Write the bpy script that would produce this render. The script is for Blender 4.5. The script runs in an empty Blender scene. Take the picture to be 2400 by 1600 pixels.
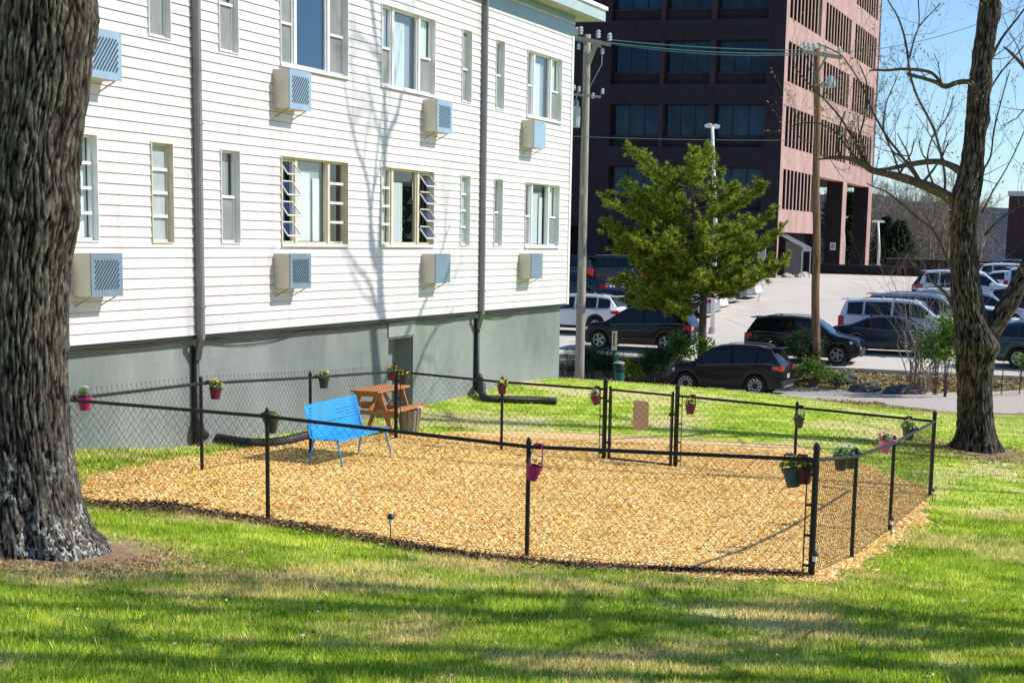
import bpy, bmesh, math, random
import numpy as np
from mathutils import Vector, Matrix, noise
random.seed(7); rng = np.random.default_rng(7)
PI = math.pi
sc = bpy.context.scene
COL = sc.collection

# ------------------------------------------------------------------ camera
FPX, CX, CY, PITCH, ROLL, CZ = 3929.5, 1399.2, 1216.9, 0.166585, 0.0252954, 3.4
cp, sp, cr, sr = math.cos(PITCH), math.sin(PITCH), math.cos(ROLL), math.sin(ROLL)
FWD = Vector((0, cp, -sp)); R0 = Vector((1, 0, 0)); U0 = Vector((0, sp, cp))
RT = cr*R0 + sr*U0; UP = -sr*R0 + cr*U0
cam_d = bpy.data.cameras.new('camera'); cam = bpy.data.objects.new('camera', cam_d); COL.objects.link(cam)
M = Matrix.Identity(4)
for i in range(3):
    M[i][0] = RT[i]; M[i][1] = UP[i]; M[i][2] = -FWD[i]
M[2][3] = CZ
cam.matrix_world = M
cam_d.sensor_width = 36; cam_d.lens = FPX/2400*36
cam_d.shift_x = (1200-CX)/2400; cam_d.shift_y = (CY-800)/2400
cam_d.clip_start = 0.1; cam_d.clip_end = 6000
sc.camera = cam

def ray(x, y):
    a = (x/.98-CX)/FPX; b = -(y/.98-CY)/FPX
    return FWD + a*RT + b*UP
def at(x, y, Y):                      # point seen at (x, y) standing Y metres ahead
    d = ray(x, y); t = Y/d.y
    return Vector((d.x*t, Y, CZ+d.z*t))

# ------------------------------------------------------------------ tags
def tag(o, label=None, cat=None, group=None, kind=None):
    if label: o['label'] = label
    if cat: o['category'] = cat
    if group: o['group'] = group
    if kind: o['kind'] = kind
    return o
def empty(name, loc=(0, 0, 0), rz=0, label=None, cat=None, group=None):
    o = bpy.data.objects.new(name, None); COL.objects.link(o)
    o.location = loc; o.rotation_euler = (0, 0, rz); o.empty_display_size = .2
    return tag(o, label, cat, group)
def kids(o): return [c for c in bpy.data.objects if c.parent == o]
def copy_tree(o, parent=None):
    c = o.copy(); COL.objects.link(c)
    if parent: c.parent = parent
    for ch in kids(o): copy_tree(ch, c)
    return c

# ------------------------------------------------------------------ mesh builder
class MB:
    def __init__(s): s.v = []; s.f = []
    def add(s, vs, fs):
        n = len(s.v); s.v += [tuple(p) for p in vs]; s.f += [tuple(i+n for i in f) for f in fs]; return s
    def box(s, x0, x1, y0, y1, z0, z1, M=None):
        vs = [Vector(p) for p in ((x0,y0,z0),(x1,y0,z0),(x1,y1,z0),(x0,y1,z0),(x0,y0,z1),(x1,y0,z1),(x1,y1,z1),(x0,y1,z1))]
        if M: vs = [M @ p for p in vs]
        return s.add(vs, ((0,3,2,1),(4,5,6,7),(0,1,5,4),(1,2,6,5),(2,3,7,6),(3,0,4,7)))
    def bar(s, a, b, w, h=None, up=(0, 0, 1)):
        a = Vector(a); b = Vector(b); h = h or w; d = (b-a).normalized(); up = Vector(up)
        if abs(d.dot(up)) > .98: up = Vector((1, 0, 0))
        r = d.cross(up).normalized()*w/2; u = r.cross(d).normalized()*h/2
        vs = [a-r-u, a+r-u, a+r+u, a-r+u, b-r-u, b+r-u, b+r+u, b-r+u]
        return s.add(vs, ((0,1,2,3),(7,6,5,4),(0,4,5,1),(1,5,6,2),(2,6,7,3),(3,7,4,0)))
    def quad(s, a, b, c, d): return s.add((a, b, c, d), ((0, 1, 2, 3),))
    def tube(s, pts, rad, n=8, caps=True, bend=None):
        pts = [Vector(p) for p in pts]
        if not hasattr(rad, '__len__'): rad = [rad]*len(pts)
        base = len(s.v); prev = None
        for i, p in enumerate(pts):
            if i == 0: t = pts[1]-p
            elif i == len(pts)-1: t = p-pts[i-1]
            else: t = pts[i+1]-pts[i-1]
            if t.length < 1e-9: t = Vector((0, 0, 1))
            t.normalize()
            if prev is None:
                a = Vector((0, 0, 1)) if abs(t.z) < .9 else Vector((1, 0, 0))
                r = t.cross(a).normalized()
            else:
                r = prev - t*prev.dot(t)
                r = r.normalized() if r.length > 1e-6 else t.orthogonal().normalized()
            prev = r; u = t.cross(r)
            for k in range(n):
                a = 2*PI*k/n
                s.v.append(tuple(p + (r*math.cos(a)+u*math.sin(a))*rad[i]))
        for i in range(len(pts)-1):
            for k in range(n):
                a = base+i*n+k; b = base+i*n+(k+1) % n
                s.f.append((a, b, b+n, a+n))
        if caps and n > 2:
            s.f.append(tuple(base+k for k in reversed(range(n))))
            s.f.append(tuple(base+(len(pts)-1)*n+k for k in range(n)))
        return s
    def lathe(s, prof, c=(0, 0, 0), n=20, axis='z', M=None, cap=True):
        base = len(s.v); c = Vector(c)
        for r, h in prof:
            for k in range(n):
                a = 2*PI*k/n
                p = Vector((r*math.cos(a), r*math.sin(a), h))
                if axis == 'y': p = Vector((p.x, p.z, p.y))
                if axis == 'x': p = Vector((p.z, p.x, p.y))
                p = p + c
                if M: p = M @ p
                s.v.append(tuple(p))
        for i in range(len(prof)-1):
            for k in range(n):
                a = base+i*n+k; b = base+i*n+(k+1) % n
                s.f.append((a, b, b+n, a+n))
        if cap:
            s.f.append(tuple(base+k for k in reversed(range(n))))
            s.f.append(tuple(base+(len(prof)-1)*n+k for k in range(n)))
        return s
    def prism(s, poly, h0, h1, axis='z', M=None):
        n = len(poly)
        def P(p, h):
            q = Vector((p[0], p[1], h)) if axis == 'z' else (Vector((p[0], h, p[1])) if axis == 'y' else Vector((h, p[0], p[1])))
            return M @ q if M else q
        vs = [P(p, h0) for p in poly]+[P(p, h1) for p in poly]
        fs = [tuple(reversed(range(n))), tuple(range(n, 2*n))]+[(i, (i+1) % n, (i+1) % n+n, i+n) for i in range(n)]
        return s.add(vs, fs)
    def build(s, name, mat, parent=None, smooth=False, bevel=0, fixn=True, loc=None):
        me = bpy.data.meshes.new(name)
        me.from_pydata(s.v, [], s.f)
        if fixn and len(s.f) < 60000:
            bm = bmesh.new(); bm.from_mesh(me); bmesh.ops.recalc_face_normals(bm, faces=bm.faces); bm.to_mesh(me); bm.free()
        for m in (mat if isinstance(mat, (list, tuple)) else [mat]): me.materials.append(m)
        if smooth:
            me.polygons.foreach_set('use_smooth', [True]*len(me.polygons))
        o = bpy.data.objects.new(name, me); COL.objects.link(o)
        if parent: o.parent = parent
        if loc is not None: o.location = loc
        if bevel:
            b = o.modifiers.new('bevel', 'BEVEL'); b.width = bevel; b.segments = 2; b.limit_method = 'ANGLE'
        return o
def fast_mesh(name, verts, nper, mat, parent=None):
    """verts (N*nper,3) array, faces are consecutive runs of nper vertices"""
    me = bpy.data.meshes.new(name); nv = len(verts); nf = nv//nper
    me.vertices.add(nv); me.vertices.foreach_set('co', np.ascontiguousarray(verts, dtype=np.float32).ravel())
    me.loops.add(nv); me.loops.foreach_set('vertex_index', np.arange(nv, dtype=np.int32))
    me.polygons.add(nf); me.polygons.foreach_set('loop_start', np.arange(0, nv, nper, dtype=np.int32))
    me.update(calc_edges=True); me.materials.append(mat)
    o = bpy.data.objects.new(name, me); COL.objects.link(o)
    if parent: o.parent = parent
    return o

# ------------------------------------------------------------------ materials
class NT:
    def __init__(s, name):
        s.m = bpy.data.materials.new(name); s.m.use_nodes = True; s.t = s.m.node_tree; s.t.nodes.clear()
        s.out = s.n('ShaderNodeOutputMaterial')
    def n(s, typ, **kw):
        nd = s.t.nodes.new(typ)
        for k, v in kw.items():
            if k.startswith('i_'):
                key = k[2:].replace('_', ' '); nd.inputs[key].default_value = v
            else: setattr(nd, k, v)
        return nd
    def l(s, a, b): s.t.links.new(a, b)
def c4(c): return (c[0], c[1], c[2], 1)
def ramp(nt, fac, stops, interp='LINEAR'):
    r = nt.n('ShaderNodeValToRGB'); r.color_ramp.interpolation = interp
    e = r.color_ramp.elements
    while len(e) < len(stops): e.new(.5)
    for el, (p, c) in zip(e, stops): el.position = p; el.color = c4(c)
    nt.l(fac, r.inputs[0]); return r.outputs[0]
def noise_n(nt, vec, scale, detail=4, rough=.6, dist=0, out=0):
    n = nt.n('ShaderNodeTexNoise'); n.inputs['Scale'].default_value = scale; n.inputs['Detail'].default_value = detail
    n.inputs['Roughness'].default_value = rough; n.inputs['Distortion'].default_value = dist
    nt.l(vec, n.inputs['Vector']); return n.outputs[out]
def mapping(nt, vec, scale=(1, 1, 1), rot=(0, 0, 0)):
    m = nt.n('ShaderNodeMapping'); m.inputs['Scale'].default_value = scale; m.inputs['Rotation'].default_value = rot
    nt.l(vec, m.inputs['Vector']); return m.outputs[0]
def mixc(nt, fac, a, b, mode='MIX'):
    m = nt.n('ShaderNodeMix', data_type='RGBA', blend_type=mode)
    if isinstance(fac, (int, float)): m.inputs[0].default_value = fac
    else: nt.l(fac, m.inputs[0])
    for k, v in ((6, a), (7, b)):
        if isinstance(v, (tuple, list)): m.inputs[k].default_value = c4(v)
        else: nt.l(v, m.inputs[k])
    return m.outputs[2]
def bsdf(nt, col, rough=.8, metal=0, spec=.5, bump=None, bstr=.3, bdist=.01, coat=0, **kw):
    b = nt.n('ShaderNodeBsdfPrincipled')
    if isinstance(col, (tuple, list)): b.inputs['Base Color'].default_value = c4(col)
    else: nt.l(col, b.inputs['Base Color'])
    if isinstance(rough, (int, float)): b.inputs['Roughness'].default_value = rough
    else: nt.l(rough, b.inputs['Roughness'])
    b.inputs['Metallic'].default_value = metal; b.inputs['Specular IOR Level'].default_value = spec
    b.inputs['Coat Weight'].default_value = coat
    for k, v in kw.items(): b.inputs[k].default_value = v
    if bump is not None:
        bn = nt.n('ShaderNodeBump'); bn.inputs['Strength'].default_value = bstr; bn.inputs['Distance'].default_value = bdist
        nt.l(bump, bn.inputs['Height']); nt.l(bn.outputs[0], b.inputs['Normal'])
    nt.l(b.outputs[0], nt.out.inputs[0]); return b
def objco(nt): return nt.n('ShaderNodeTexCoord').outputs['Object']
def geopos(nt): return nt.n('ShaderNodeNewGeometry').outputs['Position']
def mottled(name, a, b, scale=6, rough=.8, bstr=.25, bdist=.01, spec=.4, metal=0, coat=0, stretch=(1, 1, 1), detail=5, bscale=None):
    nt = NT(name); v = mapping(nt, objco(nt), stretch)
    f = noise_n(nt, v, scale, detail, .65)
    bf = noise_n(nt, v, bscale or scale*5, 4, .6)
    bsdf(nt, ramp(nt, f, [(.3, a), (.72, b)]), rough, metal, spec, bf, bstr, bdist, coat)
    return nt.m
def island(name, stops, rough=.7, spec=.3, trans=0, pos=None):
    nt = NT(name); g = nt.n('ShaderNodeNewGeometry')
    c = ramp(nt, g.outputs['Random Per Island'], stops)
    b = bsdf(nt, c, rough, 0, spec)
    if trans:
        tr = nt.n('ShaderNodeBsdfTranslucent'); nt.l(c, tr.inputs[0])
        mx = nt.n('ShaderNodeMixShader'); mx.inputs[0].default_value = trans
        nt.l(b.outputs[0], mx.inputs[1]); nt.l(tr.outputs[0], mx.inputs[2]); nt.l(mx.outputs[0], nt.out.inputs[0])
    return nt.m
def glassy(name, tint=(.9, .95, 1), ior=1.5, body=None, refl=1.0):
    """thin pane: clear by transmission, mirror by fresnel"""
    nt = NT(name); lw = nt.n('ShaderNodeLayerWeight'); lw.inputs[0].default_value = .5
    pw = nt.n('ShaderNodeMath', operation='POWER'); nt.l(lw.outputs['Facing'], pw.inputs[0]); pw.inputs[1].default_value = 5
    f0 = ((ior-1)/(ior+1))**2; fr = nt.n('ShaderNodeMath', operation='MULTIPLY_ADD'); nt.l(pw.outputs[0], fr.inputs[0]); fr.inputs[1].default_value = 1-f0; fr.inputs[2].default_value = f0
    gl = nt.n('ShaderNodeBsdfGlossy'); gl.inputs['Roughness'].default_value = .02; gl.inputs[0].default_value = c4(refl) if isinstance(refl, tuple) else (refl, refl, refl, 1)
    if body is None:
        tr = nt.n('ShaderNodeBsdfTransparent'); tr.inputs[0].default_value = c4(tint)
    else:
        tr = nt.n('ShaderNodeBsdfDiffuse'); tr.inputs[0].default_value = c4(body)
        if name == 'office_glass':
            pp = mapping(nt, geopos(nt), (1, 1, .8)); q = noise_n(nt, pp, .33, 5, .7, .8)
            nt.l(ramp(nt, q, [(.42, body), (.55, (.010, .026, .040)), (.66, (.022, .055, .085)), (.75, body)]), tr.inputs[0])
    mx = nt.n('ShaderNodeMixShader'); nt.l(fr.outputs[0], mx.inputs[0]); nt.l(tr.outputs[0], mx.inputs[1]); nt.l(gl.outputs[0], mx.inputs[2])
    nt.l(mx.outputs[0], nt.out.inputs[0]); return nt.m

MT = {}
def brick_mat(name, c1, c2, mortar):
    nt = NT(name); co = nt.n('ShaderNodeTexCoord').outputs['Object']; g = nt.n('ShaderNodeNewGeometry')
    # brick courses on vertical walls: use x+y as run, z as height
    sx = nt.n('ShaderNodeSeparateXYZ'); nt.l(co, sx.inputs[0])
    ad = nt.n('ShaderNodeMath', operation='ADD'); nt.l(sx.outputs[0], ad.inputs[0]); nt.l(sx.outputs[1], ad.inputs[1])
    cb = nt.n('ShaderNodeCombineXYZ'); nt.l(ad.outputs[0], cb.inputs[0]); nt.l(sx.outputs[2], cb.inputs[1])
    b = nt.n('ShaderNodeTexBrick'); nt.l(cb.outputs[0], b.inputs['Vector'])
    b.inputs['Scale'].default_value = 1; b.inputs['Brick Width'].default_value = .3; b.inputs['Row Height'].default_value = .1
    b.inputs['Mortar Size'].default_value = .008
    b.inputs['Color1'].default_value = c4(c1); b.inputs['Color2'].default_value = c4(c2); b.inputs['Mortar'].default_value = c4(mortar)
    f = noise_n(nt, co, .7, 5, .7)
    dk = ramp(nt, f, [(.3, (.72, .7, .7)), (.7, (1.1, 1.1, 1.1))])
    bsdf(nt, mixc(nt, 1, b.outputs[0], dk, 'MULTIPLY'), .85, 0, .2, b.outputs[1], .2, .01)
    return nt.m
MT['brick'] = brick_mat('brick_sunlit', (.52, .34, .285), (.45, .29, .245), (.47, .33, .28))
MT['brick_dark_shaded'] = brick_mat('brick_dark_shaded', (.034, .024, .030), (.024, .020, .027), (.022, .019, .026))  # tower brick with the front's shade in its colour; also dark low walls
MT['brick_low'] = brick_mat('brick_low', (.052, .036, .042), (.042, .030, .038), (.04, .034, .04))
MT['black_paint'] = mottled('black_paint', (.008, .008, .009), (.018, .017, .018), 20, .5, .1, .002, .35)
MT['wire'] = mottled('black_wire', (.006, .006, .007), (.014, .014, .015), 20, .75, 0, .001, .15)
MT['rubber'] = mottled('rubber', (.012, .012, .012), (.025, .025, .025), 30, .8, .2, .003, .2)
MT['black_plastic'] = mottled('black_plastic', (.012, .012, .013), (.025, .025, .027), 20, .5, .1, .002, .5)
MT['white_metal'] = mottled('white_metal', (.72, .72, .70), (.82, .82, .80), 5, .4, .05, .002, .5)
MT['cream_trim'] = mottled('cream_trim', (.62, .56, .42), (.72, .66, .52), 8, .6, .1, .002, .3)
MT['dark_room'] = mottled('dark_room', (.03, .03, .03), (.08, .075, .07), 1.5, .9, 0, .01, .1)
MT['curtain'] = mottled('curtain', (.74, .76, .76), (.88, .89, .88), 3, .9, .2, .01, .1, stretch=(8, 8, .4))
MT['curtain_grey'] = mottled('curtain_grey', (.30, .31, .285), (.40, .41, .385), 3, .9, .2, .01, .1, stretch=(8, 8, .4))
MT['screen'] = mottled('screen', (.20, .21, .21), (.30, .31, .31), 2.2, .6, .1, .002, .3)
MT['frosted'] = mottled('frosted', (.30, .36, .36), (.46, .52, .52), 2.5, .25, .1, .002, .5)
MT['glass'] = glassy('window_glass', (.88, .93, .95), 1.9)
MT['glass_dark'] = glassy('office_glass', body=(.003, .006, .012), ior=1.7, refl=(.2, .27, .4))
MT['glass_car'] = glassy('car_glass', body=(.006, .007, .009), ior=1.6, refl=.9)
MT['wood_pole'] = mottled('wood_pole', (.22, .19, .16), (.52, .46, .39), 3, .9, .6, .01, .1, stretch=(6, 6, .35))
MT['wood_pole_brown'] = mottled('wood_pole_brown', (.08, .045, .03), (.42, .25, .15), 3, .9, .6, .01, .1, stretch=(6, 6, .35))
MT['galv'] = mottled('galvanised', (.34, .36, .36), (.55, .57, .56), 9, .4, .1, .002, .5, metal=.4)
MT['porcelain'] = mottled('porcelain', (.45, .47, .47), (.62, .64, .64), 6, .25, .05, .002, .6)
MT['leaf_green'] = island('leaf_green', [(0, (.05, .12, .02)), (.5, (.12, .24, .03)), (1, (.26, .38, .06))], .55, .3, .35)
MT['leaf_pot'] = island('leaf_pot', [(0, (.03, .09, .015)), (.6, (.10, .22, .03)), (1, (.25, .38, .06))], .5, .35, .3)
MT['needles'] = island('needles', [(0, (.02, .05, .01)), (.3, (.09, .16, .018)), (.6, (.32, .42, .03)), (.85, (.70, .74, .08)), (1, (.9, .88, .16))], .55, .3, .42)  # yellow end stands for sunlit needles, put into the colour at random
MT['needles_dark'] = island('needles_dark', [(0, (.015, .035, .015)), (.6, (.04, .085, .03)), (1, (.10, .15, .045))], .6, .3, .2)
MT['dead_leaf'] = island('dead_leaf', [(0, (.16, .07, .03)), (.4, (.36, .20, .09)), (.75, (.55, .36, .18)), (1, (.72, .56, .34))], .7, .2, .15)
def chips_mat():
    nt = NT('wood_chips'); g = nt.n('ShaderNodeNewGeometry'); p = g.outputs['Position']
    c = ramp(nt, g.outputs['Random Per Island'], [(0, (.30, .13, .06)), (.09, (.80, .37, .10)), (.40, (1.0, .625, .17)), (.74, (1.0, .77, .28)), (1, (1.0, .92, .60))])
    w = ramp(nt, noise_n(nt, p, .75, 5, .65), [(.30, (.80, .75, .70)), (.42, (1, 1, 1)), (.60, (1.05, 1.08, 1.12)), (.75, (1.05, 1.0, .92))])
    w2 = ramp(nt, noise_n(nt, p, 3.1, 4, .7), [(.28, (.78, .72, .66)), (.38, (1.05, 1.05, 1.05))])
    bsdf(nt, mixc(nt, 1, mixc(nt, 1, c, w, 'MULTIPLY'), w2, 'MULTIPLY'), .75, 0, .15); return nt.m
MT['chips'] = chips_mat()
MT['twig'] = island('twig', [(0, (.07, .05, .04)), (.6, (.16, .12, .10)), (1, (.30, .23, .17))], .85, .15)
MT['twig_grey'] = island('twig_grey', [(0, (.15, .12, .10)), (.6, (.27, .23, .19)), (1, (.44, .37, .29))], .9, .1)
MT['bud'] = island('bud', [(0, (.20, .10, .07)), (.5, (.40, .38, .12)), (1, (.50, .52, .18))], .7, .2, .3)
for nm, c in dict(yellow=((.85, .58, .01), (1, .80, .05)), white=((.75, .78, .65), (.95, .95, .9)), pink=((.55, .08, .25), (.8, .25, .45)), purple=((.2, .1, .4), (.45, .35, .7))).items():
    MT['fl_'+nm] = island('petal_'+nm, [(0, c[0]), (1, c[1])], .6, .3, .3)
# ------------------------------------------------------------------ terrain
A_W = math.radians(18.49); A_T = math.radians(18.17)
nW = Vector((math.cos(A_W), -math.sin(A_W), 0)); uW = Vector((math.sin(A_W), math.cos(A_W), 0))
bT = Vector((math.cos(A_T), -math.sin(A_T), 0)); uT = Vector((math.sin(A_T), math.cos(A_T), 0))
CTRL = np.array([(0,0,1.6),(-6,6,1.25),(6,6,1.0),(0,11,.5),(-5,11,.62),(5,12,.2),(-5,15.5,.36),(2.12,16.2,.15),(4.2,16,0),(9,14,0),
 (-6,19.1,.24),(-3.7,18.1,.22),(-.75,17.2,.08),(-5.3,23,.15),(-4.5,25.8,.02),(-3.5,28.7,-.12),(-1.6,28.1,-.2),(.1,27.3,-.22),(1.25,26.9,-.26),(3.4,26.2,-.35),
 (5.15,25.7,-.43),(3.2,19.7,-.2),(4.15,22.7,-.32),(-6.9,22,.36),(-6.2,25.2,.1),(-2.75,35.4,0),(-.96,40.6,0),(7.4,32.5,-.48),(12,30,-.75),(15,20,-.5),
 (2,34,-.15),(3,39,-.14),(-.5,44,-.38),(1,45,-.50),(3.1,44,-.49),(4.7,44,-.57),(3.1,47,-.9),(6.5,43,-.7),(10.5,50,-1.5),(8.5,52.4,-1.52),(12.7,50.7,-1.5),(10,44,-1.0),
 (3,51,-1.45),(5,53,-1.66),(.4,54.6,-1.35),(-.8,52,-1.1),(2,57,-1.70),(5.7,57,-1.70),(8,57,-1.64),(12,55,-1.52),(18,52,-1.5),
 (-20,20,.6),(-20,40,.2),(25,20,-.8),(25,35,-1.1),(-20,0,2),(20,0,.8),(-15,56,-1.2),(32,50,-1.5),(-4,50,-.9)])
def _tps():
    P = CTRL[:, :2]; n = len(P)
    d = np.hypot(P[:, None, 0]-P[None, :, 0], P[:, None, 1]-P[None, :, 1])
    K = np.where(d > 0, d*d*np.log(d+1e-12), 0)+np.eye(n)*.02
    Q = np.c_[np.ones(n), P]; A = np.zeros((n+3, n+3)); A[:n, :n] = K; A[:n, n:] = Q; A[n:, :n] = Q.T
    return np.linalg.solve(A, np.r_[CTRL[:, 2], 0, 0, 0])
_W = _tps()
def _tp(x, y):
    P = CTRL[:, :2]; r = np.full(x.shape, _W[-3]+0.)+_W[-2]*x+_W[-1]*y
    for i in range(len(P)):
        d2 = (x-P[i, 0])**2+(y-P[i, 1])**2+1e-12
        r = r+_W[i]*.5*d2*np.log(d2)
    return r
def lotz(x, y):
    u = x*uT.x+y*uT.y
    return -1.05+.053*np.clip(u-60, 0, 43.3)
def smooth(t): t = np.clip(t, 0, 1); return t*t*(3-2*t)
LOT_U = 60.0
def hgt(x, y):
    x = np.asarray(x, float); y = np.asarray(y, float)
    u = x*uT.x+y*uT.y
    xc = np.clip(x, -22, 34); yc = np.clip(y, -3, 62)
    a = _tp(xc, yc)
    far = lotz(x, y)-.06
    w = smooth((u-57.4)/2.3)
    b = a*(1-w)+far*w
    # beyond the lot everything falls gently away to the valley
    b = b-.02*np.clip(u-200, 0, 200)
    return b
def hz(x, y): return float(hgt(np.array([x]), np.array([y]))[0])
def onground(px, py, z=None, y0=5, y1=200):
    d = ray(px, py); lo, hi = y0, y1
    f = lambda Y: (CZ+d.z*Y/d.y)-(hz(d.x*Y/d.y, Y))
    Y = y0
    while Y < y1 and f(Y) > 0: Y += .5
    lo, hi = Y-.5, Y
    for _ in range(20):
        m = (lo+hi)/2
        if f(m) > 0: lo = m
        else: hi = m
    return Vector((d.x*lo/d.y, lo, hz(d.x*lo/d.y, lo)))

def axis(vals):
    out = []
    for a, b, st in vals: out += list(np.arange(a, b, st))
    return np.array(out+[vals[-1][1]])
def grid_obj(name, xs, ys, zf, mat, mask=None, smoothf=True):
    X, Y = np.meshgrid(xs, ys); Z = zf(X.ravel(), Y.ravel()); nx, ny = len(xs), len(ys)
    V = np.c_[X.ravel(), Y.ravel(), Z]
    i, j = np.meshgrid(np.arange(nx-1), np.arange(ny-1)); i = i.ravel(); j = j.ravel()
    if mask is not None:
        xc = (xs[i]+xs[i+1])/2; yc = (ys[j]+ys[j+1])/2; k = mask(xc, yc); i = i[k]; j = j[k]
    F = np.c_[j*nx+i, j*nx+i+1, (j+1)*nx+i+1, (j+1)*nx+i]
    used = np.unique(F); rem = np.full(len(V), -1); rem[used] = np.arange(len(used))
    me = bpy.data.meshes.new(name); me.vertices.add(len(used)); me.vertices.foreach_set('co', V[used].astype(np.float32).ravel())
    L = rem[F].ravel().astype(np.int32); me.loops.add(len(L)); me.loops.foreach_set('vertex_index', L)
    me.polygons.add(len(F)); me.polygons.foreach_set('loop_start', np.arange(0, len(L), 4, dtype=np.int32))
    me.polygons.foreach_set('use_smooth', np.ones(len(F), bool)); me.update(calc_edges=True); me.materials.append(mat)
    o = bpy.data.objects.new(name, me); COL.objects.link(o); return o
def inpoly(x, y, poly):
    x = np.asarray(x); y = np.asarray(y); r = np.zeros(x.shape, bool); n = len(poly)
    for i in range(n):
        x1, y1 = poly[i]; x2, y2 = poly[(i+1) % n]
        c = ((y1 > y) != (y2 > y)) & (x < (x2-x1)*(y-y1)/((y2-y1) if y2 != y1 else 1e-9)+x1)
        r ^= c
    return r
def vnoise(x, y, s=1.0, seed=0):
    r = 0
    q = np.random.default_rng(seed)
    for k in range(7):
        a, b, p = q.uniform(-1, 1, 3); f = s*(1.0+.8*k)
        r = r+np.sin(f*(a*x+b*y)*2.2+p*7+1.3*np.sin(f*(b*x-a*y)+p*3))/(1+.45*k)
    return r/2.6

# pen corners
F0 = Vector((-6.13, 19.14, 0)); F3 = Vector((2.12, 16.2, 0)); F6 = Vector((5.15, 25.7, 0)); F9 = Vector((-3.5, 28.7, 0))
# wood-chip patch outline: drawn from the photo, each point laid on the ground
CHIP_PX = [(172,1118),(245,1085),(330,1075),(420,1058),(520,1040),(620,1018),(780,1005),(960,998),(1150,990),(1300,992),(1480,995),(1640,1003),(1760,1015),(1850,1030),(1990,1070),(2100,1115),(2135,1150),(2120,1195),(2040,1262),(1960,1310),(1890,1345),(1780,1338),(1600,1330),(1500,1322),(1400,1312),(1280,1303),(1150,1290),(1050,1276),(960,1262),(880,1246),(800,1232),(700,1215),(600,1200),(500,1187),(400,1175),(300,1168),(220,1160),(175,1150)]
_t = [onground(*p) for p in CHIP_PX]
CHIP = [(p.x, p.y) for p in _t]
DRIVE = [(-30, 58.5), (-12, 55.5), (-2, 54.6), (1, 53.2), (3.2, 52.0), (5.2, 52.4), (6.9, 54.2), (8.5, 52.6), (10.4, 50.2), (11.8, 50.0), (13.5, 50.2), (20, 49.0), (60, 40), (60, 46), (24, 54.6), (14.3, 57.0), (11.9, 57.2), (9.3, 57.6), (7.2, 58.6), (5, 59.0), (2, 59.3), (-2, 59.6), (-12, 61), (-30, 64)]
LEAFZ = [(-1.1, 49.5), (.6, 53.2), (1.8, 53.4), (2.2, 60), (-6, 61), (-8, 55)]

def lawn_color(nt):
    pos = geopos(nt)
    big = noise_n(nt, pos, .42, 3, .55, .4); mid = noise_n(nt, mapping(nt, pos, (1, 1.6, 1)), 1.7, 5, .65); fine = noise_n(nt, pos, 28, 3, .7)
    g = ramp(nt, mid, [(.28, (.17, .27, .022)), (.47, (.37, .52, .045)), (.68, (.70, .78, .13))])
    s = ramp(nt, fine, [(.25, (.36, .29, .11)), (.5, (.72, .64, .27)), (.75, (.98, .88, .52))])
    mk = nt.n('ShaderNodeMath', operation='MULTIPLY_ADD'); nt.l(mid, mk.inputs[0]); mk.inputs[1].default_value = .55; nt.l(big, mk.inputs[2])
    f = ramp(nt, mk.outputs[0], [(.755, (0, 0, 0)), (.91, (1, 1, 1))])
    return pos, mixc(nt, f, g, s), fine
def lawn_mat():
    nt = NT('lawn'); pos, c, fine = lawn_color(nt)
    # bare litter round the two trunks
    for (x, y, z, r) in ((-5.0, 15.35, .4, 1.45), (7.4, 32.3, -.5, 1.5)):
        d = nt.n('ShaderNodeVectorMath', operation='DISTANCE'); nt.l(pos, d.inputs[0]); d.inputs[1].default_value = (x, y, z)
        nn = noise_n(nt, pos, 1.2, 4, .6)
        a = nt.n('ShaderNodeMath', operation='MULTIPLY_ADD'); nt.l(nn, a.inputs[0]); a.inputs[1].default_value = -1.4; nt.l(d.outputs['Value'], a.inputs[2])
        k = ramp(nt, a.outputs[0], [(0, (1, 1, 1)), (.999, (0, 0, 0))])
        mp = nt.n('ShaderNodeMapRange'); nt.l(a.outputs[0], mp.inputs[0]); mp.inputs[1].default_value = r*.45-.7; mp.inputs[2].default_value = r-.6; mp.inputs[3].default_value = 1; mp.inputs[4].default_value = 0
        dirt = ramp(nt, noise_n(nt, pos, 18, 4, .7), [(.3, (.16, .09, .05)), (.7, (.48, .33, .20))])
        c = mixc(nt, mp.outputs[0], c, dirt)
    # rough dry verge beyond the drive
    sx = nt.n('ShaderNodeSeparateXYZ'); nt.l(pos, sx.inputs[0])
    mp = nt.n('ShaderNodeMapRange'); nt.l(sx.outputs[1], mp.inputs[0]); mp.inputs[1].default_value = 44; mp.inputs[2].default_value = 55
    verge = ramp(nt, noise_n(nt, pos, 5, 5, .7), [(.3, (.10, .10, .03)), (.55, (.34, .29, .13)), (.75, (.52, .42, .24))])
    c = mixc(nt, mp.outputs[0], c, verge)
    bsdf(nt, c, .9, 0, .1, fine, .8, .03)
    return nt.m
MT['lawn'] = lawn_mat()
def blade_mat():
    nt = NT('grass_blades'); pos, c, fine = lawn_color(nt); g = nt.n('ShaderNodeNewGeometry')
    v = ramp(nt, g.outputs['Random Per Island'], [(0, (.30, .36, .28)), (.3, (.75, .8, .7)), (.6, (1.15, 1.12, 1.05)), (.88, (1.7, 1.5, 1.35)), (1, (2.6, 2.0, 2.4))])
    cc = mixc(nt, 1, c, v, 'MULTIPLY')
    b = bsdf(nt, cc, .55, 0, .3)
    tr = nt.n('ShaderNodeBsdfTranslucent'); nt.l(cc, tr.inputs[0]); mx = nt.n('ShaderNodeMixShader'); mx.inputs[0].default_value = .35
    nt.l(b.outputs[0], mx.inputs[1]); nt.l(tr.outputs[0], mx.inputs[2]); nt.l(mx.outputs[0], nt.out.inputs[0])
    return nt.m
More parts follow.
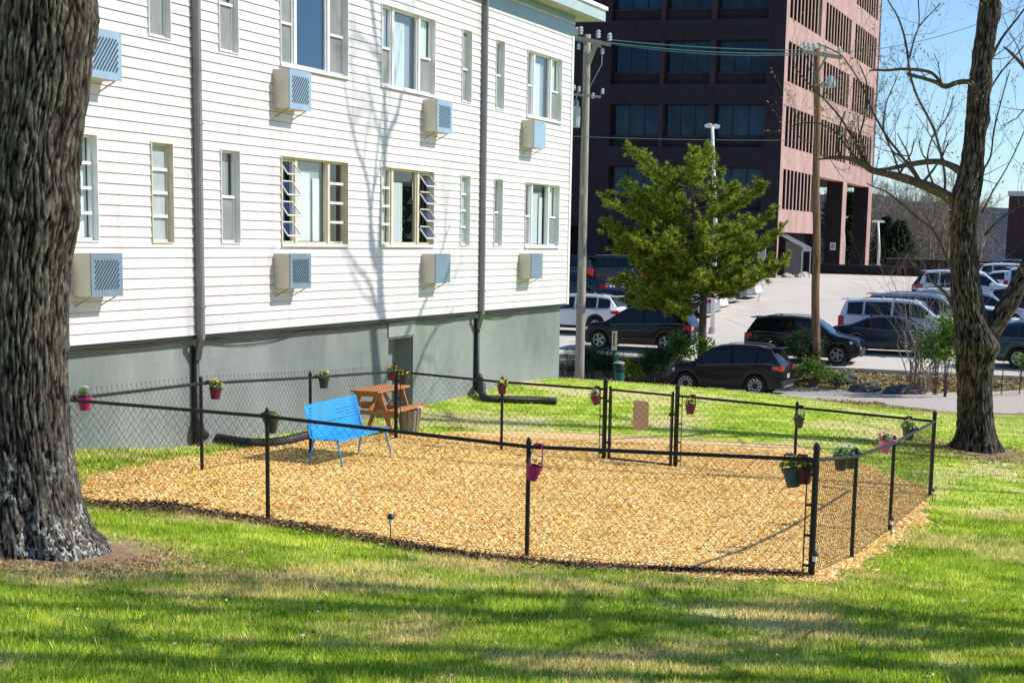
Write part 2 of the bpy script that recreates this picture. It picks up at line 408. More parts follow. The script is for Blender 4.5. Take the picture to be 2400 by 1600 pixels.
MT['blade'] = blade_mat()
def ground_mats():
    nt = NT('chip_bed'); p = geopos(nt)
    vo = nt.n('ShaderNodeTexVoronoi'); vo.inputs['Scale'].default_value = 26; nt.l(mapping(nt, p, (1, 1.5, 1)), vo.inputs['Vector'])
    f = noise_n(nt, p, 40, 3, .6)
    c = ramp(nt, f, [(.3, (.60, .34, .13)), (.5, (.98, .68, .30)), (.7, (1, .85, .52))])
    sh = ramp(nt, vo.outputs['Distance'], [(0, (1.1, 1.1, 1.1)), (.9, (.75, .7, .65))])
    bsdf(nt, mixc(nt, 1, c, sh, 'MULTIPLY'), .9, 0, .1, vo.outputs['Distance'], .9, .02); MT['chip_bed'] = nt.m
    nt = NT('gravel'); p = geopos(nt)
    big = noise_n(nt, mapping(nt, p, (.5, 1.3, 1)), .8, 5, .6); f = noise_n(nt, p, 16, 6, .75)
    c = ramp(nt, f, [(.3, (.30, .27, .24)), (.5, (.52, .48, .43)), (.7, (.70, .66, .60))])
    w = ramp(nt, big, [(.42, (1, 1, 1)), (.62, (1.05, .92, .74))])
    bsdf(nt, mixc(nt, 1, c, w, 'MULTIPLY'), .95, 0, .1, f, .7, .02); MT['gravel'] = nt.m
    nt = NT('lot_paving'); p = geopos(nt)
    big = noise_n(nt, mapping(nt, p, (1, .35, 1), (0, 0, A_T)), .35, 6, .65); f = noise_n(nt, p, 14, 5, .7)
    c = ramp(nt, big, [(.3, (.58, .51, .42)), (.5, (.67, .60, .50)), (.75, (.73, .66, .56))])
    vo = nt.n('ShaderNodeTexVoronoi', feature='DISTANCE_TO_EDGE'); vo.inputs['Scale'].default_value = .16
    nt.l(noise_n(nt, p, .5, 4, .6, 0, 1), vo.inputs['Vector'])
    vo2 = nt.n('ShaderNodeTexVoronoi', feature='DISTANCE_TO_EDGE'); vo2.inputs['Scale'].default_value = .12; nt.l(p, vo2.inputs['Vector'])
    cr_ = ramp(nt, vo2.outputs[0], [(0, (.62, .6, .58)), (.008, (1, 1, 1))])
    g2 = ramp(nt, f, [(.3, (.9, .9, .9)), (.7, (1.06, 1.06, 1.06))])
    bsdf(nt, mixc(nt, 1, mixc(nt, 1, c, cr_, 'MULTIPLY'), g2, 'MULTIPLY'), .9, 0, .2, f, .3, .01); MT['paving'] = nt.m
    nt = NT('hill'); p = geopos(nt)
    f = noise_n(nt, mapping(nt, p, (1, 1, 2.2)), .12, 8, .75); g = noise_n(nt, p, .012, 4, .6)
    c = ramp(nt, f, [(.3, (.02, .02, .022)), (.5, (.06, .052, .05)), (.7, (.12, .10, .085))])
    c = mixc(nt, .42, c, (.07, .105, .18))  # distance haze mixed into the hill colour as a blue tone
    w = ramp(nt, g, [(.4, (1, 1, 1)), (.7, (.8, .88, .9))])
    bsdf(nt, mixc(nt, 1, c, w, 'MULTIPLY'), 1, 0, 0, f, .9, 3); MT['hill'] = nt.m
ground_mats()

xs = axis([(-700,-60,40),(-60,-14,2),(-14,-8,.5),(-8,8,.2),(8,18,.4),(18,60,2),(60,700,40)])
ys = axis([(-25,8,1),(8,32,.2),(32,64,.4),(64,130,2),(130,900,35)])
tag(grid_obj('lawn', xs, ys, hgt, MT['lawn']), kind='structure')
def chip_mask(x, y):
    k = 0.16
    return inpoly(x+k*vnoise(x, y, 2.2, 3), y+k*vnoise(x, y, 2.6, 4), CHIP)
tag(grid_obj('wood_chip_bed', np.arange(-7.5, 6.5, .05), np.arange(14.5, 31, .05), lambda x, y: hgt(x, y)+.012, MT['chip_bed'], chip_mask), kind='structure')
def drive_mask(x, y): return inpoly(x+.25*vnoise(x, y, 1.1, 5), y+.25*vnoise(x, y, 1.3, 6), DRIVE)
tag(grid_obj('gravel_drive', np.arange(-30, 60, .14), np.arange(38, 66, .14), lambda x, y: hgt(x, y)+.014, MT['gravel'], drive_mask), kind='structure')
# paved parking lot, one sheet in its own frame
def lot_pt(u, v, dz=0):
    x = uT.x*u+bT.x*v; y = uT.y*u+bT.y*v
    return (x, y, float(lotz(x, y))+dz)
m = MB(); us = [59.95, 60.0]+[60+3*i for i in range(1, 16)]+[110, 135, 160]
for i in range(len(us)-1):
    for v0, v1 in ((-60, -30), (-30, 0), (0, 30), (30, 80)):
        m.quad(lot_pt(us[i], v0, .0), lot_pt(us[i], v1, .0), lot_pt(us[i+1], v1, .0), lot_pt(us[i+1], v0, .0))
tag(m.build('parking_lot', MT['paving']), kind='structure')
MT['line_paint'] = mottled('line_paint', (.60, .58, .54), (.78, .76, .72), 4, .8, .1, .002, .2)
MT['concrete'] = mottled('concrete', (.42, .40, .36), (.60, .57, .52), 3, .9, .4, .01, .2)
m = MB()
def stripe(u0, v0, u1, v1, w=.1):
    a = Vector((u0, v0)); b = Vector((u1, v1)); d = (b-a).normalized(); n_ = Vector((-d.y, d.x))*w/2
    n = 6
    for i in range(n):
        p = a+(b-a)*i/n; q = a+(b-a)*(i+1)/n
        m.quad(lot_pt(p.x+n_.x, p.y+n_.y, .006), lot_pt(q.x+n_.x, q.y+n_.y, .006), lot_pt(q.x-n_.x, q.y-n_.y, .006), lot_pt(p.x-n_.x, p.y-n_.y, .006))
for k in range(14):
    stripe(64.6+2.9*k, -24.6, 64.6+2.9*k, -20.2)
for k in range(12):
    stripe(66.3+2.9*k, -11.2, 66.3+2.9*k, -5.6)
stripe(63.6, -8, 63.6, 22, .14)
tag(m.build('parking_lines', MT['line_paint']), kind='structure')
m = MB()
for i in range(40):
    a = lot_pt(59.85, -32+2*i); b = lot_pt(59.85, -32+2*(i+1)-.02)
    m.bar((a[0], a[1], a[2]-.03), (b[0], b[1], b[2]-.03), .15, .22)
tag(m.build('kerb', MT['concrete'], bevel=.02), kind='structure')

# hills far behind
def ridge(name, Y, prof, thick, seed):
    m = MB(); n = 160; rows = 14
    for i in range(n+1):
        x = -Y*.9+i*(1.8*Y)/n
        t = x/Y
        h = np.interp(t, [p[0] for p in prof], [p[1] for p in prof])*Y/1000
        h += (2.2*noise.noise(Vector((x*.012, seed, 0)))+1.2*noise.noise(Vector((x*.05, seed, 3)))+.9*noise.noise(Vector((x*.22, seed, 5))))*Y/1000
        for r in range(rows+1):
            f = r/rows
            m.v.append((x, Y+thick*f+10*noise.noise(Vector((x*.01, f*3, seed))), -25+(h+25)*math.sin(f*PI/2)+ (1.0*noise.noise(Vector((x*.03, f*9, seed)))*f*(1-f)*4)))
    for i in range(n):
        for r in range(rows):
            a = i*(rows+1)+r; m.f.append((a, a+rows+1, a+rows+2, a+1))
    tag(m.build(name, MT['hill'], smooth=True, fixn=False), kind='structure')
ridge('hills', 700, [(-1, 20), (-.1, 25), (.08, 30), (.16, 42), (.19, 47), (.21, 45), (.235, 40), (.26, 38), (.4, 30), (1, 22)], 260, 1)
ridge('hills', 420, [(-1, 5), (0, 8), (.12, 16), (.16, 22), (.2, 18), (.26, 22), (.4, 12), (1, 6)], 160, 9)
# terrace in front of the low wall
# ------------------------------------------------------------------ the sided apartment building
ZS0, ZS1, PITCHS = 1.79, 8.10, .145
UL, UR = 9.0, 38.87
house = empty('apartment_building', nW*(-13.9), PI/2-A_W, 'long two storey building in white horizontal siding over a grey green base, slim grey eave', 'building')
def siding_mat():
    nt = NT('siding'); p = objco(nt)
    f = noise_n(nt, mapping(nt, p, (1, 1, 2)), .5, 5, .65); f2 = noise_n(nt, mapping(nt, p, (.8, .8, 7)), 1.3, 4, .6)
    c = ramp(nt, f, [(.3, (.685, .66, .645)), (.6, (.765, .742, .712))])
    c2 = ramp(nt, f2, [(.3, (.93, .92, .93)), (.65, (1, 1, 1))])
    sx = nt.n('ShaderNodeSeparateXYZ'); nt.l(p, sx.inputs[0])
    # shadow line under every lap, put into the siding colour
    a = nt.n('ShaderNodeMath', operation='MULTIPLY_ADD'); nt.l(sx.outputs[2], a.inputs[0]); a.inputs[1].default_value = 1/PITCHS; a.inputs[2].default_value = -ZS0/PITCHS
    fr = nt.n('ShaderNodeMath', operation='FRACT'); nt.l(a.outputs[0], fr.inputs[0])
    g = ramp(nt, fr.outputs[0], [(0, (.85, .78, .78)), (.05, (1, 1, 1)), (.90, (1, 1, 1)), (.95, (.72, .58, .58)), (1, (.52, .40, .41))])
    cb = nt.n('ShaderNodeCombineXYZ'); nt.l(sx.outputs[0], cb.inputs[0]); nt.l(a.outputs[0], cb.inputs[1])
    bk = nt.n('ShaderNodeTexBrick'); nt.l(cb.outputs[0], bk.inputs[0]); bk.offset = .37; bk.offset_frequency = 3; bk.squash_frequency = 1
    for k_, v_ in (('Scale', 1), ('Brick Width', 3.66), ('Row Height', 1.0), ('Mortar Size', .006), ('Mortar Smooth', 0)): bk.inputs[k_].default_value = v_
    bk.inputs['Color1'].default_value = (1, 1, 1, 1); bk.inputs['Color2'].default_value = (.955, .95, .955, 1); bk.inputs['Mortar'].default_value = (.78, .74, .73, 1)
    st = noise_n(nt, mapping(nt, p, (2.2, 2.2, .22)), 1.4, 5, .7); stc = ramp(nt, st, [(.34, (.86, .845, .84)), (.5, (1, 1, 1))])
    c = mixc(nt, 1, mixc(nt, 1, c, bk.outputs[0], 'MULTIPLY'), stc, 'MULTIPLY')
    bsdf(nt, mixc(nt, 1, mixc(nt, 1, c, c2, 'MULTIPLY'), g, 'MULTIPLY'), .45, 0, .4, f2, .06, .004)
    return nt.m
MT['siding'] = siding_mat()
def block_mat():
    nt = NT('painted_blockwork'); p = objco(nt)
    sx = nt.n('ShaderNodeSeparateXYZ'); nt.l(p, sx.inputs[0]); cb = nt.n('ShaderNodeCombineXYZ'); nt.l(sx.outputs[0], cb.inputs[0]); nt.l(sx.outputs[2], cb.inputs[1])
    b = nt.n('ShaderNodeTexBrick'); nt.l(cb.outputs[0], b.inputs[0]); b.inputs['Scale'].default_value = 1; b.inputs['Brick Width'].default_value = .4; b.inputs['Row Height'].default_value = .2; b.inputs['Mortar Size'].default_value = .006
    b.inputs['Color1'].default_value = (1, 1, 1, 1); b.inputs['Color2'].default_value = (.97, .97, .97, 1); b.inputs['Mortar'].default_value = (.90, .90, .90, 1)
    f = noise_n(nt, mapping(nt, p, (1, 1, .5)), .55, 5, .65)
    c = ramp(nt, f, [(.3, (.155, .178, .168)), (.52, (.235, .258, .243)), (.75, (.305, .33, .31))])
    lo = nt.n('ShaderNodeMapRange'); nt.l(sx.outputs[2], lo.inputs[0]); lo.inputs[1].default_value = .1; lo.inputs[2].default_value = .8
    c = mixc(nt, lo.outputs[0], mixc(nt, .35, c, (.30, .31, .30)), c)
    bsdf(nt, mixc(nt, 1, c, b.outputs[0], 'MULTIPLY'), .8, 0, .2, b.outputs[1], .15, .006)
    return nt.m
MT['block'] = block_mat()
MT['blue_grey'] = mottled('blue_grey_paint', (.17, .24, .30), (.23, .31, .38), 2, .35, .05, .002, .5)
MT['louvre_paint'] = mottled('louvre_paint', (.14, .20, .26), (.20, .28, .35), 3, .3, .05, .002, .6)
MT['louvre_sky_lit'] = mottled('louvre_sky_lit', (.25, .36, .46), (.33, .45, .56), 3, .3, .05, .002, .6)  # louvre paint brightened for the sky reflected in the upper row
MT['glass_sky_blue'] = glassy('glass_sky_blue', body=(.012, .045, .10), ior=1.9)  # sky reflection put into the pane's blue body colour
MT['slot'] = mottled('slot_dark', (.03, .06, .09), (.06, .10, .14), 9, .6, 0, .002, .3)
MT['case'] = mottled('case_wall_reflection', (.60, .54, .44), (.72, .66, .56), 2, .35, .1, .002, .5)  # siding's warm reflection in the metal casing, put into its colour
MT['grey_gutter'] = mottled('grey_gutter', (.15, .15, .16), (.22, .22, .23), 3, .4, .05, .002, .5)
MT['fascia'] = mottled('fascia_paint', (.36, .44, .45), (.46, .53, .54), 2, .45, .1, .002, .4)
MT['soffit'] = mottled('soffit_paint', (.45, .46, .44), (.55, .56, .53), 2, .6, .1, .002, .3)

COLS = {'A': (21.08, 21.62), 'B': (22.95, 23.49), 'T1': (24.81, 27.16), 'T2': (28.50, 30.85), 'C': (32.20, 32.67), 'D': (34.02, 34.47), 'T3': (35.86, 38.08),
        'Z': (19.20, 19.78), 'Y0': (15.9, 18.25), 'X0': (13.0, 13.55)}
LOZ = (3.17, 4.58); HIZ = (6.05, 7.47)
OPEN = []
for k in COLS:
    if k == 'Z': OPEN.append((k+'L', *COLS[k], 3.18, 4.59)); OPEN.append((k+'U', *COLS[k], *HIZ)); continue
    OPEN.append((k+'L', *COLS[k], *LOZ)); OPEN.append((k+'U', *COLS[k], *HIZ))
# siding courses with lap steps, cut round the openings
m = MB(); z = ZS0; LAP = .015
while z < ZS1-.01:
    z1 = min(z+PITCHS, ZS1)
    br = sorted({z, z1} | {q for o in OPEN for q in (o[3], o[4]) if z+1e-4 < q < z1-1e-4})
    for a, b in zip(br, br[1:]):
        mid = (a+b)/2
        cuts = sorted([(o[1], o[2]) for o in OPEN if o[3] < mid < o[4]])
        x = UL; segs = []
        for c0, c1 in cuts: segs.append((x, c0)); x = c1
        segs.append((x, UR-.1))
        fa = -LAP*(1-(a-z)/PITCHS); fb = -LAP*(1-(b-z)/PITCHS)
        for s0, s1 in segs:
            if s1 > s0:
                m.quad((s0, fa, a), (s1, fa, a), (s1, fb, b), (s0, fb, b))
                if a == z: m.quad((s0, .004, a), (s1, .004, a), (s1, fa, a), (s0, fa, a))
    z += PITCHS
m.quad((UR, 0, ZS0), (UR, 10, ZS0), (UR, 10, 8.6), (UR, 0, 8.6))
m.quad((UL, 10, ZS0), (UR, 10, ZS0), (UR, 10, 8.6), (UL, 10, 8.6))
m.quad((UL, 0, ZS0), (UL, 10, ZS0), (UL, 10, 8.6), (UL, 0, 8.6))
m.build('siding_wall', MT['siding'], house, fixn=False)
m = MB(); m.box(UR-.1, UR+.02, -.028, .08, ZS0-.02, ZS1); m.build('corner_board', MT['white_metal'], house)
m = MB(); m.box(UL, UR-.1, .0, .16, ZS0-.06, ZS0-.003); m.build('shade_strip', MT['black_plastic'], house)  # black strip added as the shadow line under the siding overhang
m = MB(); m.box(UL, UR+.02, -.035, .1, 8.10, 8.545); m.build('frieze_board', MT['blue_grey'], house)
m = MB(); m.box(UL, UR+.02, -.05, -.038, 8.36, 8.40); m.build('frieze_moulding', MT['fascia'], house)
# roof: soffit, fascia, drip edge, slab
m = MB(); m.box(UL-.5, UR+.85, -.46, 10.4, 8.55, 8.575)
for i in range(200): m.box(UL-.4+.155*i, UL-.39+.155*i, -.455, 0, 8.545, 8.549)
m.build('soffit', MT['soffit'], house)
m = MB(); m.box(UL-.5, UR+.85, -.50, -.46, 8.535, 8.85); m.box(UR+.85, UR+.89, -.50, 10.4, 8.535, 8.85); m.build('fascia', MT['fascia'], house)
m = MB(); m.box(UL-.5, UR+.93, -.55, -.50, 8.79, 8.875); m.box(UR+.89, UR+.94, -.55, 10.4, 8.79, 8.875); m.build('drip_edge', MT['white_metal'], house)
m = MB(); m.box(UL-.5, UR+.85, -.46, 10.4, 8.58, 8.86)
m.build('roof', mottled('roof_membrane', (.25, .25, .25), (.35, .35, .34), 2, .9), house)
# foundation with the recessed access alcove
m = MB(); FY = .15
def wallx(x0, x1, z0, z1): m.quad((x0, FY, z0), (x1, FY, z0), (x1, FY, z1), (x0, FY, z1))
AX0, AX1, AZ = 29.18, 30.30, 1.38
wallx(UL, AX0, -1, 1.76); wallx(AX1, UR-.1, -1, 1.76); wallx(AX0, AX1, AZ, 1.76)
D_ = .38
m.quad((AX0, FY, -1), (AX0, FY+D_, -1), (AX0, FY+D_, AZ), (AX0, FY, AZ)); m.quad((AX1, FY, -1), (AX1, FY+D_, -1), (AX1, FY+D_, AZ), (AX1, FY, AZ))
m.quad((AX0, FY, AZ), (AX1, FY, AZ), (AX1, FY+D_, AZ), (AX0, FY+D_, AZ)); m.quad((AX0, FY+D_, -1), (AX1, FY+D_, -1), (AX1, FY+D_, AZ), (AX0, FY+D_, AZ))
m.quad((UR-.1, FY, -1.5), (UR-.1, 10, -1.5), (UR-.1, 10, 1.76), (UR-.1, FY, 1.76))
m.build('foundation_wall', MT['block'], house, fixn=False)
m = MB(); m.box(AX0-.04, AX1+.04, FY-.03, FY-.002, 1.42, 1.74)
m.build('access_panel', mottled('panel_paint', (.26, .29, .28), (.33, .36, .345), 2, .7), house)

# windows -------------------------------------------------------------
def wavy(m, x0, x1, y, z0, z1, amp=.018, per=.11, ph=0):
    n = max(6, int((x1-x0)/.02))
    for i in range(n):
        a = x0+(x1-x0)*i/n; b = x0+(x1-x0)*(i+1)/n
        ya = y+amp*math.sin(a/per*2*PI+ph); yb = y+amp*math.sin(b/per*2*PI+ph)
        m.quad((a, ya, z0), (b, yb, z0), (b, yb, z1), (a, ya, z1))
def rect_frame(m, x0, x1, z0, z1, y0, y1, w, wb=None):
    wb = wb or w
    m.box(x0, x1, y0, y1, z0, z0+wb); m.box(x0, x1, y0, y1, z1-w, z1)
    m.box(x0, x0+w, y0, y1, z0+wb, z1-w); m.box(x1-w, x1, y0, y1, z0+wb, z1-w)
def window(x0, x1, z0, z1, secs, cream=False, label=None, interior='dark_room'):
    """secs: list of (xa, xb, kind) measured from x0"""
    fr = MB()
    # reveal lining and slim outer casing
    fr.box(x0-.012, x0+.004, -.03, .13, z0-.012, z1+.012); fr.box(x1-.004, x1+.012, -.03, .13, z0-.012, z1+.012)
    fr.box(x0+.004, x1-.004, -.03, .13, z0-.012, z0+.004); fr.box(x0+.004, x1-.004, -.03, .13, z1-.004, z1+.012)
    for a, b, k in secs:
        if k != 'mull': rect_frame(fr, x0+a, x0+b, z0+.006, z1-.006, .06, .115, .035 if k != 'pic' else .022)
        else: fr.box(x0+a, x0+b, .03, .12, z0+.005, z1-.005)
    W = fr.build('window', MT['cream_trim'] if cream else MT['white_metal'], house)
    if label: W['label'] = label
    rm = MB(); Y0, Y1 = .135, 1.1
    rm.quad((x0, Y1, z0-.1), (x1, Y1, z0-.1), (x1, Y1, z1+.1), (x0, Y1, z1+.1))
    rm.quad((x0, Y0, z0-.1), (x0, Y1, z0-.1), (x0, Y1, z1+.1), (x0, Y0, z1+.1)); rm.quad((x1, Y0, z0-.1), (x1, Y1, z0-.1), (x1, Y1, z1+.1), (x1, Y0, z1+.1))
    rm.quad((x0, Y0, z1+.1), (x1, Y0, z1+.1), (x1, Y1, z1+.1), (x0, Y1, z1+.1)); rm.quad((x0, Y0, z0-.1), (x1, Y0, z0-.1), (x1, Y1, z0-.1), (x0, Y1, z0-.1))
    rm.build('interior', MT[interior], W, fixn=False)
    for a, b, k in secs:
        X0, X1 = x0+a+.03, x0+b-.03; Z0, Z1 = z0+.04, z1-.04; H = Z1-Z0
        if k in ('dh', 'dhb'):
            r = MB(); mz = Z0+H*(.47 if k == 'dh' else .5); r.box(X0, X1, .05, .10, mz-.022, mz+.022); r.box(X0, X0+.018, .07, .10, Z0, mz-.022); r.box(X1-.018, X1, .07, .10, Z0, mz-.022)
            r.build('rail', MT['white_metal'], W)
            g = MB(); g.quad((X0, .092, mz+.02), (X1, .092, mz+.02), (X1, .092, Z1), (X0, .092, Z1)); g.build('pane', MT['glass'], W)
            g = MB(); g.quad((X0, .082, Z0), (X1, .082, Z0), (X1, .082, mz-.02), (X0, .082, mz-.02)); g.build('screen', MT['screen'], W)
            g = MB(); wavy(g, X0, X1, .15, Z0, Z1, .010); g.build('curtain', MT['curtain_grey' if k == 'dhb' else 'curtain'], W, fixn=False)
        elif k == 'grey':
            r = MB(); mz = Z0+H*.46; r.box(X0, X1, .05, .10, mz-.02, mz+.02); r.build('rail', MT['white_metal'], W)
            g = MB(); g.quad((X0, .085, Z0), (X1, .085, Z0), (X1, .085, Z1), (X0, .085, Z1)); g.build('screen', MT['screen'], W)
        elif k in ('jal', 'froz', 'jaldark', 'jalblue'):
            r = MB()
            for i in (1, 2, 3): r = MB(); r.box(X0, X1, .05, .10, Z0+H*i/4-.022, Z0+H*i/4+.022); r.build('rail', MT['white_metal'], W)
            g = MB(); g.quad((X0, .09, Z0), (X1, .09, Z0), (X1, .09, Z1), (X0, .09, Z1)); g.build('pane', MT['frosted'] if k == 'froz' else MT['glass'], W)
            if k in ('jal', 'jalblue'):
                g = MB(); wavy(g, X0, X1, .15, Z0, Z1, .010); g.build('curtain', MT['curtain'], W, fixn=False)
        elif k in ('awn', 'awnd'):
            ang = math.radians(38)
            for i in range(4):
                zt = Z0+H*(i+1)/4-.01; L = H/4-.03
                s = MB(); R_ = Matrix.Translation((0, .06, zt)) @ Matrix.Rotation(-ang, 4, 'X') if False else Matrix.Translation((0, .06, zt)) @ Matrix.Rotation(-ang, 4, 'X')
                for bx in ((X0, X0+.02, 0, .018, -L, 0), (X1-.02, X1, 0, .018, -L, 0), (X0+.02, X1-.02, 0, .018, -L, -L+.022), (X0+.02, X1-.02, 0, .018, -.02, 0)): s.box(*bx, M=R_)
                so = s.build('sash', MT['white_metal'], W)
                # hung pane
                g = MB(); q = [R_ @ Vector(p) for p in ((X0+.02, .009, -L+.02), (X1-.02, .009, -L+.02), (X1-.02, .009, -.02), (X0+.02, .009, -.02))]; g.quad(*q); g.build('pane', MT['glass'], W)
            r = MB(); r.box(X0, X0+.02, .03, .06, Z0, Z1); r.box((X0+X1)/2-.01, (X0+X1)/2+.01, .08, .1, Z0, Z1)
            r.build('operator_bar', MT['black_plastic'], W)
            g = MB()
            if k == 'awn': wavy(g, X0, X0+(X1-X0)*.7, .155, Z0, Z1, .010)
            else: wavy(g, X0, X0+(X1-X0)*.3, .2, Z0+H*.6, Z1)
            g.build('curtain', MT['curtain'], W, fixn=False)
        elif k.startswith('pic'):
            g = MB(); g.quad((X0-.01, .09, Z0-.02), (X1+.01, .09, Z0-.02), (X1+.01, .09, Z1+.02), (X0-.01, .09, Z1+.02)); g.build('pane', MT['glass_sky_blue' if k == 'pic_none' else 'glass'], W)
            w = X1-X0
            if k == 'pic':      # curtain left, door-like panel right
                g = MB(); wavy(g, X0, X0+w*.60, .148, Z0, Z0+H*.86, .010); wavy(g, X0+w*.70, X0+w*.94, .15, Z0, Z0+H*.80, .002); g.build('curtain', MT['curtain'], W, fixn=False)
                g = MB(); g.quad((X0, .175, Z0), (X1, .175, Z0), (X1, .175, Z1), (X0, .175, Z1)); g.build('blind', MT['curtain_grey'], W)
            if k == 'pic_half':
                g = MB(); wavy(g, X0, X0+w*.60, .155, Z0, Z0+H*.84, .016, .12); g.build('curtain', MT['curtain'], W, fixn=False)
            if k == 'pic_c':
                g = MB(); wavy(g, X0+.02, X0+w*.66, .155, Z0, Z0+H*.88, .014, .12); g.build('curtain', MT['curtain'], W, fixn=False)
                g = MB(); g.quad((X0, .19, Z0), (X1, .19, Z0), (X1, .19, Z1), (X0, .19, Z1)); g.build('blind', MT['curtain_grey'], W)
    return W
TR = [(.0, .54, 's'), (.54, .62, 'mull'), (.62, 1.70, 'p'), (1.70, 1.78, 'mull'), (1.78, 2.35, 's')]
def tri(l, p, r, x0, x1):
    k = (x1-x0)/2.35
    return [(a*k, b*k, {'s': l if i == 0 else r, 'p': p, 'mull': 'mull'}[c]) for i, (a, b, c) in enumerate(TR)]
W1 = lambda kd, c: [(0, c[1]-c[0], kd)]
MT['soil'] = mottled('soil', (.03, .02, .015), (.07, .05, .03), 12, .95)
for key, zz in (('L', LOZ), ('U', HIZ)):
    for c, (x0, x1) in COLS.items():
        if c in ('T1', 'T2', 'T3', 'Y0'):
            if key == 'L':
                s = {'T1': ('awn', 'pic', 'jaldark'), 'T2': ('jalblue', 'pic_half', 'awnd'), 'T3': ('dh', 'pic', 'dh'), 'Y0': ('dh', 'pic', 'dh')}[c]
            else:
                s = {'T1': ('grey', 'pic_none', 'grey'), 'T2': ('dh', 'pic_c', 'dh'), 'T3': ('dh', 'pic_c', 'dh'), 'Y0': ('dh', 'pic_c', 'dh')}[c]
            lab = {'LT1': 'lower window with its left awning sashes pushed open', 'LT2': 'lower window with its right awning sashes pushed open, plants inside', 'UT1': 'upper window with large bare dark blue pane'}.get(key+c)
            W = window(x0, x1, *zz, tri(*s, x0, x1), cream=(key == 'L' and c != 'T3'), label=lab)
            if key+c == 'LT2':
                g = MB()
                for i in range(160):
                    x = x0+1.15+random.random()*.5; z = zz[0]+.1+random.random()**1.6*1.0; y = .2+random.random()*.25
                    d = Vector((random.uniform(-1, 1), random.uniform(-1, 1), random.uniform(0, 1)))*.07
                    g.add(((x, y, z), (x+d.x, y+d.y, z+d.z), (x+d.z*.5, y, z+.05)), ((0, 1, 2),))
                g.build('houseplant', MT['leaf_pot'], W, fixn=False)
        else:
            kd = {'LA': 'froz', 'LB': 'dhb', 'LC': 'froz', 'LD': 'dhb', 'LZ': 'jal', 'UA': 'grey', 'UB': 'dhb', 'UC': 'grey', 'UD': 'dhb'}.get(key+c, 'dhb')
            zq = (3.18, 4.59) if (key == 'L' and c == 'Z') else zz
            window(x0, x1, *zq, W1(kd, (x0, x1)), cream=(key+c == 'LA'))
# sloping metal sills under the triple openings
for c in ('T1', 'T2', 'T3'):
    for zz in (LOZ, HIZ):
        m = MB(); m.box(COLS[c][0]-.02, COLS[c][1]+.02, -.05, -.022, zz[0]-.05, zz[0]-.014); m.build('window_sill', MT['white_metal'], house)

# air-conditioner sleeves: one thing each ---------------------------------
def sleeve(x0, z0, z1, label, lit, grille, w=.70):
    t = empty('air_conditioner', nW*(-13.9)+uW*x0+Vector((0, 0, z0)), PI/2-A_W, label, 'air conditioner', 'air conditioner sleeves under the windows')
    h = z1-z0; P = -.31
    c = MB(); c.box(0, w, P+.012, -.004, 0, .012); c.box(0, w, P+.012, -.004, h-.012, h); c.box(0, .012, P+.012, -.004, .012, h-.012); c.box(w-.012, w, P+.012, -.004, .012, h-.012)
    # perforated bottom lip
    c.build('casing', MT['case'], t)
    f = MB(); f.box(-.005, w+.005, P-.006, P+.012, -.005, h+.005); f.build('front_panel', MT['louvre_sky_lit' if lit else 'louvre_paint'], t)
    s = MB(); y = P-.009
    X0, X1, Z0, Z1 = .07, w-.07, h*.16, h*.84
    n = 8
    if grille != 'none':
        sgn = 1 if grille == 'right' else -1
        for i in range(-9, n+10):
            # diagonal slots clipped to the field
            a = X0+(i/n)*(X1-X0); L = .38
            pts = []
            for k in range(33):
                q = k/32; px = a+sgn*L*q; pz = Z0+(Z1-Z0)*q
                if X0 <= px <= X1: pts.append((px, pz))
            if len(pts) > 1: s.bar((pts[0][0], y, pts[0][1]), (pts[-1][0], y, pts[-1][1]), .026, .004, up=(0, 1, 0))
        if s.f: s.build('louvre', MT['slot'], t)
    br = MB()
    for x in (.06, w-.06): br.bar((x, -.004, -.14), (x, P+.06, -.006), .02, .012)
    br.build('bracket', MT['grey_gutter'], t)
    sp = MB()
    for i in range(7): sp.box(.05+i*.085, .10+i*.085, P+.04, -.06, -.012, -.002)
    sp.build('drip_tray', MT['cream_trim'], t)
    return t
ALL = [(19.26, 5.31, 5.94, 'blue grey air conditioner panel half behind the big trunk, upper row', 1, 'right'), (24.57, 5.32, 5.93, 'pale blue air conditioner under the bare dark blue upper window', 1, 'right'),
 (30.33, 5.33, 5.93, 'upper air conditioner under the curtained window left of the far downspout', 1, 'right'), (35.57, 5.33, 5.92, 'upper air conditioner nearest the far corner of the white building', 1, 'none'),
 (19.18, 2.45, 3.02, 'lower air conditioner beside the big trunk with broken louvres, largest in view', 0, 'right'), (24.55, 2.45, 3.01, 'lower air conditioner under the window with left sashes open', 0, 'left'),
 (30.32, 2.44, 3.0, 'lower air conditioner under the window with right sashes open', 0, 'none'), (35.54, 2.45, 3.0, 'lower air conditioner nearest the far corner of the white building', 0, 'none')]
for a in ALL: sleeve(*a)

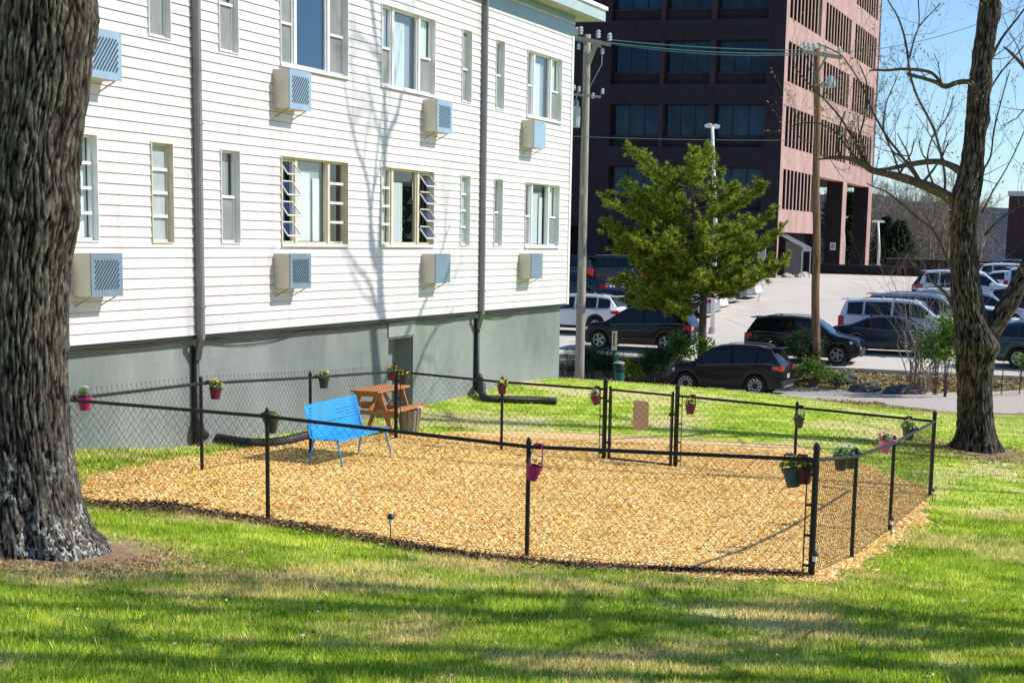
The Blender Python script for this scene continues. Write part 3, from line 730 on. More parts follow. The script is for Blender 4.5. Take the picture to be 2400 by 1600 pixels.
# downspouts: each a thing ------------------------------------------------
def downspout(x, ztop, label, xb, elbow):
    t = empty('downspout', nW*(-13.9)+uW*x+Vector((0, 0, 0)), PI/2-A_W, label, 'downspout', 'downspouts on the white building')
    m = MB(); m.box(-.055, .055, -.115, -.03, 1.72, ztop)
    m.box(-.035, .035, -.124, -.115, 1.74, ztop)
    m.build('pipe', MT['grey_gutter'], t, bevel=.008)
    for z in (2.2, 4.9, 7.6):
        s = MB(); s.box(-.062, .062, -.13, -.022, z, z+.03); s.build('strap', MT['grey_gutter'], t)
    m = MB(); m.bar((0, -.07, 1.74), (elbow*.9, .06, 1.42), .085, .085); m.build('elbow', MT['grey_gutter'], t)
    m = MB(); m.tube([(xb, .09, 1.62), (xb, .09, .12), (xb+.03, .05, .02)], .055, 10)
    m.tube([(elbow*.8, .07, 1.48), (xb, .09, 1.30)], .05, 8)
    m.build('lower_pipe', MT['black_plastic'], t, smooth=True)
downspout(22.23, 8.55, 'near grey downspout beside the tall frosted four pane window', .10, .12)
downspout(33.27, 8.5, 'far grey downspout between the two slim upper windows', .16, .14)
# loose cables sagging under the siding
m = MB()
def hang(m, a, b, sag, r, y, n=12):
    m.tube([(a[0]+(b[0]-a[0])*i/n, y, a[1]+(b[1]-a[1])*i/n-sag*4*(i/n)*(1-i/n)) for i in range(n+1)], r, 5)
for a, b, s in (((19, 1.78), (22.1, 1.76), .07), ((22.4, 1.76), (25.6, 1.72), .13), ((25.6, 1.72), (30.2, 1.74), .05), ((30.2, 1.74), (33.1, 1.78), .10), ((33.4, 1.76), (36, 1.74), .12), ((36, 1.74), (38.7, 1.78), .03), ((15, 1.75), (19, 1.78), .05)):
    hang(m, a, b, s*.7, .010, .04); hang(m, (a[0], a[1]-.02), (b[0], b[1]-.02), s*1.0, .005, .07)
o = m.build('cable', MT['black_plastic'], None); o.location = nW*(-13.9); o.rotation_euler = (0, 0, PI/2-A_W)
tag(o, 'thin black cables sagging along the bottom edge of the white siding', 'cable')
# corrugated black drain hoses
def hose(pts, label):
    P = [Vector(p) for p in pts]; Q = []
    for i in range(len(P)-1):
        n = max(2, int((P[i+1]-P[i]).length/.016))
        for k in range(n):
            t = k/n
            p0 = P[max(i-1, 0)]; p1 = P[i]; p2 = P[i+1]; p3 = P[min(i+2, len(P)-1)]
            Q.append(.5*((2*p1)+(p2-p0)*t+(2*p0-5*p1+4*p2-p3)*t*t+(3*p1-p0-3*p2+p3)*t**3))
    m = MB(); m.tube(Q, [.075+(.009 if (k % 2) else 0) for k in range(len(Q))], 12)
    tag(m.build('drain_hose', MT['black_plastic'], None, smooth=False), label, 'drain hose', 'corrugated drain hoses')
def gpx(px, py, dz=.07):
    p = onground(px, py); return (p.x, p.y, p.z+dz)
a = nW*(-13.97)+uW*22.33
hose([(a.x, a.y, .45), (a.x+.05, a.y, .28), gpx(480, 1012), gpx(530, 1022), gpx(590, 1028), gpx(650, 1024), gpx(700, 1012), gpx(760, 1004)], 'long black corrugated hose lying from the near downspout towards the blue bench')
a = nW*(-13.97)+uW*33.43
hose([(a.x, a.y, .40), (a.x+.08, a.y-.02, .25), gpx(1112, 920), gpx(1150, 924), gpx(1200, 926), gpx(1240, 927), gpx(1279, 929)], 'short black corrugated hose lying on grass from the far downspout')
# ------------------------------------------------------------------ brick office tower
TC = Vector((10.69, 105, 0))
tower = empty('office_tower', TC, -A_T, 'tall brown brick office tower, shaded front and sunlit pink side', 'building')
MT['fin_brick_shaded'] = brick_mat('brick_fin_shaded', (.03, .018, .018), (.024, .015, .016), (.02, .014, .015))  # fin brick darkened to carry the shade on the fin sides
ROWS = [(5.42, 7.86), (9.22, 11.68), (13.12, 15.52), (16.9, 19.36), (20.72, 23.2), (24.55, 27.0), (28.35, 30.8)]
TOPZ = 33
# sunlit side, x = 0 plane, y from 0 to 35
BAYS = [(.95, 10.9), (12.35, 22.1), (23.75, 33.35)]
m = MB(); T_ = .75
edges = [4.0]+[q for r in ROWS for q in r]+[TOPZ]
for i in range(0, len(edges), 2):
    z0, z1 = edges[i], edges[i+1]
    if i == 0:
        m.box(-T_, 0, .0, 11.6, 4.0, z1)
    elif i == 2:
        m.box(-T_, 0, 0, 35, z0, z1)
    else: m.box(-T_, 0, 0, 35, z0, z1)
ys_ = [0]+[q for b in BAYS for q in b]+[35]
for ri, (z0, z1) in enumerate(ROWS):
    for i in range(0, len(ys_), 2):
        if ri == 0 and i >= 4: continue
        y0_, y1_ = ys_[i], ys_[i+1]
        if ri == 0 and i == 2: y1_ = 11.6
        m.box(-T_, 0, y0_, y1_, z0, z1)
# fix: first band above row 0 reaches over the portal
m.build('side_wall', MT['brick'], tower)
for ri, (z0, z1) in enumerate(ROWS[:6]):
    for bi, (a, b) in enumerate(BAYS):
        if ri == 0 and bi > 0: continue
        w = MB(); w.box(-T_-.08, -T_-.02, a, b, z0, z0+.06); w.box(-T_-.08, -T_-.02, a, b, z1-.06, z1)
        W = w.build('window', MT['black_paint'], tower)
        fn = MB(); fe = MB()
        for k in range(1, 9):
            y = a+(b-a)*k/9; fn.box(-T_+.05, -.06, y-.13, y+.13, z0, z1); fe.box(-.0595, -.02, y-.13, y+.13, z0, z1)
        fn.build('fins', MT['fin_brick_shaded'], W); fe.build('fin_edges', MT['brick'], W)
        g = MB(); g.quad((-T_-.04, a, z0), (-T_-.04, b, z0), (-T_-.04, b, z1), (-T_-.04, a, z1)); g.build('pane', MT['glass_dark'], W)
# portal columns on the side: corner pier, two blades
for (y0_, y1_, zt) in ((0, .42, 4.0),):
    m = MB(); m.box(-1.1, 0, y0_, y1_, .9, zt); m.build('column', MT['brick'], tower)
for (y0_, y1_) in ((21.75, 23.35), (33.2, 34.9)):
    m = MB(); m.box(-.03, 0, y0_, y1_, .9, 7.858); m.build('column_face', MT['brick'], tower)
    m = MB(); m.box(-1.2, -.034, y0_, y1_, .9, 7.858); m.build('column', MT['brick_dark_shaded'], tower)  # blade body takes the shaded brick colour, its thin face the sunlit one
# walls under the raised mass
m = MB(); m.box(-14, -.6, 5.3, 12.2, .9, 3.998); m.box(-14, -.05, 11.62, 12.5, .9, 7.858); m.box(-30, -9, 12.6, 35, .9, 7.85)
m.build('ground_floor_wall', MT['brick_dark_shaded'], tower)
m = MB(); m.box(-30, -.76, .5, 34.9, 7.87, 7.99); m.box(-30, -.76, .76, 11.5, 4.02, 4.12); m.build('soffit', MT['brick_dark_shaded'], tower)
# shaded front, y = 0 plane
FB = []   # bays
for g0 in (0, -12.45, -24.9):
    FB += [(g0-11.05, g0-7.92), (g0-7.62, g0-4.72), (g0-4.33, g0-1.2)]
m = MB(); fr_edges = [4.1]
bands = [(4.1, 5.25)]+[(r[1], r[1]+1.22) for r in ROWS]
bands[-1] = (ROWS[-1][1], TOPZ)
for z0, z1 in bands: m.box(-38, -.76, 0, .74, z0, z1)
opz = [(bands[i][1], bands[i+1][0]) for i in range(len(bands)-1)]
for z0, z1 in opz:
    for g0 in (0, -12.45, -24.9):
        m.box(g0-1.12, g0-(.76 if g0 == 0 else 0), 0, .74, z0, z1)
        m.box(g0-12.45, g0-11.1, 0, .74, z0, z1)
m.box(-.76, -.004, -.03, -.002, 4.0, TOPZ); m.box(-1.1, -.004, -.03, -.002, .9, 3.995)  # thin dark skin paints shade over the corner's sunlit brick ends
m.build('front_wall', MT['brick_dark_shaded'], tower)
for z0, z1 in opz:
    for g0 in (0, -12.45, -24.9):
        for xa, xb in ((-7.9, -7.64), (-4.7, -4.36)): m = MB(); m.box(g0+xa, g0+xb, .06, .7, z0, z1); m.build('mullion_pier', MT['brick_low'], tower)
for z0, z1 in opz[:5]:
    for a, b in FB[:7]: m = MB(); m.box(a, b, .42, .7, z0, z0+.62); m.build('spandrel', MT['brick_dark_shaded'], tower)
for z0, z1 in opz[:5]:
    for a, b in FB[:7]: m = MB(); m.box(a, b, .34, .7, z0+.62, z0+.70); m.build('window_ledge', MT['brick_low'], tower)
for z0, z1 in opz[:5]:
    for a, b in FB[:7]:
        w = MB()
        for k in (0, 1, 2, 3):
            x = a+.03+(b-a-.06)*k/3; w.box(x-.03, x+.03, .62, .70, z0+.72, z1-.02)
        w.box(a, b, .62, .70, z1-.06, z1); w.box(a, b, .62, .70, z0+.70, z0+.76)
        W = w.build('window', MT['black_paint'], tower)
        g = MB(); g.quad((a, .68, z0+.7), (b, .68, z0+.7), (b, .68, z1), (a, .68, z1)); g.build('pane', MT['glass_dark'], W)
# ground floor arcade of the front
m = MB()
for x0_, x1_ in ((-12.45, -11.0), (-24.9, -23.4)): m.box(x0_, x1_, 0.02, .8, .6, 4.098)
m.box(-1.9, -1.12, .1, .8, .6, 4.098); m.box(-30, -1.2, 4.5, 5.2, .6, 4.098)
m.build('column', MT['brick_dark_shaded'], tower)
m = MB(); m.box(-38, -.78, 4.0, 35, 8.1, TOPZ-.5); m.box(-38, -14.2, 12, 35, .6, 8.1); m.build('core', MT['dark_room'], tower)
m = MB(); m.box(-38.1, .0, 0, 35, TOPZ, TOPZ+.2); m.build('roof', MT['brick_low'], tower)
m = MB(); m.box(-38, 0, 34.3, 35, 8.0, TOPZ-.01); m.build('rear_wall', MT['brick_dark_shaded'], tower)
m = MB(); m.box(-38, -37.3, 1, 34, .6, TOPZ-.01); m.build('far_wall', MT['brick_dark_shaded'], tower)
# entrance awning, notice plates
t = empty('awning', TC+Vector((0, 0, 0)), -A_T, 'grey sloping entrance awning on thin posts at the tower corner', 'awning')
m = MB(); m.add(((-.3, .6, 3.95), (-.3, 3.4, 3.95), (1.5, 3.4, 3.1), (1.5, .6, 3.1), (1.5, .6, 2.85), (1.5, 3.4, 2.85)), ((0, 1, 2, 3), (3, 2, 5, 4)))
m.build('canopy', mottled('awning_cloth', (.07, .08, .085), (.13, .145, .15), 6, .8), t, fixn=False)
for y in (.7, 3.3):
    m = MB(); m.tube([(1.45, y, 2.9), (1.45, y, 1.15)], .035, 8); m.build('post', MT['galv'], t)
def plate(name, x, y, z, w, h, label, nrm='front'):
    t = empty(name, TC, -A_T, label, 'sign')
    m = MB(); m.box(x-w/2, x+w/2, y-.04, y-.012, z, z+h); m.build('board', MT['white_metal'], t)
    m = MB(); m.box(x-w/2+.06, x+w/2-.06, y-.046, y-.0405, z+.1, z+h-.1); m.build('face', MT['curtain_grey'], t)
plate('notice_sign', -.92, 0, 2.2, .5, .85, 'pale rectangular notice on the shaded tower front by its corner')
plate('notice_sign', -.55+0, 21.75, 2.9, .42, .55, 'small pale notice on the dark portal column')
# planted stones at the entrance
def stone(m, p, r, seed):
    n = 16; k = 11; base = len(m.v); rr = random.Random(seed)
    for i in range(k+1):
        for j in range(n):
            th = PI*i/k; ph = 2*PI*j/n
            q = Vector((math.sin(th)*math.cos(ph), math.sin(th)*math.sin(ph), math.cos(th)*.65))
            q *= r*(1+.55*noise.noise(q*1.7+Vector((seed*3.1, 0, 0)))+.22*noise.noise(q*5+Vector((seed*1.7, 2, 0)))); m.v.append(tuple(Vector(p)+q))
    for i in range(k):
        for j in range(n): m.f.append((base+i*n+j, base+i*n+(j+1) % n, base+(i+1)*n+(j+1) % n, base+(i+1)*n+j))
MT['stone'] = mottled('stone', (.30, .27, .23), (.58, .53, .46), 4, .9, .6, .02, .2)
MT['stone_dark'] = mottled('stone_dark', (.06, .055, .05), (.22, .19, .17), 4, .9, .7, .02, .2)
for k in range(7):
    p = TC+bT*(.5+random.random()*.8)+uT*(1.2+.6*k); m = MB(); stone(m, (p.x, p.y, 1.22), .32+.12*random.random(), k)
    tag(m.build('rock', MT['stone'], None, smooth=True), 'pale rock in the planted bed by the tower entrance', 'rock', 'rocks in the entrance bed')

# low black wall, terrace and further brick building
wl = empty('low_wall', TC+uT*16.6, -A_T, 'low dark brick wall running right from the tower columns', 'wall')
m = MB(); m.box(-1.1, 40, 0, .4, .6, 1.86); m.build('wall', MT['brick_dark_shaded'], wl)
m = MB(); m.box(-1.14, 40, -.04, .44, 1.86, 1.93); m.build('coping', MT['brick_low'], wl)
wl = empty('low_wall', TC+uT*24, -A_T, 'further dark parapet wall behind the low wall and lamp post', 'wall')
m = MB(); m.box(3.2, 11.4, 0, .4, .6, 2.35); m.build('wall', MT['brick_dark_shaded'], wl)
m = MB(); m.box(3.1, 11.4, -.05, .45, 2.35, 2.42); m.build('coping', MT['stone_dark'], wl)
lb = empty('brick_building', TC+bT*11.5+uT*27, -A_T, 'low dark brick building behind the forked tree at the right', 'building')
m = MB(); m.box(0, 50, 0, 30, .6, 7.2); m.build('wall', MT['brick_low'], lb)
m = MB(); m.box(-.1, 50.1, -.1, 30.1, 7.2, 7.55); m.build('parapet', MT['galv'], lb)
for k in range(4):
    m = MB(); m.box(3+6*k, 7.4+6*k, -.06, -.01, 1.3, 4.4); W = m.build('window', MT['black_paint'], lb)
    g = MB(); g.quad((3.1+6*k, -.07, 1.4), (7.3+6*k, -.07, 1.4), (7.3+6*k, -.07, 4.3), (3.1+6*k, -.07, 4.3)); g.build('pane', MT['glass_dark'], W)
# ------------------------------------------------------------------ chain-link pen
def colx(px, a, b):
    """point of the plan line a-b that the column px looks at"""
    d = ray(px, 1000); k = d.x/d.y
    t = (a.x-k*a.y)/((a.x-b.x)-k*(a.y-b.y)); p = a+(b-a)*t
    return Vector((p.x, p.y, hz(p.x, p.y)))
G = lambda v: Vector((v.x, v.y, hz(v.x, v.y)))
RH = 1.18
fence = empty('chain_link_fence', G(F3), 0, 'black chain link fence round the wood chip pen', 'fence')
org = G(F3)
L = lambda p: Vector(p)-org
P1 = colx(614, F0, F3); P2 = colx(1215, F0, F3)
L1 = colx(463, F0, F9); L2 = colx(713, F0, F9)
B1 = colx(1152, F9, F6); G1 = colx(1388, F9, F6); G2 = colx(1553, F9, F6); B3 = colx(1828, F9, F6)
Rr1 = colx(1970, F3, F6); Rr2 = colx(2055, F3, F6)
c0, c3, c6, c9 = G(F0), G(F3), G(F6), G(F9)
def post(p, r, h, name='post', dome=True, lean=(0, 0)):
    m = MB(); q = L(p); top = q+Vector((lean[0], lean[1], h))
    m.tube([q-Vector((0, 0, .25)), top], r, 12)
    if dome: m.lathe([(r*1.15, 0), (r*1.15, .03), (r*.9, .055), (r*.4, .072), (.004, .078)], top-Vector((0, 0, .005)), 12)
    # small dug-up collar is left to the ground
    return m.build(name, MT['black_paint'], fence, smooth=False)
for p in (c0, c3, c6, c9): post(p, .032, 1.27, 'corner_post')
for p in (P1, P2, L1, L2, B1, B3, Rr1, Rr2): post(p, .024, RH+.02)
for p in (G1, G2): post(p, .037, 1.29, 'gate_post')
runs = [('front', [c0, P1, P2, c3]), ('left', [c0, L1, L2, c9]), ('back', [c9, B1, G1]), ('back2', [G2, B3, c6]), ('right', [c3, Rr1, Rr2, c6])]
def samp(pts, st=.25):
    out = []
    for a, b in zip(pts, pts[1:]):
        n = max(2, int((b-a).length/st))
        for k in range(n): out.append(a+(b-a)*k/n)
    return out+[pts[-1]]
def chain(a0, pts, h0, h1, parent, fz=lambda p: hz(p.x, p.y), off=.0, pitch=.0565, r=.0019, barb=False):
    """woven diamond wire fabric following a run of posts"""
    seg = []; tot = 0
    for a, b in zip(pts, pts[1:]): seg.append((tot, a, b)); tot += (Vector((b.x, b.y, 0))-Vector((a.x, a.y, 0))).length
    def P(s):
        for t0, a, b in reversed(seg):
            if s >= t0-1e-6:
                Lh = (Vector((b.x, b.y, 0))-Vector((a.x, a.y, 0))).length; k = (s-t0)/Lh; return a+(b-a)*k
        return pts[0]
    H = h1-h0; m = MB(); rows = int(round(H/pitch)); dz = H/rows; ds = pitch*.98
    nx = int(tot/ds)
    bx = {}
    def node(i, j):
        if (i, j) in bx: return bx[(i, j)]
        s = min(max(i*ds/1.0, 0), tot); p = P(s); wob = .006*noise.noise(Vector((s*2, j*.3, a0)))
        q = Vector((p.x, p.y, p.z+h0+j*dz+wob))+Vector((0, 0, .012*noise.noise(Vector((s*1.2, a0, 0)))*(rows-j)/rows))
        bx[(i, j)] = q; return q
    dirs = (Vector((pts[-1].x-pts[0].x, pts[-1].y-pts[0].y, 0))).normalized(); nn = Vector((-dirs.y, dirs.x, 0))
    for par in (0, 1):
        for i0 in range(-rows, nx+1):
            # polyline up the diagonal
            ln = []
            for j in range(rows+1):
                i = i0+j if par == 0 else i0+rows-j
                if 0 <= i <= nx:
                    q = node(i, j)-org+nn*(.0022 if (j+par) % 2 else -.0022); ln.append(q)
            if (i0 % 2) == 0 and len(ln) > 1: m.tube(ln, r, 3, caps=False)
    if barb:
        for i in range(0, nx+1, 2):
            q = node(min(i, nx), rows)-org
            m.tube([q, q+Vector((0, 0, .045)), q+dirs*.012+Vector((0, 0, .062))], r*1.3, 3); m.tube([q+Vector((0, 0, .03)), q-dirs*.014+Vector((0, 0, .055))], r*1.3, 3)
    return m.build('mesh_panel', MT['wire'], parent, fixn=False)
for ri, (nm, pts) in enumerate(runs):
    for a, b in zip(pts, pts[1:]):
        d = (Vector((b.x-a.x, b.y-a.y, 0))).normalized()
        m = MB(); m.tube([L(a)+Vector((0, 0, RH-.01)), L(b)+Vector((0, 0, RH-.01))], .0205, 10); m.build('top_rail', MT['black_paint'], fence)
    chain(ri*7.3, pts, .03, RH+(.0 if nm != 'left' else .035), fence, barb=(nm == 'left'), r=.0017 if nm != 'right' else .0019)
    # fasteners on posts and rails, tension wire at the bottom
    m = MB()
    for q in samp(pts, .45):
        m.lathe([(.025, -.004), (.025, .004)], L(q)+Vector((0, 0, RH-.01)), 8, axis='x')
    m.tube([L(q)+Vector((0, 0, .04)) for q in samp(pts, .6)], .0025, 4)
    m.build('wire_ties', MT['black_paint'], fence, fixn=False)
# tension bars, band clamps beside the terminal posts
for p, o_ in ((c3, c0), (c3, c6), (G1, c9), (G2, c6), (c6, c3), (c9, c6)):
    d = (Vector((o_.x-p.x, o_.y-p.y, 0))).normalized()*.085
    m = MB(); q = L(p)+d; m.tube([q+Vector((0, 0, .03)), q+Vector((0, 0, RH-.03))], .0075, 6)
    for k in range(4): m.bar(L(p)+Vector((0, 0, .12+k*.3)), q+Vector((0, 0, .12+k*.3)), .012, .025)
    m.build('tension_bar', MT['black_paint'], fence)
# gate
gd = Vector((G2.x-G1.x, G2.y-G1.y, 0)); gl = gd.length; gz = (G1.z+G2.z)/2
gate = empty('gate', G1, math.atan2(gd.y, gd.x), 'narrow black chain link gate in the far side of the pen', 'gate')
gx0, gx1, gb, gt = .085, gl-.075, .02, 1.19; sl = (G2.z-G1.z)
m = MB(); m.tube([(gx0, 0, gb), (gx0, 0, gt+.04)], .021, 10); m.tube([(gx1, 0, gb+sl), (gx1, 0, gt+.04+sl)], .021, 10)
m.tube([(gx0, 0, gt-.02), (gx1, 0, gt-.02+sl)], .0185, 10); m.tube([(gx0, 0, gb+.02), (gx1, 0, gb+.02+sl)], .0185, 10); m.build('frame', MT['black_paint'], gate)
_o = org; org = Vector((0, 0, 0))
gm = chain(55, [Vector((gx0+.02, 0, 0)), Vector((gx1-.02, 0, sl))], .05, 1.16, gate); org = _o
for z in (.30, .98):
    m = MB(); m.bar((0, 0, z), (gx0, 0, z), .03, .04); m.lathe([(.03, -.02), (.03, .02)], (gx0, 0, z), 8); m.build('hinge', MT['black_paint'], gate)
m = MB(); m.bar((gx1, 0, .86+sl), (gl, 0, .86+sl), .025, .03); m.bar((gx1-.05, -.02, .86+sl), (gx1+.02, -.02, .86+sl), .02, .05); m.build('latch', MT['black_paint'], gate)
m = MB(); m.tube([(gx0+.03, 0, .05), (gx0+.03, 0, 1.15)], .006, 6); m.tube([(gx1-.03, 0, .05+sl), (gx1-.03, 0, 1.15+sl)], .006, 6); m.build('tension_bar', MT['black_paint'], gate)
s = empty('blank_sign', G1, math.atan2(gd.y, gd.x), 'blank tan board with rounded corners hung on the far side of the gate', 'sign')
def rrect(x0, x1, z0, z1, r, n=4):
    pts = []
    for cx_, cz_, a0 in ((x1-r, z1-r, 0), (x0+r, z1-r, 90), (x0+r, z0+r, 180), (x1-r, z0+r, 270)):
        for k in range(n+1): a = math.radians(a0+90*k/n); pts.append((cx_+r*math.cos(a), cz_+r*math.sin(a)))
    return pts
sx = (gx0+gx1)/2-.01
m = MB(); m.prism(rrect(sx-.135, sx+.135, .56+sl/2, 1.03+sl/2, .05), .03, .036, axis='y')
m.build('board', mottled('sign_back', (.66, .44, .28), (.74, .52, .34), 2, .6), s)
m = MB()
for x in (sx-.1, sx+.1): m.tube([(x, .035, 1.0+sl/2), (x, -.01, 1.01+sl/2)], .004, 4)
m.build('tie', MT['black_plastic'], s)

# ------------------------------------------------------------------ hanging flower pots
def pot_mat(nm, a, b): MT[nm] = mottled(nm, a, b, 8, .35, .1, .002, .5)
pot_mat('pot_maroon', (.08, .003, .028), (.13, .006, .04)); pot_mat('pot_magenta', (.30, .004, .12), (.42, .008, .18)); pot_mat('pot_black', (.02, .022, .025), (.05, .052, .055)); pot_mat('pot_slate', (.03, .07, .09), (.06, .11, .13)); pot_mat('pot_pink', (.75, .10, .40), (.85, .2, .5))
pot_mat('pot_white', (.5, .52, .52), (.65, .67, .67))
def flower_pot(px, py, line, mat, fl, label, size=1.0, tilt=0, dzr=0, side=1, nleaf=70, name='flower_pot', nfl=9):
    a, b = line; p = colx(px, a, b)
    d = (Vector((b.x-a.x, b.y-a.y, 0))).normalized(); nn = Vector((-d.y, d.x, 0))
    if nn.y > 0: nn = -nn                              # towards the viewer
    nn *= side
    top = at(px, py, p.y).z
    size *= .88; R_, Hh = .095*size, .185*size
    hoff = nn*(.03+R_*.95)
    t = empty(name, (p.x+hoff.x, p.y+hoff.y, top), math.atan2(d.y, d.x), label, 'flower pot', 'flower pots hung on the chain link fence')
    t.rotation_euler = (0, 0, math.atan2(d.y, d.x))
    Mt = Matrix.Rotation(tilt, 4, 'Y')
    m = MB(); m.lathe([(.001, -Hh), (R_*.68, -Hh), (R_*.70, -Hh+.01), (R_*.96, -.035), (R_*1.06, -.034), (R_*1.08, 0), (R_*.98, 0), (R_*.94, -.03), (.001, -.032)], (0, 0, 0), 20, M=Mt, cap=False)
    m.build('bucket', MT[mat], t, smooth=False)
    m = MB(); m.lathe([(.001, -.028), (R_*.93, -.028)], (0, 0, 0), 14, M=Mt, cap=False); m.build('soil', MT['soil'], t)
    rail = (p.z+RH-top)
    sgn = 1 if nn.dot(Vector((-d.y, d.x, 0))) > 0 else -1
    m = MB(); hy = -sgn*(.03+R_*.95)
    m.tube([(-R_, 0, -.02), (-R_*.8, hy*.5, rail*.6+.0), (-.035, hy, rail+.03), (.035, hy, rail+.03), (R_*.8, hy*.5, rail*.6), (R_, 0, -.02)], .007, 6)
    m.box(-.05, .05, hy-.03, hy+.03, rail+.012, rail+.026)
    m.build('handle', MT[mat], t)
    rr = random.Random(int(px*7+py)); m = MB()
    for i in range(nleaf):
        th = rr.uniform(0, 2*PI); ph = rr.uniform(.1, 1.45); Rl = R_*rr.uniform(.7, 1.55)
        c = Vector((math.cos(th)*math.sin(ph)*Rl, math.sin(th)*math.sin(ph)*Rl, math.cos(ph)*Rl*.8-.005))
        n_ = c.normalized(); s_ = .028*size*rr.uniform(.6, 1.3); e1 = n_.orthogonal().normalized(); e1.rotate(Matrix.Rotation(rr.uniform(0, 6.3), 3, n_)); e2 = n_.cross(e1)
        e1 = (e1+n_*rr.uniform(-.5, .6)).normalized()
        m.add((c-e1*s_, c+e2*s_*.55, c+e1*s_*1.1, c-e2*s_*.55), ((0, 1, 2, 3),))
    m.build('foliage', MT['leaf_pot'], t, fixn=False)
    m = MB()
    for i in range(nfl):
        th = rr.uniform(0, 2*PI); ph = rr.uniform(.0, 1.25); Rl = R_*rr.uniform(1.2, 1.65)
        c = Vector((math.cos(th)*math.sin(ph)*Rl, math.sin(th)*math.sin(ph)*Rl, math.cos(ph)*Rl*.85+.01))
        n_ = (c.normalized()+Vector((0, 0, .3))).normalized(); e1 = n_.orthogonal().normalized(); e2 = n_.cross(e1)
        for k in range(5):
            a_ = 2*PI*k/5; dd = e1*math.cos(a_)+e2*math.sin(a_); sd = e1*-math.sin(a_)+e2*math.cos(a_); s_ = .026*size
            m.add((c, c+dd*s_*.6+sd*s_*.45+n_*.004, c+dd*s_, c+dd*s_*.6-sd*s_*.45+n_*.004), ((0, 1, 2, 3),))
    if nfl: m.build('flowers', MT['fl_'+fl], t, fixn=False)
    return t
LF, LL, LB, LR = (F0, F3), (F0, F9), (F9, F6), (F3, F6)
flower_pot(176, 908, LL, 'pot_magenta', 'white', 'magenta flower pot half hidden by the big trunk', tilt=-.1)
flower_pot(480, 888, LL, 'pot_maroon', 'yellow', 'dark red pot with yellow flowers beside the near downspout', tilt=.12, side=1)
flower_pot(729, 866, LL, 'pot_black', 'yellow', 'black pot with yellow flowers left of the picnic table', side=1)
flower_pot(904, 851, (F9-Vector((.4, -.12, 0)), F6), 'pot_maroon', 'yellow', 'dark red flower pot hanging left of the far left corner post', size=.95)
flower_pot(933, 862, LB, 'pot_black', 'yellow', 'black flower pot hanging right of the far left corner post', size=.9, side=1)
flower_pot(1157, 883, LB, 'pot_maroon', 'yellow', 'dark red pot with yellow flowers on the post above the short drain hose', size=.95)
flower_pot(1369, 907, LB, 'pot_maroon', 'white', 'tilted red pot with white flowers just left of the gate', size=.95, tilt=-.3)
flower_pot(1588, 926, LB, 'pot_maroon', 'yellow', 'dark red pot with sparse yellow flowers just right of the gate', size=1.0, nfl=5)
flower_pot(1837, 957, LB, 'pot_black', 'white', 'black pot with white flowers on the far fence right of the parked car')
flower_pot(2086, 978, LB, 'pot_black', 'yellow', 'pot with yellow flowers showing over the rail by the far right corner post', nfl=14)
flower_pot(611, 962, LF, 'pot_black', 'white', 'black pot seen from behind on the near left post', size=1.0, side=-1, nfl=1, nleaf=90)
flower_pot(1238, 1066, LF, 'pot_magenta', 'white', 'bright magenta bucket on the near middle post', size=.95, tilt=.22, nfl=1, nleaf=14)
flower_pot(1815, 1078, LF, 'pot_slate', 'yellow', 'slate grey pot with yellow flowers left of the near corner post', size=1.15, tilt=-.15, side=-1, nfl=12)
flower_pot(1845, 1072, LF, 'pot_maroon', 'white', 'dark maroon pot with green leaves hanging against the near corner post', size=1.1, side=-1, nfl=0)
for px_, mt_, f_, lb_, yy in ((1957, 'pot_black', 'white', 'black pot left of its twin, behind the near part of the right hand fence', 1047), (1978, 'pot_black', 'white', 'black pot right of its twin, behind the right hand fence', 1044), (2054, 'pot_pink', 'pink', 'bright pink pot seen through the right hand fence', 1012), (2106, 'pot_black', 'purple', 'purple flowering pot seen through the fence at the far right corner', 985)):
    flower_pot(px_, yy, LR, mt_, f_, lb_, size=1.0, side=-1)

# ------------------------------------------------------------------ blue bench
bl = (onground(431/3.92*.98+600*.98, (1228/3.92+780)*.98)); 
def dz(x, y): return ((x/3.92+600)*.98, (y/3.92+780)*.98)
BL = onground(*dz(435, 1225)); FL = onground(*dz(615, 1228)); FR = onground(*dz(1085, 1130)); BR = onground(*dz(920, 1115))
bc = (BL+FL+FR+BR)/4
ax = ((FR-FL)+(BR-BL)); ax.z = 0; ax.normalize()
0 and print('bench', BL, FL, FR, BR, 'len', (FR-FL).length, 'dep', (FL-BL).length)
bench = empty('garden_bench', (bc.x+.13, bc.y+.03, hz(bc.x, bc.y)), math.atan2(ax.y, ax.x), 'bright blue perforated metal bench standing on the wood chips', 'bench')
MT['blue'] = mottled('bench_blue', (.012, .28, .68), (.03, .35, .78), 3, .35, .05, .001, .5)
W2 = .98
def slotted(m, P, nu, nv, skip):
    """sheet P(u,v) of nu x nv cells with slots left out"""
    vs = [P(i/nu, j/nv) for j in range(nv+1) for i in range(nu+1)]
    fs = []
    for j in range(nv):
        for i in range(nu):
            if not skip(i, j): fs.append((j*(nu+1)+i, j*(nu+1)+i+1, (j+1)*(nu+1)+i+1, (j+1)*(nu+1)+i))
    m.add(vs, fs)
def solid(o, t=.004):
    md = o.modifiers.new('thick', 'SOLIDIFY'); md.thickness = t; md.offset = 0
def back(u, v):      # v 0 bottom .. 1 top, rolled over at the top
    x = -W2+2*W2*u
    z = .44+.44*min(v, .93)/.93; y = .20+.10*(v)**1.2
    if v > .93: y += .03*(v-.93)/.07; z += .012
    return Vector((x, y, z))
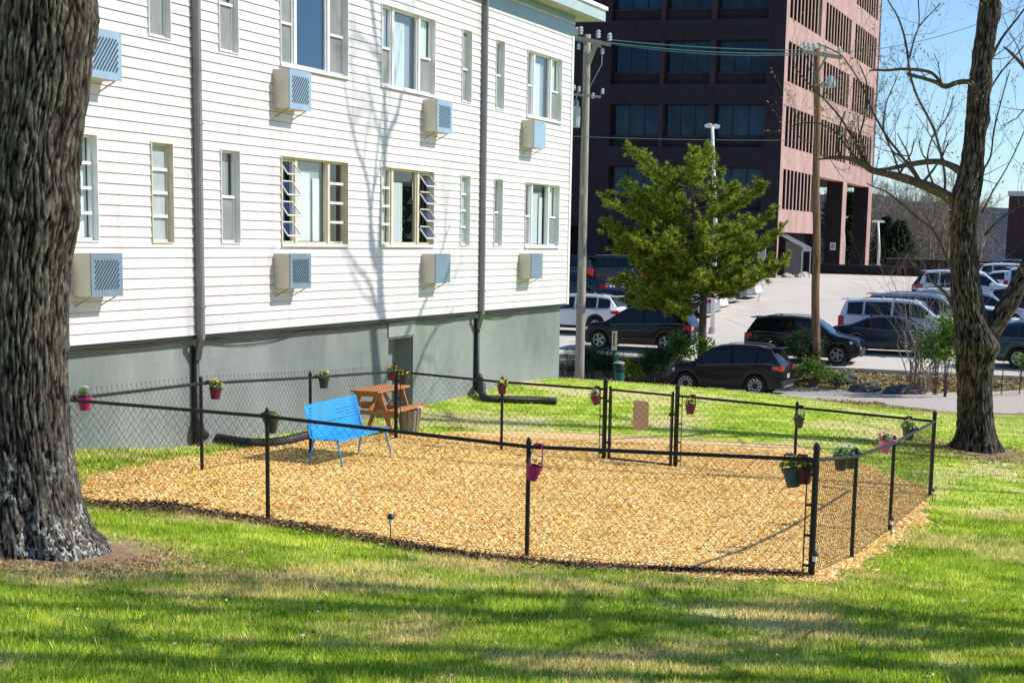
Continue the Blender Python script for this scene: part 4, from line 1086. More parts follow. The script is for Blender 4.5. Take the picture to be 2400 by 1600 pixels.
def seat(u, v):      # v 0 front .. 1 back
    x = -W2+2*W2*u; y = -.27+.47*v; z = .43-.02*math.sin(v*PI)
    if v < .08: z -= .035*(1-v/.08)
    if v > .92: z += .012*(v-.92)/.08
    return Vector((x, y, z))
m = MB(); slotted(m, back, 58, 52, lambda i, j: (i % 10) >= 2 and 18 <= j <= 47 and (j % 5) == 3 and 1 < i < 57); o = m.build('backrest', MT['blue'], bench, fixn=False, smooth=False); solid(o)
m = MB(); slotted(m, seat, 58, 52, lambda i, j: (i % 10) >= 2 and 7 <= j <= 46 and (j % 5) == 3 and 1 < i < 57); o = m.build('seat', MT['blue'], bench, fixn=False, smooth=False); solid(o)
for sx_ in (-1, 1):
    x = sx_*(W2-.06)
    m = MB(); m.tube([(x, .16, .425), (x+sx_*.03, .24, .0)], .014, 8); m.build('leg', MT['blue'], bench)
    m = MB(); m.tube([(x, -.20, .41), (x+sx_*.03, -.30, .0)], .014, 8); m.build('leg', MT['blue'], bench)
m = MB()
for sx_ in (-1, 1):
    x = sx_*(W2-.06); m.tube([(x, -.25, .41), (x, .17, .415), (x, .30, .86)], .012, 8)
m.tube([(-W2+.06, -.2, .405), (W2-.06, -.2, .405)], .011, 8); m.build('frame', MT['blue'], bench)

# ------------------------------------------------------------------ picnic table and planter
MT['redwood'] = mottled('redwood', (.36, .14, .05), (.62, .29, .12), 4, .65, .3, .004, .3, stretch=(1, 12, 12))
pc = Vector((-3.90, 29.75, 0)); pt = empty('picnic_table', G(pc), PI/2-A_W+.05, 'orange stained picnic table with attached benches beyond the fence corner', 'picnic table')
for k in range(5):
    m = MB(); m.box(-.72, .72, -.265+.108*k, -.265+.108*k+.10, .74, .775); m.build('tabletop_plank', MT['redwood'], pt, bevel=.004)
for sg in (-1, 1):
    for k in (0, 1):
        m = MB(); y = sg*.50+k*.105-.105; m.box(-.72, .72, y, y+.095, .42, .455); m.build('bench_plank', MT['redwood'], pt, bevel=.004)
for x in (-.5, .5):
    for sg in (-1, 1):
        m = MB(); m.bar((x, sg*.44, .0), (x, sg*.17, .74), .04, .08); m.build('leg', MT['redwood'], pt)
    m = MB(); m.box(x-.06, x-.022, -.58, .58, .34, .42); m.box(x-.06, x-.022, -.26, .26, .66, .74); m.build('crossbeam', MT['redwood'], pt)
    m = MB(); m.bar((x, 0, .38), (x*.25, 0, .70), .035, .07); m.build('brace', MT['redwood'], pt)
pp = at(940, 990, 29.9); pp.z = hz(pp.x, pp.y)
pl = empty('planter', pp, .3, 'grey wooden slatted tub with two rope loops by the fence corner', 'planter')
MT['weathered'] = mottled('weathered_wood', (.20, .16, .13), (.42, .36, .29), 3, .85, .5, .005, .1, stretch=(7, 7, .6))
m = MB(); m.lathe([(.001, .0), (.15, 0), (.20, .40), (.185, .40), (.18, .36), (.001, .35)], n=14, cap=False)
for k in range(14):
    a = 2*PI*k/14; m.bar((.155*math.cos(a), .155*math.sin(a), .01), (.208*math.cos(a), .208*math.sin(a), .41), .012, .02)
m.build('tub', MT['weathered'], pl)
for sg in (-1, 1):
    m = MB(); m.tube([(sg*.12, -.12, .38), (sg*.13, -.13, .44), (sg*.17, -.10, .46), (sg*.20, -.05, .43), (sg*.2, -.04, .38)], .013, 6); m.build('handle', MT['curtain'], pl, smooth=True)

# solar stake lights and a thin rod
for px, py, h, lb in ((897, 1243, .30, 'small solar stake light at the near edge of the chips, left of the magenta bucket'), (2046, 1232, .26, 'small solar stake light just outside the middle of the right hand fence'), (2142, 1152, .20, 'small solar stake light by the far right corner of the pen'), (1869, 1328, .28, 'small solar stake light at the foot of the near corner post')):
    p = onground(px, py); t = empty('garden_light', p, 0, lb, 'garden light', 'solar stake lights round the pen')
    m = MB(); m.tube([(0, 0, -.02), (0, 0, h*.62)], .007, 6); m.build('stake', MT['black_plastic'], t)
    m = MB(); m.lathe([(.022, h*.62), (.024, h*.82)], n=10); m.build('lens', MT['curtain'], t)
    m = MB(); m.lathe([(.034, h*.82), (.036, h*.9), (.02, h), (.002, h)], n=12); m.build('cap', MT['black_plastic'], t)
p = onground(177, 1142); t = MB(); t.tube([(0, 0, -.1), (.01, 0, .24)], .008, 6); o = t.build('metal_rod', MT['black_plastic']); o.location = p; tag(o, 'thin dark rod stuck in the ground right of the big trunk', 'rod')
# ------------------------------------------------------------------ vehicles
def paint(name, c, flake=0.0):
    nt = NT(name); f = noise_n(nt, objco(nt), 1.5, 3)
    col = ramp(nt, f, [(.3, tuple(v*.92 for v in c)), (.7, c)])
    b = bsdf(nt, col, .35, flake, .2, coat=.38 if max(c) < .05 else .6); b.inputs['Coat Roughness'].default_value = .03
    MT[name] = nt.m; return nt.m
paint('car_black', (.004, .0045, .006)); paint('car_navy', (.008, .014, .035)); paint('car_white', (.72, .73, .74)); paint('car_silver', (.42, .44, .46), .6); paint('car_beige', (.50, .47, .42), .5); paint('car_bronze', (.07, .05, .045), .3); paint('car_charcoal', (.03, .038, .045), .3); paint('car_teal', (.02, .06, .075), .3)
MT['trim_dark'] = mottled('car_trim', (.012, .012, .012), (.02, .02, .02), 20, .55, 0, .001, .4)
MT['chrome'] = mottled('chrome', (.34, .35, .37), (.45, .46, .48), 5, .3, 0, .001, .6, metal=.6)
def lampmat(name, a, b):
    MT[name] = mottled(name, a, b, 12, .12, 0, .001, .6, coat=1)
lampmat('lamp_red', (.45, .005, .01), (.75, .02, .03)); lampmat('lamp_clear', (.45, .47, .5), (.8, .82, .85)); lampmat('plate_white', (.5, .52, .55), (.72, .74, .76))
PROF = {
 'suv': dict(L=4.5, W=1.86, H=1.68, wr=.355, fx=1.42, rx=-1.28, top=[(-2.25, .95), (-2.2, 1.08), (-2.0, 1.36), (-1.82, 1.60), (-1.3, 1.665), (-.4, 1.68), (.25, 1.64), (.55, 1.55), (1.15, 1.13), (1.35, 1.06), (2.0, .97), (2.18, .88), (2.25, .70)],
    belt=[(-2.25, .93), (-1.9, 1.09), (-1.2, 1.07), (0, 1.02), (1.1, .98), (1.35, .99), (2.0, .91), (2.25, .66)], side=(-1.95, 1.0), ws=(.5, 1.2), rw=(-2.14, -1.86)),
 'bigsuv': dict(L=5.2, W=2.0, H=1.88, wr=.40, fx=1.65, rx=-1.42, top=[(-2.6, 1.0), (-2.56, 1.25), (-2.42, 1.6), (-2.3, 1.82), (-1.6, 1.88), (-.4, 1.89), (.35, 1.85), (.65, 1.76), (1.25, 1.30), (1.45, 1.24), (2.3, 1.14), (2.52, 1.02), (2.6, .8)],
    belt=[(-2.6, .98), (-2.3, 1.2), (0, 1.17), (1.2, 1.13), (1.45, 1.15), (2.3, 1.05), (2.6, .76)], side=(-2.3, 1.1), ws=(.6, 1.3), rw=(-2.53, -2.34)),
 'sedan': dict(L=4.75, W=1.83, H=1.45, wr=.325, fx=1.45, rx=-1.35, top=[(-2.37, .78), (-2.33, .98), (-1.9, 1.06), (-1.62, 1.09), (-1.0, 1.36), (-.5, 1.44), (.0, 1.45), (.4, 1.40), (1.1, 1.03), (1.3, .98), (2.0, .87), (2.25, .76), (2.37, .58)],
    belt=[(-2.37, .76), (-1.9, .98), (-1.2, .96), (0, .92), (1.05, .90), (1.3, .91), (2.0, .81), (2.37, .55)], side=(-1.5, 1.05), ws=(.4, 1.15), rw=(-1.6, -.98)),
}
def lerp(tab, x):
    if x <= tab[0][0]: return tab[0][1]
    for (a, p), (b, q) in zip(tab, tab[1:]):
        if x <= b:
            t = (x-a)/(b-a); return p+(q-p)*t
    return tab[-1][1]
def make_car(kind, col, label, detail=True, rails=True, wheels='chrome', cladding=False, spoiler=True, name=None, lx=1.0):
    S = dict(PROF[kind])
    if lx != 1:
        S['L'] *= lx; S['fx'] *= lx; S['rx'] *= lx
        for k_ in ('top', 'belt'): S[k_] = [(a*lx, b) for a, b in S[k_]]
        for k_ in ('side', 'ws', 'rw'): S[k_] = tuple(v*lx for v in S[k_])
    Lh = S['L']/2; W = S['W']/2; wr = S['wr']; fx, rx = S['fx'], S['rx']; zg = .22 if kind == 'sedan' else .27
    t = empty(name or ('parked_car'), (0, 0, 0), 0, label, 'car', 'cars in the parking lot')
    xs_ = sorted(set([round(-Lh+i*(2*Lh)/64, 4) for i in range(65)]+[-Lh+.015, Lh-.015]))
    AR = wr+.065
    def zlow(x):
        z = zg
        for wx in (fx, rx):
            d = abs(x-wx)
            if d < AR: z = max(z, wr+math.sqrt(AR*AR-d*d))
        e = max(0, abs(x)-(Lh-.35))/.35
        return max(z, zg+.10*e*e)
    def hw(x):
        e = max(0, abs(x)-(Lh-.75))/.75
        return W*(1-.17*e**2.2)
    def sec(x):
        zt = lerp(S['top'], x); zb = min(lerp(S['belt'], x), zt-.015); w = hw(x); zl = min(zlow(x), zb-.08)
        g = max(zt-zb, .015); yr = w*.965-min(g*.36, .26)
        zm = zl+(zb-zl)*.45
        return [(0, zl+.02), (w*.80, zl+.01), (w*.955, zl), (w*.985, zl+min(.06, (zb-zl)*.2)), (w, zm), (w*.995, zl+(zb-zl)*.72), (w*.965, zb-.012), (w*.95, zb), (yr+.012, zt-min(.06, g*.5)), (yr-.05, zt-min(.022, g*.3)), (yr*.55, zt-.004), (0, zt)]
    V = []; n = 12
    for x in xs_:
        s = sec(x); V += [(x, y, z) for y, z in s]+[(x, -y, z) for y, z in reversed(s[1:-1])]
    k = 2*n-2; Fs = []
    for i in range(len(xs_)-1):
        for j in range(k): a = i*k+j; b = i*k+(j+1) % k; Fs.append((a, b, b+k, a+k))
    Fs += [tuple(range(k)), tuple(reversed(range((len(xs_)-1)*k, len(xs_)*k)))]
    m = MB(); m.add(V, Fs); body = m.build('body', MT[col], t, smooth=True)
    body.data.shade_auto_smooth if False else None
    try:
        me = body.data; me.polygons.foreach_set('use_smooth', [True]*len(me.polygons))
        e = body.modifiers.new('split', 'EDGE_SPLIT'); e.split_angle = math.radians(32)
    except Exception: pass
    # wheel wells and underbody
    m = MB(); m.box(-Lh+.25, Lh-.25, -W*.86, W*.86, zg-.04, .62)
    m.build('underbody', MT['trim_dark'], t)
    # side glass
    def sidept(x, f, sg, o=.006):
        s = sec(x); (y0, z0), (y1, z1) = s[7], s[8]; y = y0+(y1-y0)*f; z = z0+(z1-z0)*f
        return (x, sg*(y+o), z+o*.2)
    a0, a1 = S['side']; segs = [(a0+.06, a0+(a1-a0)*.20), (a0+(a1-a0)*.225, a0+(a1-a0)*.53), (a0+(a1-a0)*.56, a1-.12)]
    if kind == 'sedan': segs = [(a0+.12, a0+(a1-a0)*.46), (a0+(a1-a0)*.50, a1-.08)]
    for sg in (-1, 1):
        for (p, q) in segs:
            m = MB(); nn = 10
            for i in range(nn):
                xa = p+(q-p)*i/nn; xb = p+(q-p)*(i+1)/nn
                def fr(x): return .86 if (lerp(S['top'], x)-lerp(S['belt'], x)) > .2 else .7
                m.quad(sidept(xa, .06, sg), sidept(xb, .06, sg), sidept(xb, fr(xb), sg), sidept(xa, fr(xa), sg))
            m.build('window', MT['glass_car'], t, fixn=False)
        # chrome / dark surround line at the belt
        m = MB(); m.tube([sidept(a0+(a1-a0)*i/12, .015, sg, .008) for i in range(13)], .009, 4); m.build('window_trim', MT['chrome' if col not in ('car_white',) else 'trim_dark'], t)
        # door seams, handles
        if detail:
            m = MB()
            for xx in (a0+(a1-a0)*.215, a0+(a1-a0)*.545, a1-.02):
                s = sec(xx); m.tube([(xx, sg*(y+.002), z) for y, z in s[3:8]], .0045, 3)
            m.build('door_seam', MT['trim_dark'], t, fixn=False)
            for xx in (a0+(a1-a0)*.27, a0+(a1-a0)*.60):
                s = sec(xx); y, z = s[5]; m = MB(); m.tube([(xx, sg*(y+.004), z+.05), (xx+.03, sg*(y+.022), z+.05), (xx+.15, sg*(y+.022), z+.05), (xx+.18, sg*(y+.004), z+.05)], .011, 5); m.build('door_handle', MT[col], t)
        s = sec(a1-.05); m = MB(); yy = s[7][0]; zz = s[7][1]
        m.box(a1-.20, a1-.05, min(sg*(yy+.02), sg*(yy+.20)), max(sg*(yy+.02), sg*(yy+.20)), zz+.02, zz+.15); m.build('mirror', MT[col], t, bevel=.03)
        if cladding or kind != 'sedan':
            m = MB()
            for i in range(len(xs_)-1):
                xa, xb = xs_[i], xs_[i+1]; sa, sb = sec(xa), sec(xb)
                m.quad((xa, sg*(sa[2][0]+.012), sa[2][1]-.01), (xb, sg*(sb[2][0]+.012), sb[2][1]-.01), (xb, sg*(sb[3][0]+.010), sb[3][1]+.03), (xa, sg*(sa[3][0]+.010), sa[3][1]+.03))
            m.build('side_cladding', MT['trim_dark'], t, fixn=False)
    # windscreen and rear glass
    for nm, (p, q) in (('windscreen', S['ws']), ('rear_window', S['rw'])):
        m = MB(); nn = 8
        for i in range(nn):
            xa = p+(q-p)*(i+.1)/nn; xb = p+(q-p)*(i+1.1)/nn
            ra, rb = sec(xa), sec(xb); ny = (rb[11][1]-ra[11][1])/(xb-xa); nv = Vector((-ny, 0, 1)).normalized()*.008
            js = [9, 10, 11]
            A = [(xa+nv.x, ra[j][0]*.93, ra[j][1]+nv.z) for j in js]; B = [(xb+nv.x, rb[j][0]*.93, rb[j][1]+nv.z) for j in js]
            for j in range(2):
                m.quad(A[j], B[j], B[j+1], A[j+1])
                m.quad(*[(v[0], -v[1], v[2]) for v in (A[j+1], B[j+1], B[j], A[j])])
        m.build(nm, MT['glass_car'], t, fixn=False)
    # wheels
    for wx in (fx, rx):
        for sg in (-1, 1):
            w = W-.12; Mx = Matrix.Translation((wx, sg*w, wr))
            m = MB(); m.lathe([(wr*.62, -.11), (wr*.93, -.11), (wr, -.085), (wr, .085), (wr*.93, .112), (wr*.66, .112)], (0, 0, 0), 28, axis='y', M=Mx, cap=False)
            wh = m.build('wheel', MT['rubber'], t, smooth=False)
            m = MB(); m.lathe([(wr*.66, sg*.112), (wr*.66, sg*.10), (wr*.60, sg*.06), (.02, sg*.05)], (0, 0, 0), 28, axis='y', M=Mx, cap=False)
            m.build('wheel_dish', MT['trim_dark'], wh)
            m = MB()
            ns = 10 if wheels == 'split' else 5
            for s_ in range(ns):
                a = 2*PI*s_/ns
                if wheels == 'split': m.bar((wx+math.cos(a)*wr*.30, sg*(w+.098), wr+math.sin(a)*wr*.30), (wx+math.cos(a+.12)*wr*.60, sg*(w+.102), wr+math.sin(a+.12)*wr*.60), .045, .02, up=(0, 1, 0))
                else: m.bar((wx+math.cos(a)*wr*.06, sg*(w+.095), wr+math.sin(a)*wr*.06), (wx+math.cos(a)*wr*.62, sg*(w+.105), wr+math.sin(a)*wr*.62), .06, .02, up=(0, 1, 0))
            m.lathe([(wr*.67, sg*.105), (wr*.67, sg*.118), (wr*.61, sg*.118), (wr*.61, sg*.105)], (0, 0, 0), 28, axis='y', M=Mx, cap=False)
            m.build('rim', MT['chrome'], wh, fixn=False)
    # lamps
    for sg in (-1, 1):
        m = MB(); x0 = Lh-.34; s0 = sec(x0); s1 = sec(Lh-.05)
        zt0 = s0[6][1]; zt1 = s1[6][1]
        A = [(x0, sg*(s0[4][0]*.995+.006), zt0-.03), (x0, sg*(s0[4][0]+.006), zt0-.13), (Lh-.04, sg*s1[4][0]*.96, zt1-.14), (Lh-.04, sg*s1[4][0]*.95, zt1-.0)]
        B = [(Lh+.012, sg*s1[4][0]*.60, zt1-.02), (Lh+.012, sg*s1[4][0]*.60, zt1-.13)]
        m.quad(*A); m.quad(A[3], A[2], B[1], B[0]); m.build('headlight', MT['lamp_clear'], t, fixn=False)
        m = MB(); x0 = -Lh+.30; s0 = sec(x0); s1 = sec(-Lh+.03); zc = lerp(S['belt'], -Lh+.25)-.04
        if kind == 'bigsuv':
            A = [(-Lh+.22, sg*(s0[5][0]+.008), zc+.03), (-Lh+.22, sg*(s0[5][0]+.008), zc-.36), (-Lh-.004, sg*s1[5][0]*.99, zc-.36), (-Lh-.004, sg*s1[5][0]*.99, zc+.03)]
        else:
            A = [(x0, sg*(s0[5][0]+.008), zc), (x0, sg*(s0[5][0]+.008), zc-.11), (-Lh-.0, sg*s1[5][0]*.985, zc-.17), (-Lh-.0, sg*s1[5][0]*.985, zc+.02)]
        B = [(-Lh-.014, sg*s1[5][0]*.56, A[3][2]-.03), (-Lh-.014, sg*s1[5][0]*.56, A[2][2]+.04)]
        m.quad(*A); m.quad(A[3], A[2], B[1], B[0]); m.build('taillight', MT['lamp_red'], t, fixn=False)
    m = MB(); m.box(Lh-.03, Lh+.012, -W*.50, W*.50, .42, .60); m.box(Lh-.03, Lh+.010, -W*.42, W*.42, zg+.02, .36); m.build('grille', MT['trim_dark'], t)
    m = MB()
    for zz in (.44, .50, .56): m.box(Lh+.012, Lh+.018, -W*.46, W*.46, zz, zz+.012)
    m.build('grille_bar', MT['chrome'], t)
    m = MB(); m.prism([(-Lh-.05, .30), (-Lh+.28, .24), (-Lh+.28, .50), (-Lh-.03, .52)], -W*.88, W*.88, axis='y'); m.build('rear_bumper', MT['trim_dark' if kind != 'sedan' else col], t, bevel=.02)
    m = MB(); m.box(-Lh-.062, -Lh-.045, -W*.62, W*.62, .30, .37); m.build('skid_plate', MT['chrome' if kind != 'sedan' else col], t)
    m = MB(); zc = .62 if kind == 'suv' else .70
    m.box(-Lh-.03, -Lh-.012, -.16, .16, zc-.02, zc+.13); m.build('number_plate', MT['plate_white'], t)
    if kind != 'sedan':
        if rails:
            for sg in (-1, 1):
                m = MB(); xs2 = [rx-.25+i*(a1-.5-rx+.2)/8 for i in range(9)]
                m.tube([(x, sg*(sec(x)[9][0]-.03), sec(x)[9][1]+(.05 if 0 < i < 8 else .01)) for i, x in enumerate(xs2)], .017, 6); m.build('roof_rail', MT['galv' if col != 'car_white' else 'trim_dark'], t)
        if spoiler:
            x = S['rw'][1]; m = MB(); zz = sec(x+.1)[11][1]; m.box(x-.20, x+.12, -W*.66, W*.66, zz-.035, zz-.003); m.build('spoiler', MT[col], t, bevel=.012)
    m = MB(); x = -.9; zz = sec(x)[11][1]; m.prism([(x-.1, zz-.01), (x+.08, zz-.01), (x-.08, zz+.07)], -.015, .015, axis='y'); m.build('antenna', MT[col], t)
    return t
HB = -A_T                # heading to the right, +b
HL = PI-A_T              # heading to the left
def lot(u, v): return Vector(lot_pt(u, v))
def uvat(px, py):        # lot coordinates under a pixel
    d = ray(px, py); lo, hi = 50, 160
    for _ in range(40):
        m = (lo+hi)/2
        if CZ+d.z*m/d.y > float(lotz(d.x*m/d.y, m)): lo = m
        else: hi = m
    x, y = d.x*lo/d.y, lo
    return x*uT.x+y*uT.y, x*bT.x+y*bT.y
def put(t, u, v, rz, pitch=0, dz_=0):
    p = lot(u, v); t.location = (p.x, p.y, p.z+dz_); t.rotation_euler = (0, 0, rz)
    return t
# near car on the gravel drive, tail towards the viewer's right
tb = make_car('suv', 'car_black', 'black car parked on the gravel drive in front of the bushes, rear turned to view', wheels='split', cladding=True, lx=.905)
PT = at(1668, 896, 57.5)
tb.location = (PT.x+.10, 57.4, hz(4, 57.4)+.005); tb.rotation_euler = (0, math.radians(.8), HL-.05)
def vcol(px, u):
    d = ray(px, 700); k = d.x/d.y
    return (k*uT.y-uT.x)*u/(bT.x-k*bT.y)
def lane(kind, col, label, u, v, rz, **k):
    c = make_car(kind, col, label, **k); return put(c, u, v, rz)
lane('suv', 'car_black', 'black car behind the brown utility pole, front facing right', 61.75, -12.3, HB, lx=.955)
lane('sedan', 'car_navy', 'dark sedan facing right beside the bare thicket', 65.6, vcol(1917, 65.6)+2.4, HB)
lane('bigsuv', 'car_white', 'large white car with dark side glass behind the dark sedan', 68.4, vcol(1935, 68.4)+2.6, HB)
lane('bigsuv', 'car_silver', 'silver car with roof rails behind the large white car', 71.4, vcol(1990, 71.4)+2.6, HB)
lane('suv', 'car_bronze', 'dark brown car behind the silver car', 74.4, vcol(2050, 74.4)+2.3, HB, detail=False)
lane('suv', 'car_white', 'white car nearest behind the dark brown car', 77.4, vcol(2085, 77.4)+2.3, HB, detail=False)
lane('bigsuv', 'car_white', 'white truck tall above the others left of the forked trunk', 86.5, vcol(2112, 86.5)+2.6, HB, rails=False, detail=False, name='parked_truck')
lane('suv', 'car_white', 'white car right of the forked trunk in the far row', 96.5, vcol(2237, 96.5)+2.3, HB, rails=False, detail=False)
lane('suv', 'car_navy', 'dark blue car behind the far white car right of the forked trunk', 99.4, vcol(2262, 99.4)+2.3, HB, detail=False)
lane('suv', 'car_black', 'black car seen between the forks of the right tree', 87.5, vcol(2300, 87.5)-2.2, HB, detail=False)
lane('bigsuv', 'car_white', 'white car with red tail lamp at the right edge beyond the black car', 90.5, vcol(2305, 90.5)+2.6, HB, detail=False)
lane('sedan', 'car_white', 'white sedan whose bonnet shows in the fork of the right tree', 71.5, vcol(2300, 71.5)-.6, HB, detail=False)
lane('sedan', 'car_silver', 'silver sedan at the right edge behind the dark green one', 67.0, vcol(2345, 67.0)+1.0, HB, detail=False)
lane('suv', 'car_teal', 'dark green car cut by the right edge of the picture', 63.2, vcol(2285, 63.2)+2.3, HB)
# left row, tails towards the aisle
lane('suv', 'car_black', 'black car behind the bushes and the green waste station', 63.1, -19.1, HL)
lane('suv', 'car_white', 'white car just right of the white building corner, behind the grey pole', 68.0, -23.6, HL, rails=True)
lane('sedan', 'car_silver', 'silver sedan parked right behind the pine trunk', 76.8, -22.0, HL)
lane('sedan', 'car_white', 'white sedan between the silver and the beige sedans', 79.5, -22.3, HL)
lane('sedan', 'car_beige', 'beige sedan with its tail showing right of the pine trunk', 82.3, -22.6, HL)
lane('sedan', 'car_black', 'black sedan between the beige and the last white sedan', 85.0, -22.7, HL)
lane('sedan', 'car_white', 'white sedan last in its row, nearest the tower entrance', 87.7, -22.5, HL)
lane('sedan', 'car_charcoal', 'charcoal sedan under the pine, left of the silver sedan', 74.0, -24.0, HL, detail=False)
lane('bigsuv', 'car_charcoal', 'dark grey car with roof rails left of the pine by the tower', 90.0, vcol(1490, 90)-2.6, HL)
lane('suv', 'car_silver', 'silver car behind the dark grey one left of the pine', 92.8, vcol(1500, 92.8)-2.2, HL, detail=False)
lane('sedan', 'car_navy', 'dark blue sedan with red lamps right of the grey utility pole', 82.5, vcol(1402, 82.5)-2.4, HL)
lane('bigsuv', 'car_charcoal', 'dark van behind the grey utility pole by the tower', 89.5, vcol(1388, 89.5)-3.1, HL, rails=False, detail=False)

for k_, (kd, cl, px_, u_, lb_) in enumerate((('sedan', 'car_white', 2268, 94.0, 'white sedan low behind the fork of the right tree'), ('suv', 'car_charcoal', 2330, 94.5, 'charcoal car at the right edge of the far row'), ('sedan', 'car_silver', 2140, 80.4, 'silver sedan in front of the white truck'), ('sedan', 'car_black', 2150, 83.4, 'black sedan low in front of the white truck'), ('suv', 'car_black', 2318, 78.5, 'black car right of the fork behind the white sedan'), ('suv', 'car_silver', 2190, 76.0, 'silver car behind the forked trunk, only its ends showing'), ('sedan', 'car_navy', 2346, 82.0, 'navy sedan at the right edge beyond the black car'))):
    lane(kd, cl, lb_, u_, vcol(px_, u_)+1.2, HB, detail=False)
# ------------------------------------------------------------------ bark and trees
def bark_mat(name, dark, mid, light, lichen=0, scale=1, rid=False):
    nt = NT(name); p = objco(nt)
    w = mapping(nt, p, (14*scale, 14*scale, 4.0*scale))
    vo = nt.n('ShaderNodeTexVoronoi', feature='F1'); vo.inputs['Scale'].default_value = 2.2; nt.l(noise_n(nt, w, .6, 3, .6, 0, 1), vo.inputs['Vector'])
    f = noise_n(nt, w, 1.6, 8, .75, .6); g = noise_n(nt, p, 1.1*scale, 4, .6)
    c = ramp(nt, f, [(.30, dark), (.5, mid), (.70, light)])
    t = ramp(nt, g, [(.35, (.75, .75, .75)), (.65, (1.15, 1.12, 1.05))])
    if rid:
        at_ = nt.n('ShaderNodeAttribute', attribute_name='ridge'); cv = ramp(nt, at_.outputs['Fac'], [(.28, (.03, .028, .028)), (.52, (.45, .43, .42)), (.80, (1.45, 1.42, 1.36))]); c = mixc(nt, 1, c, cv, 'MULTIPLY')  # fissure shade and lit ridge tops put into the bark colour
    c = mixc(nt, 1, c, t, 'MULTIPLY')
    if lichen:
        sx = nt.n('ShaderNodeSeparateXYZ'); nt.l(p, sx.inputs[0])
        hh = ramp(nt, nt_div(nt, sx.outputs[2], 3.0), [(.0, (0, 0, 0)), (.06, (1, 1, 1)), (.24, (.9, .9, .9)), (.42, (0, 0, 0))])
        sp_ = noise_n(nt, mapping(nt, p, (1, 1, .8)), 20, 5, .75); big = noise_n(nt, p, 2.2, 3, .6)
        k = ramp(nt, sp_, [(.53, (0, 0, 0)), (.57, (1, 1, 1))]); k2 = ramp(nt, big, [(.45, (0, 0, 0)), (.56, (1, 1, 1))])
        k = mixc(nt, 1, mixc(nt, 1, k, k2, 'MULTIPLY'), hh, 'MULTIPLY')
        c = mixc(nt, k, c, (.60, .62, .54))
    bsdf(nt, c, .95, 0, .1, f, .9, .03*1)
    return nt.m
def nt_div(nt, s, d):
    m_ = nt.n('ShaderNodeMath', operation='DIVIDE'); nt.l(s, m_.inputs[0]); m_.inputs[1].default_value = d; return m_.outputs[0]
MT['bark_big'] = bark_mat('bark_big', (.022, .020, .019), (.085, .076, .068), (.30, .275, .24), 1, rid=True)
MT['bark'] = bark_mat('bark', (.022, .019, .018), (.075, .064, .056), (.24, .215, .18), rid=True)
MT['bark_thin'] = bark_mat('bark_thin', (.05, .04, .035), (.13, .10, .08), (.26, .21, .16), scale=2)
MT['bark_shadow'] = MT['bark_thin']

def knotty(pts, rads, seg, ring, amp, seed, flare=None, kx=10, kz=1.3, bumps=()):
    """trunk surface with real ridges"""
    m = MB(); m.rg = []; n = len(pts)
    cum = [0]
    for a, b in zip(pts, pts[1:]): cum.append(cum[-1]+(b-a).length)
    tot = cum[-1]; rows = int(tot/ring)
    for i in range(rows+1):
        s = tot*i/rows; j = max(k for k in range(n) if cum[k] <= s+1e-9); j = min(j, n-2)
        t = (s-cum[j])/(cum[j+1]-cum[j]); tt = t*t*(3-2*t)
        c = pts[j].lerp(pts[j+1], t); r = rads[j]+(rads[j+1]-rads[j])*tt
        # catmull smoothing of the centre
        p0 = pts[max(j-1, 0)]; p1 = pts[j]; p2 = pts[j+1]; p3 = pts[min(j+2, n-1)]
        c = .5*((2*p1)+(p2-p0)*t+(2*p0-5*p1+4*p2-p3)*t*t+(3*p1-p0-3*p2+p3)*t**3)
        for k in range(seg):
            th = 2*PI*k/seg; u = Vector((math.cos(th), math.sin(th), 0))
            q = Vector((u.x*kx*.35, u.y*kx*.35, s*kz+seed))
            w = noise.noise(q*.6)*.9
            wz = .5*noise.noise(Vector((u.x*3, u.y*3, s*2.2+seed)))
            a = abs(noise.noise(Vector((u.x*kx*.9+w+wz, u.y*kx*.9+wz, s*kz*1.0+seed))))*2.6
            b = abs(noise.noise(Vector((u.x*kx*2.1-wz, u.y*kx*2.1+w, s*kz*2.2+seed))))*2.6
            a = min(a, 1.0)**.6; b = min(b, 1.0)**.7; rg = a*.62+b*.38; m.rg.append(rg)
            d = amp*2.0*(rg-.55)+amp*.9*noise.noise(q)
            if flare:
                fl = flare(s, th); d += fl
            for (bs, bt, bw, bh) in bumps:
                dd = ((s-bs)/bw)**2+(math.atan2(math.sin(th-bt), math.cos(th-bt))/.6)**2
                d += bh*math.exp(-dd)
            m.v.append(tuple(c+u*(r+d)))
    for i in range(rows):
        for k in range(seg): m.f.append((i*seg+k, i*seg+(k+1) % seg, (i+1)*seg+(k+1) % seg, (i+1)*seg+k))
    return m

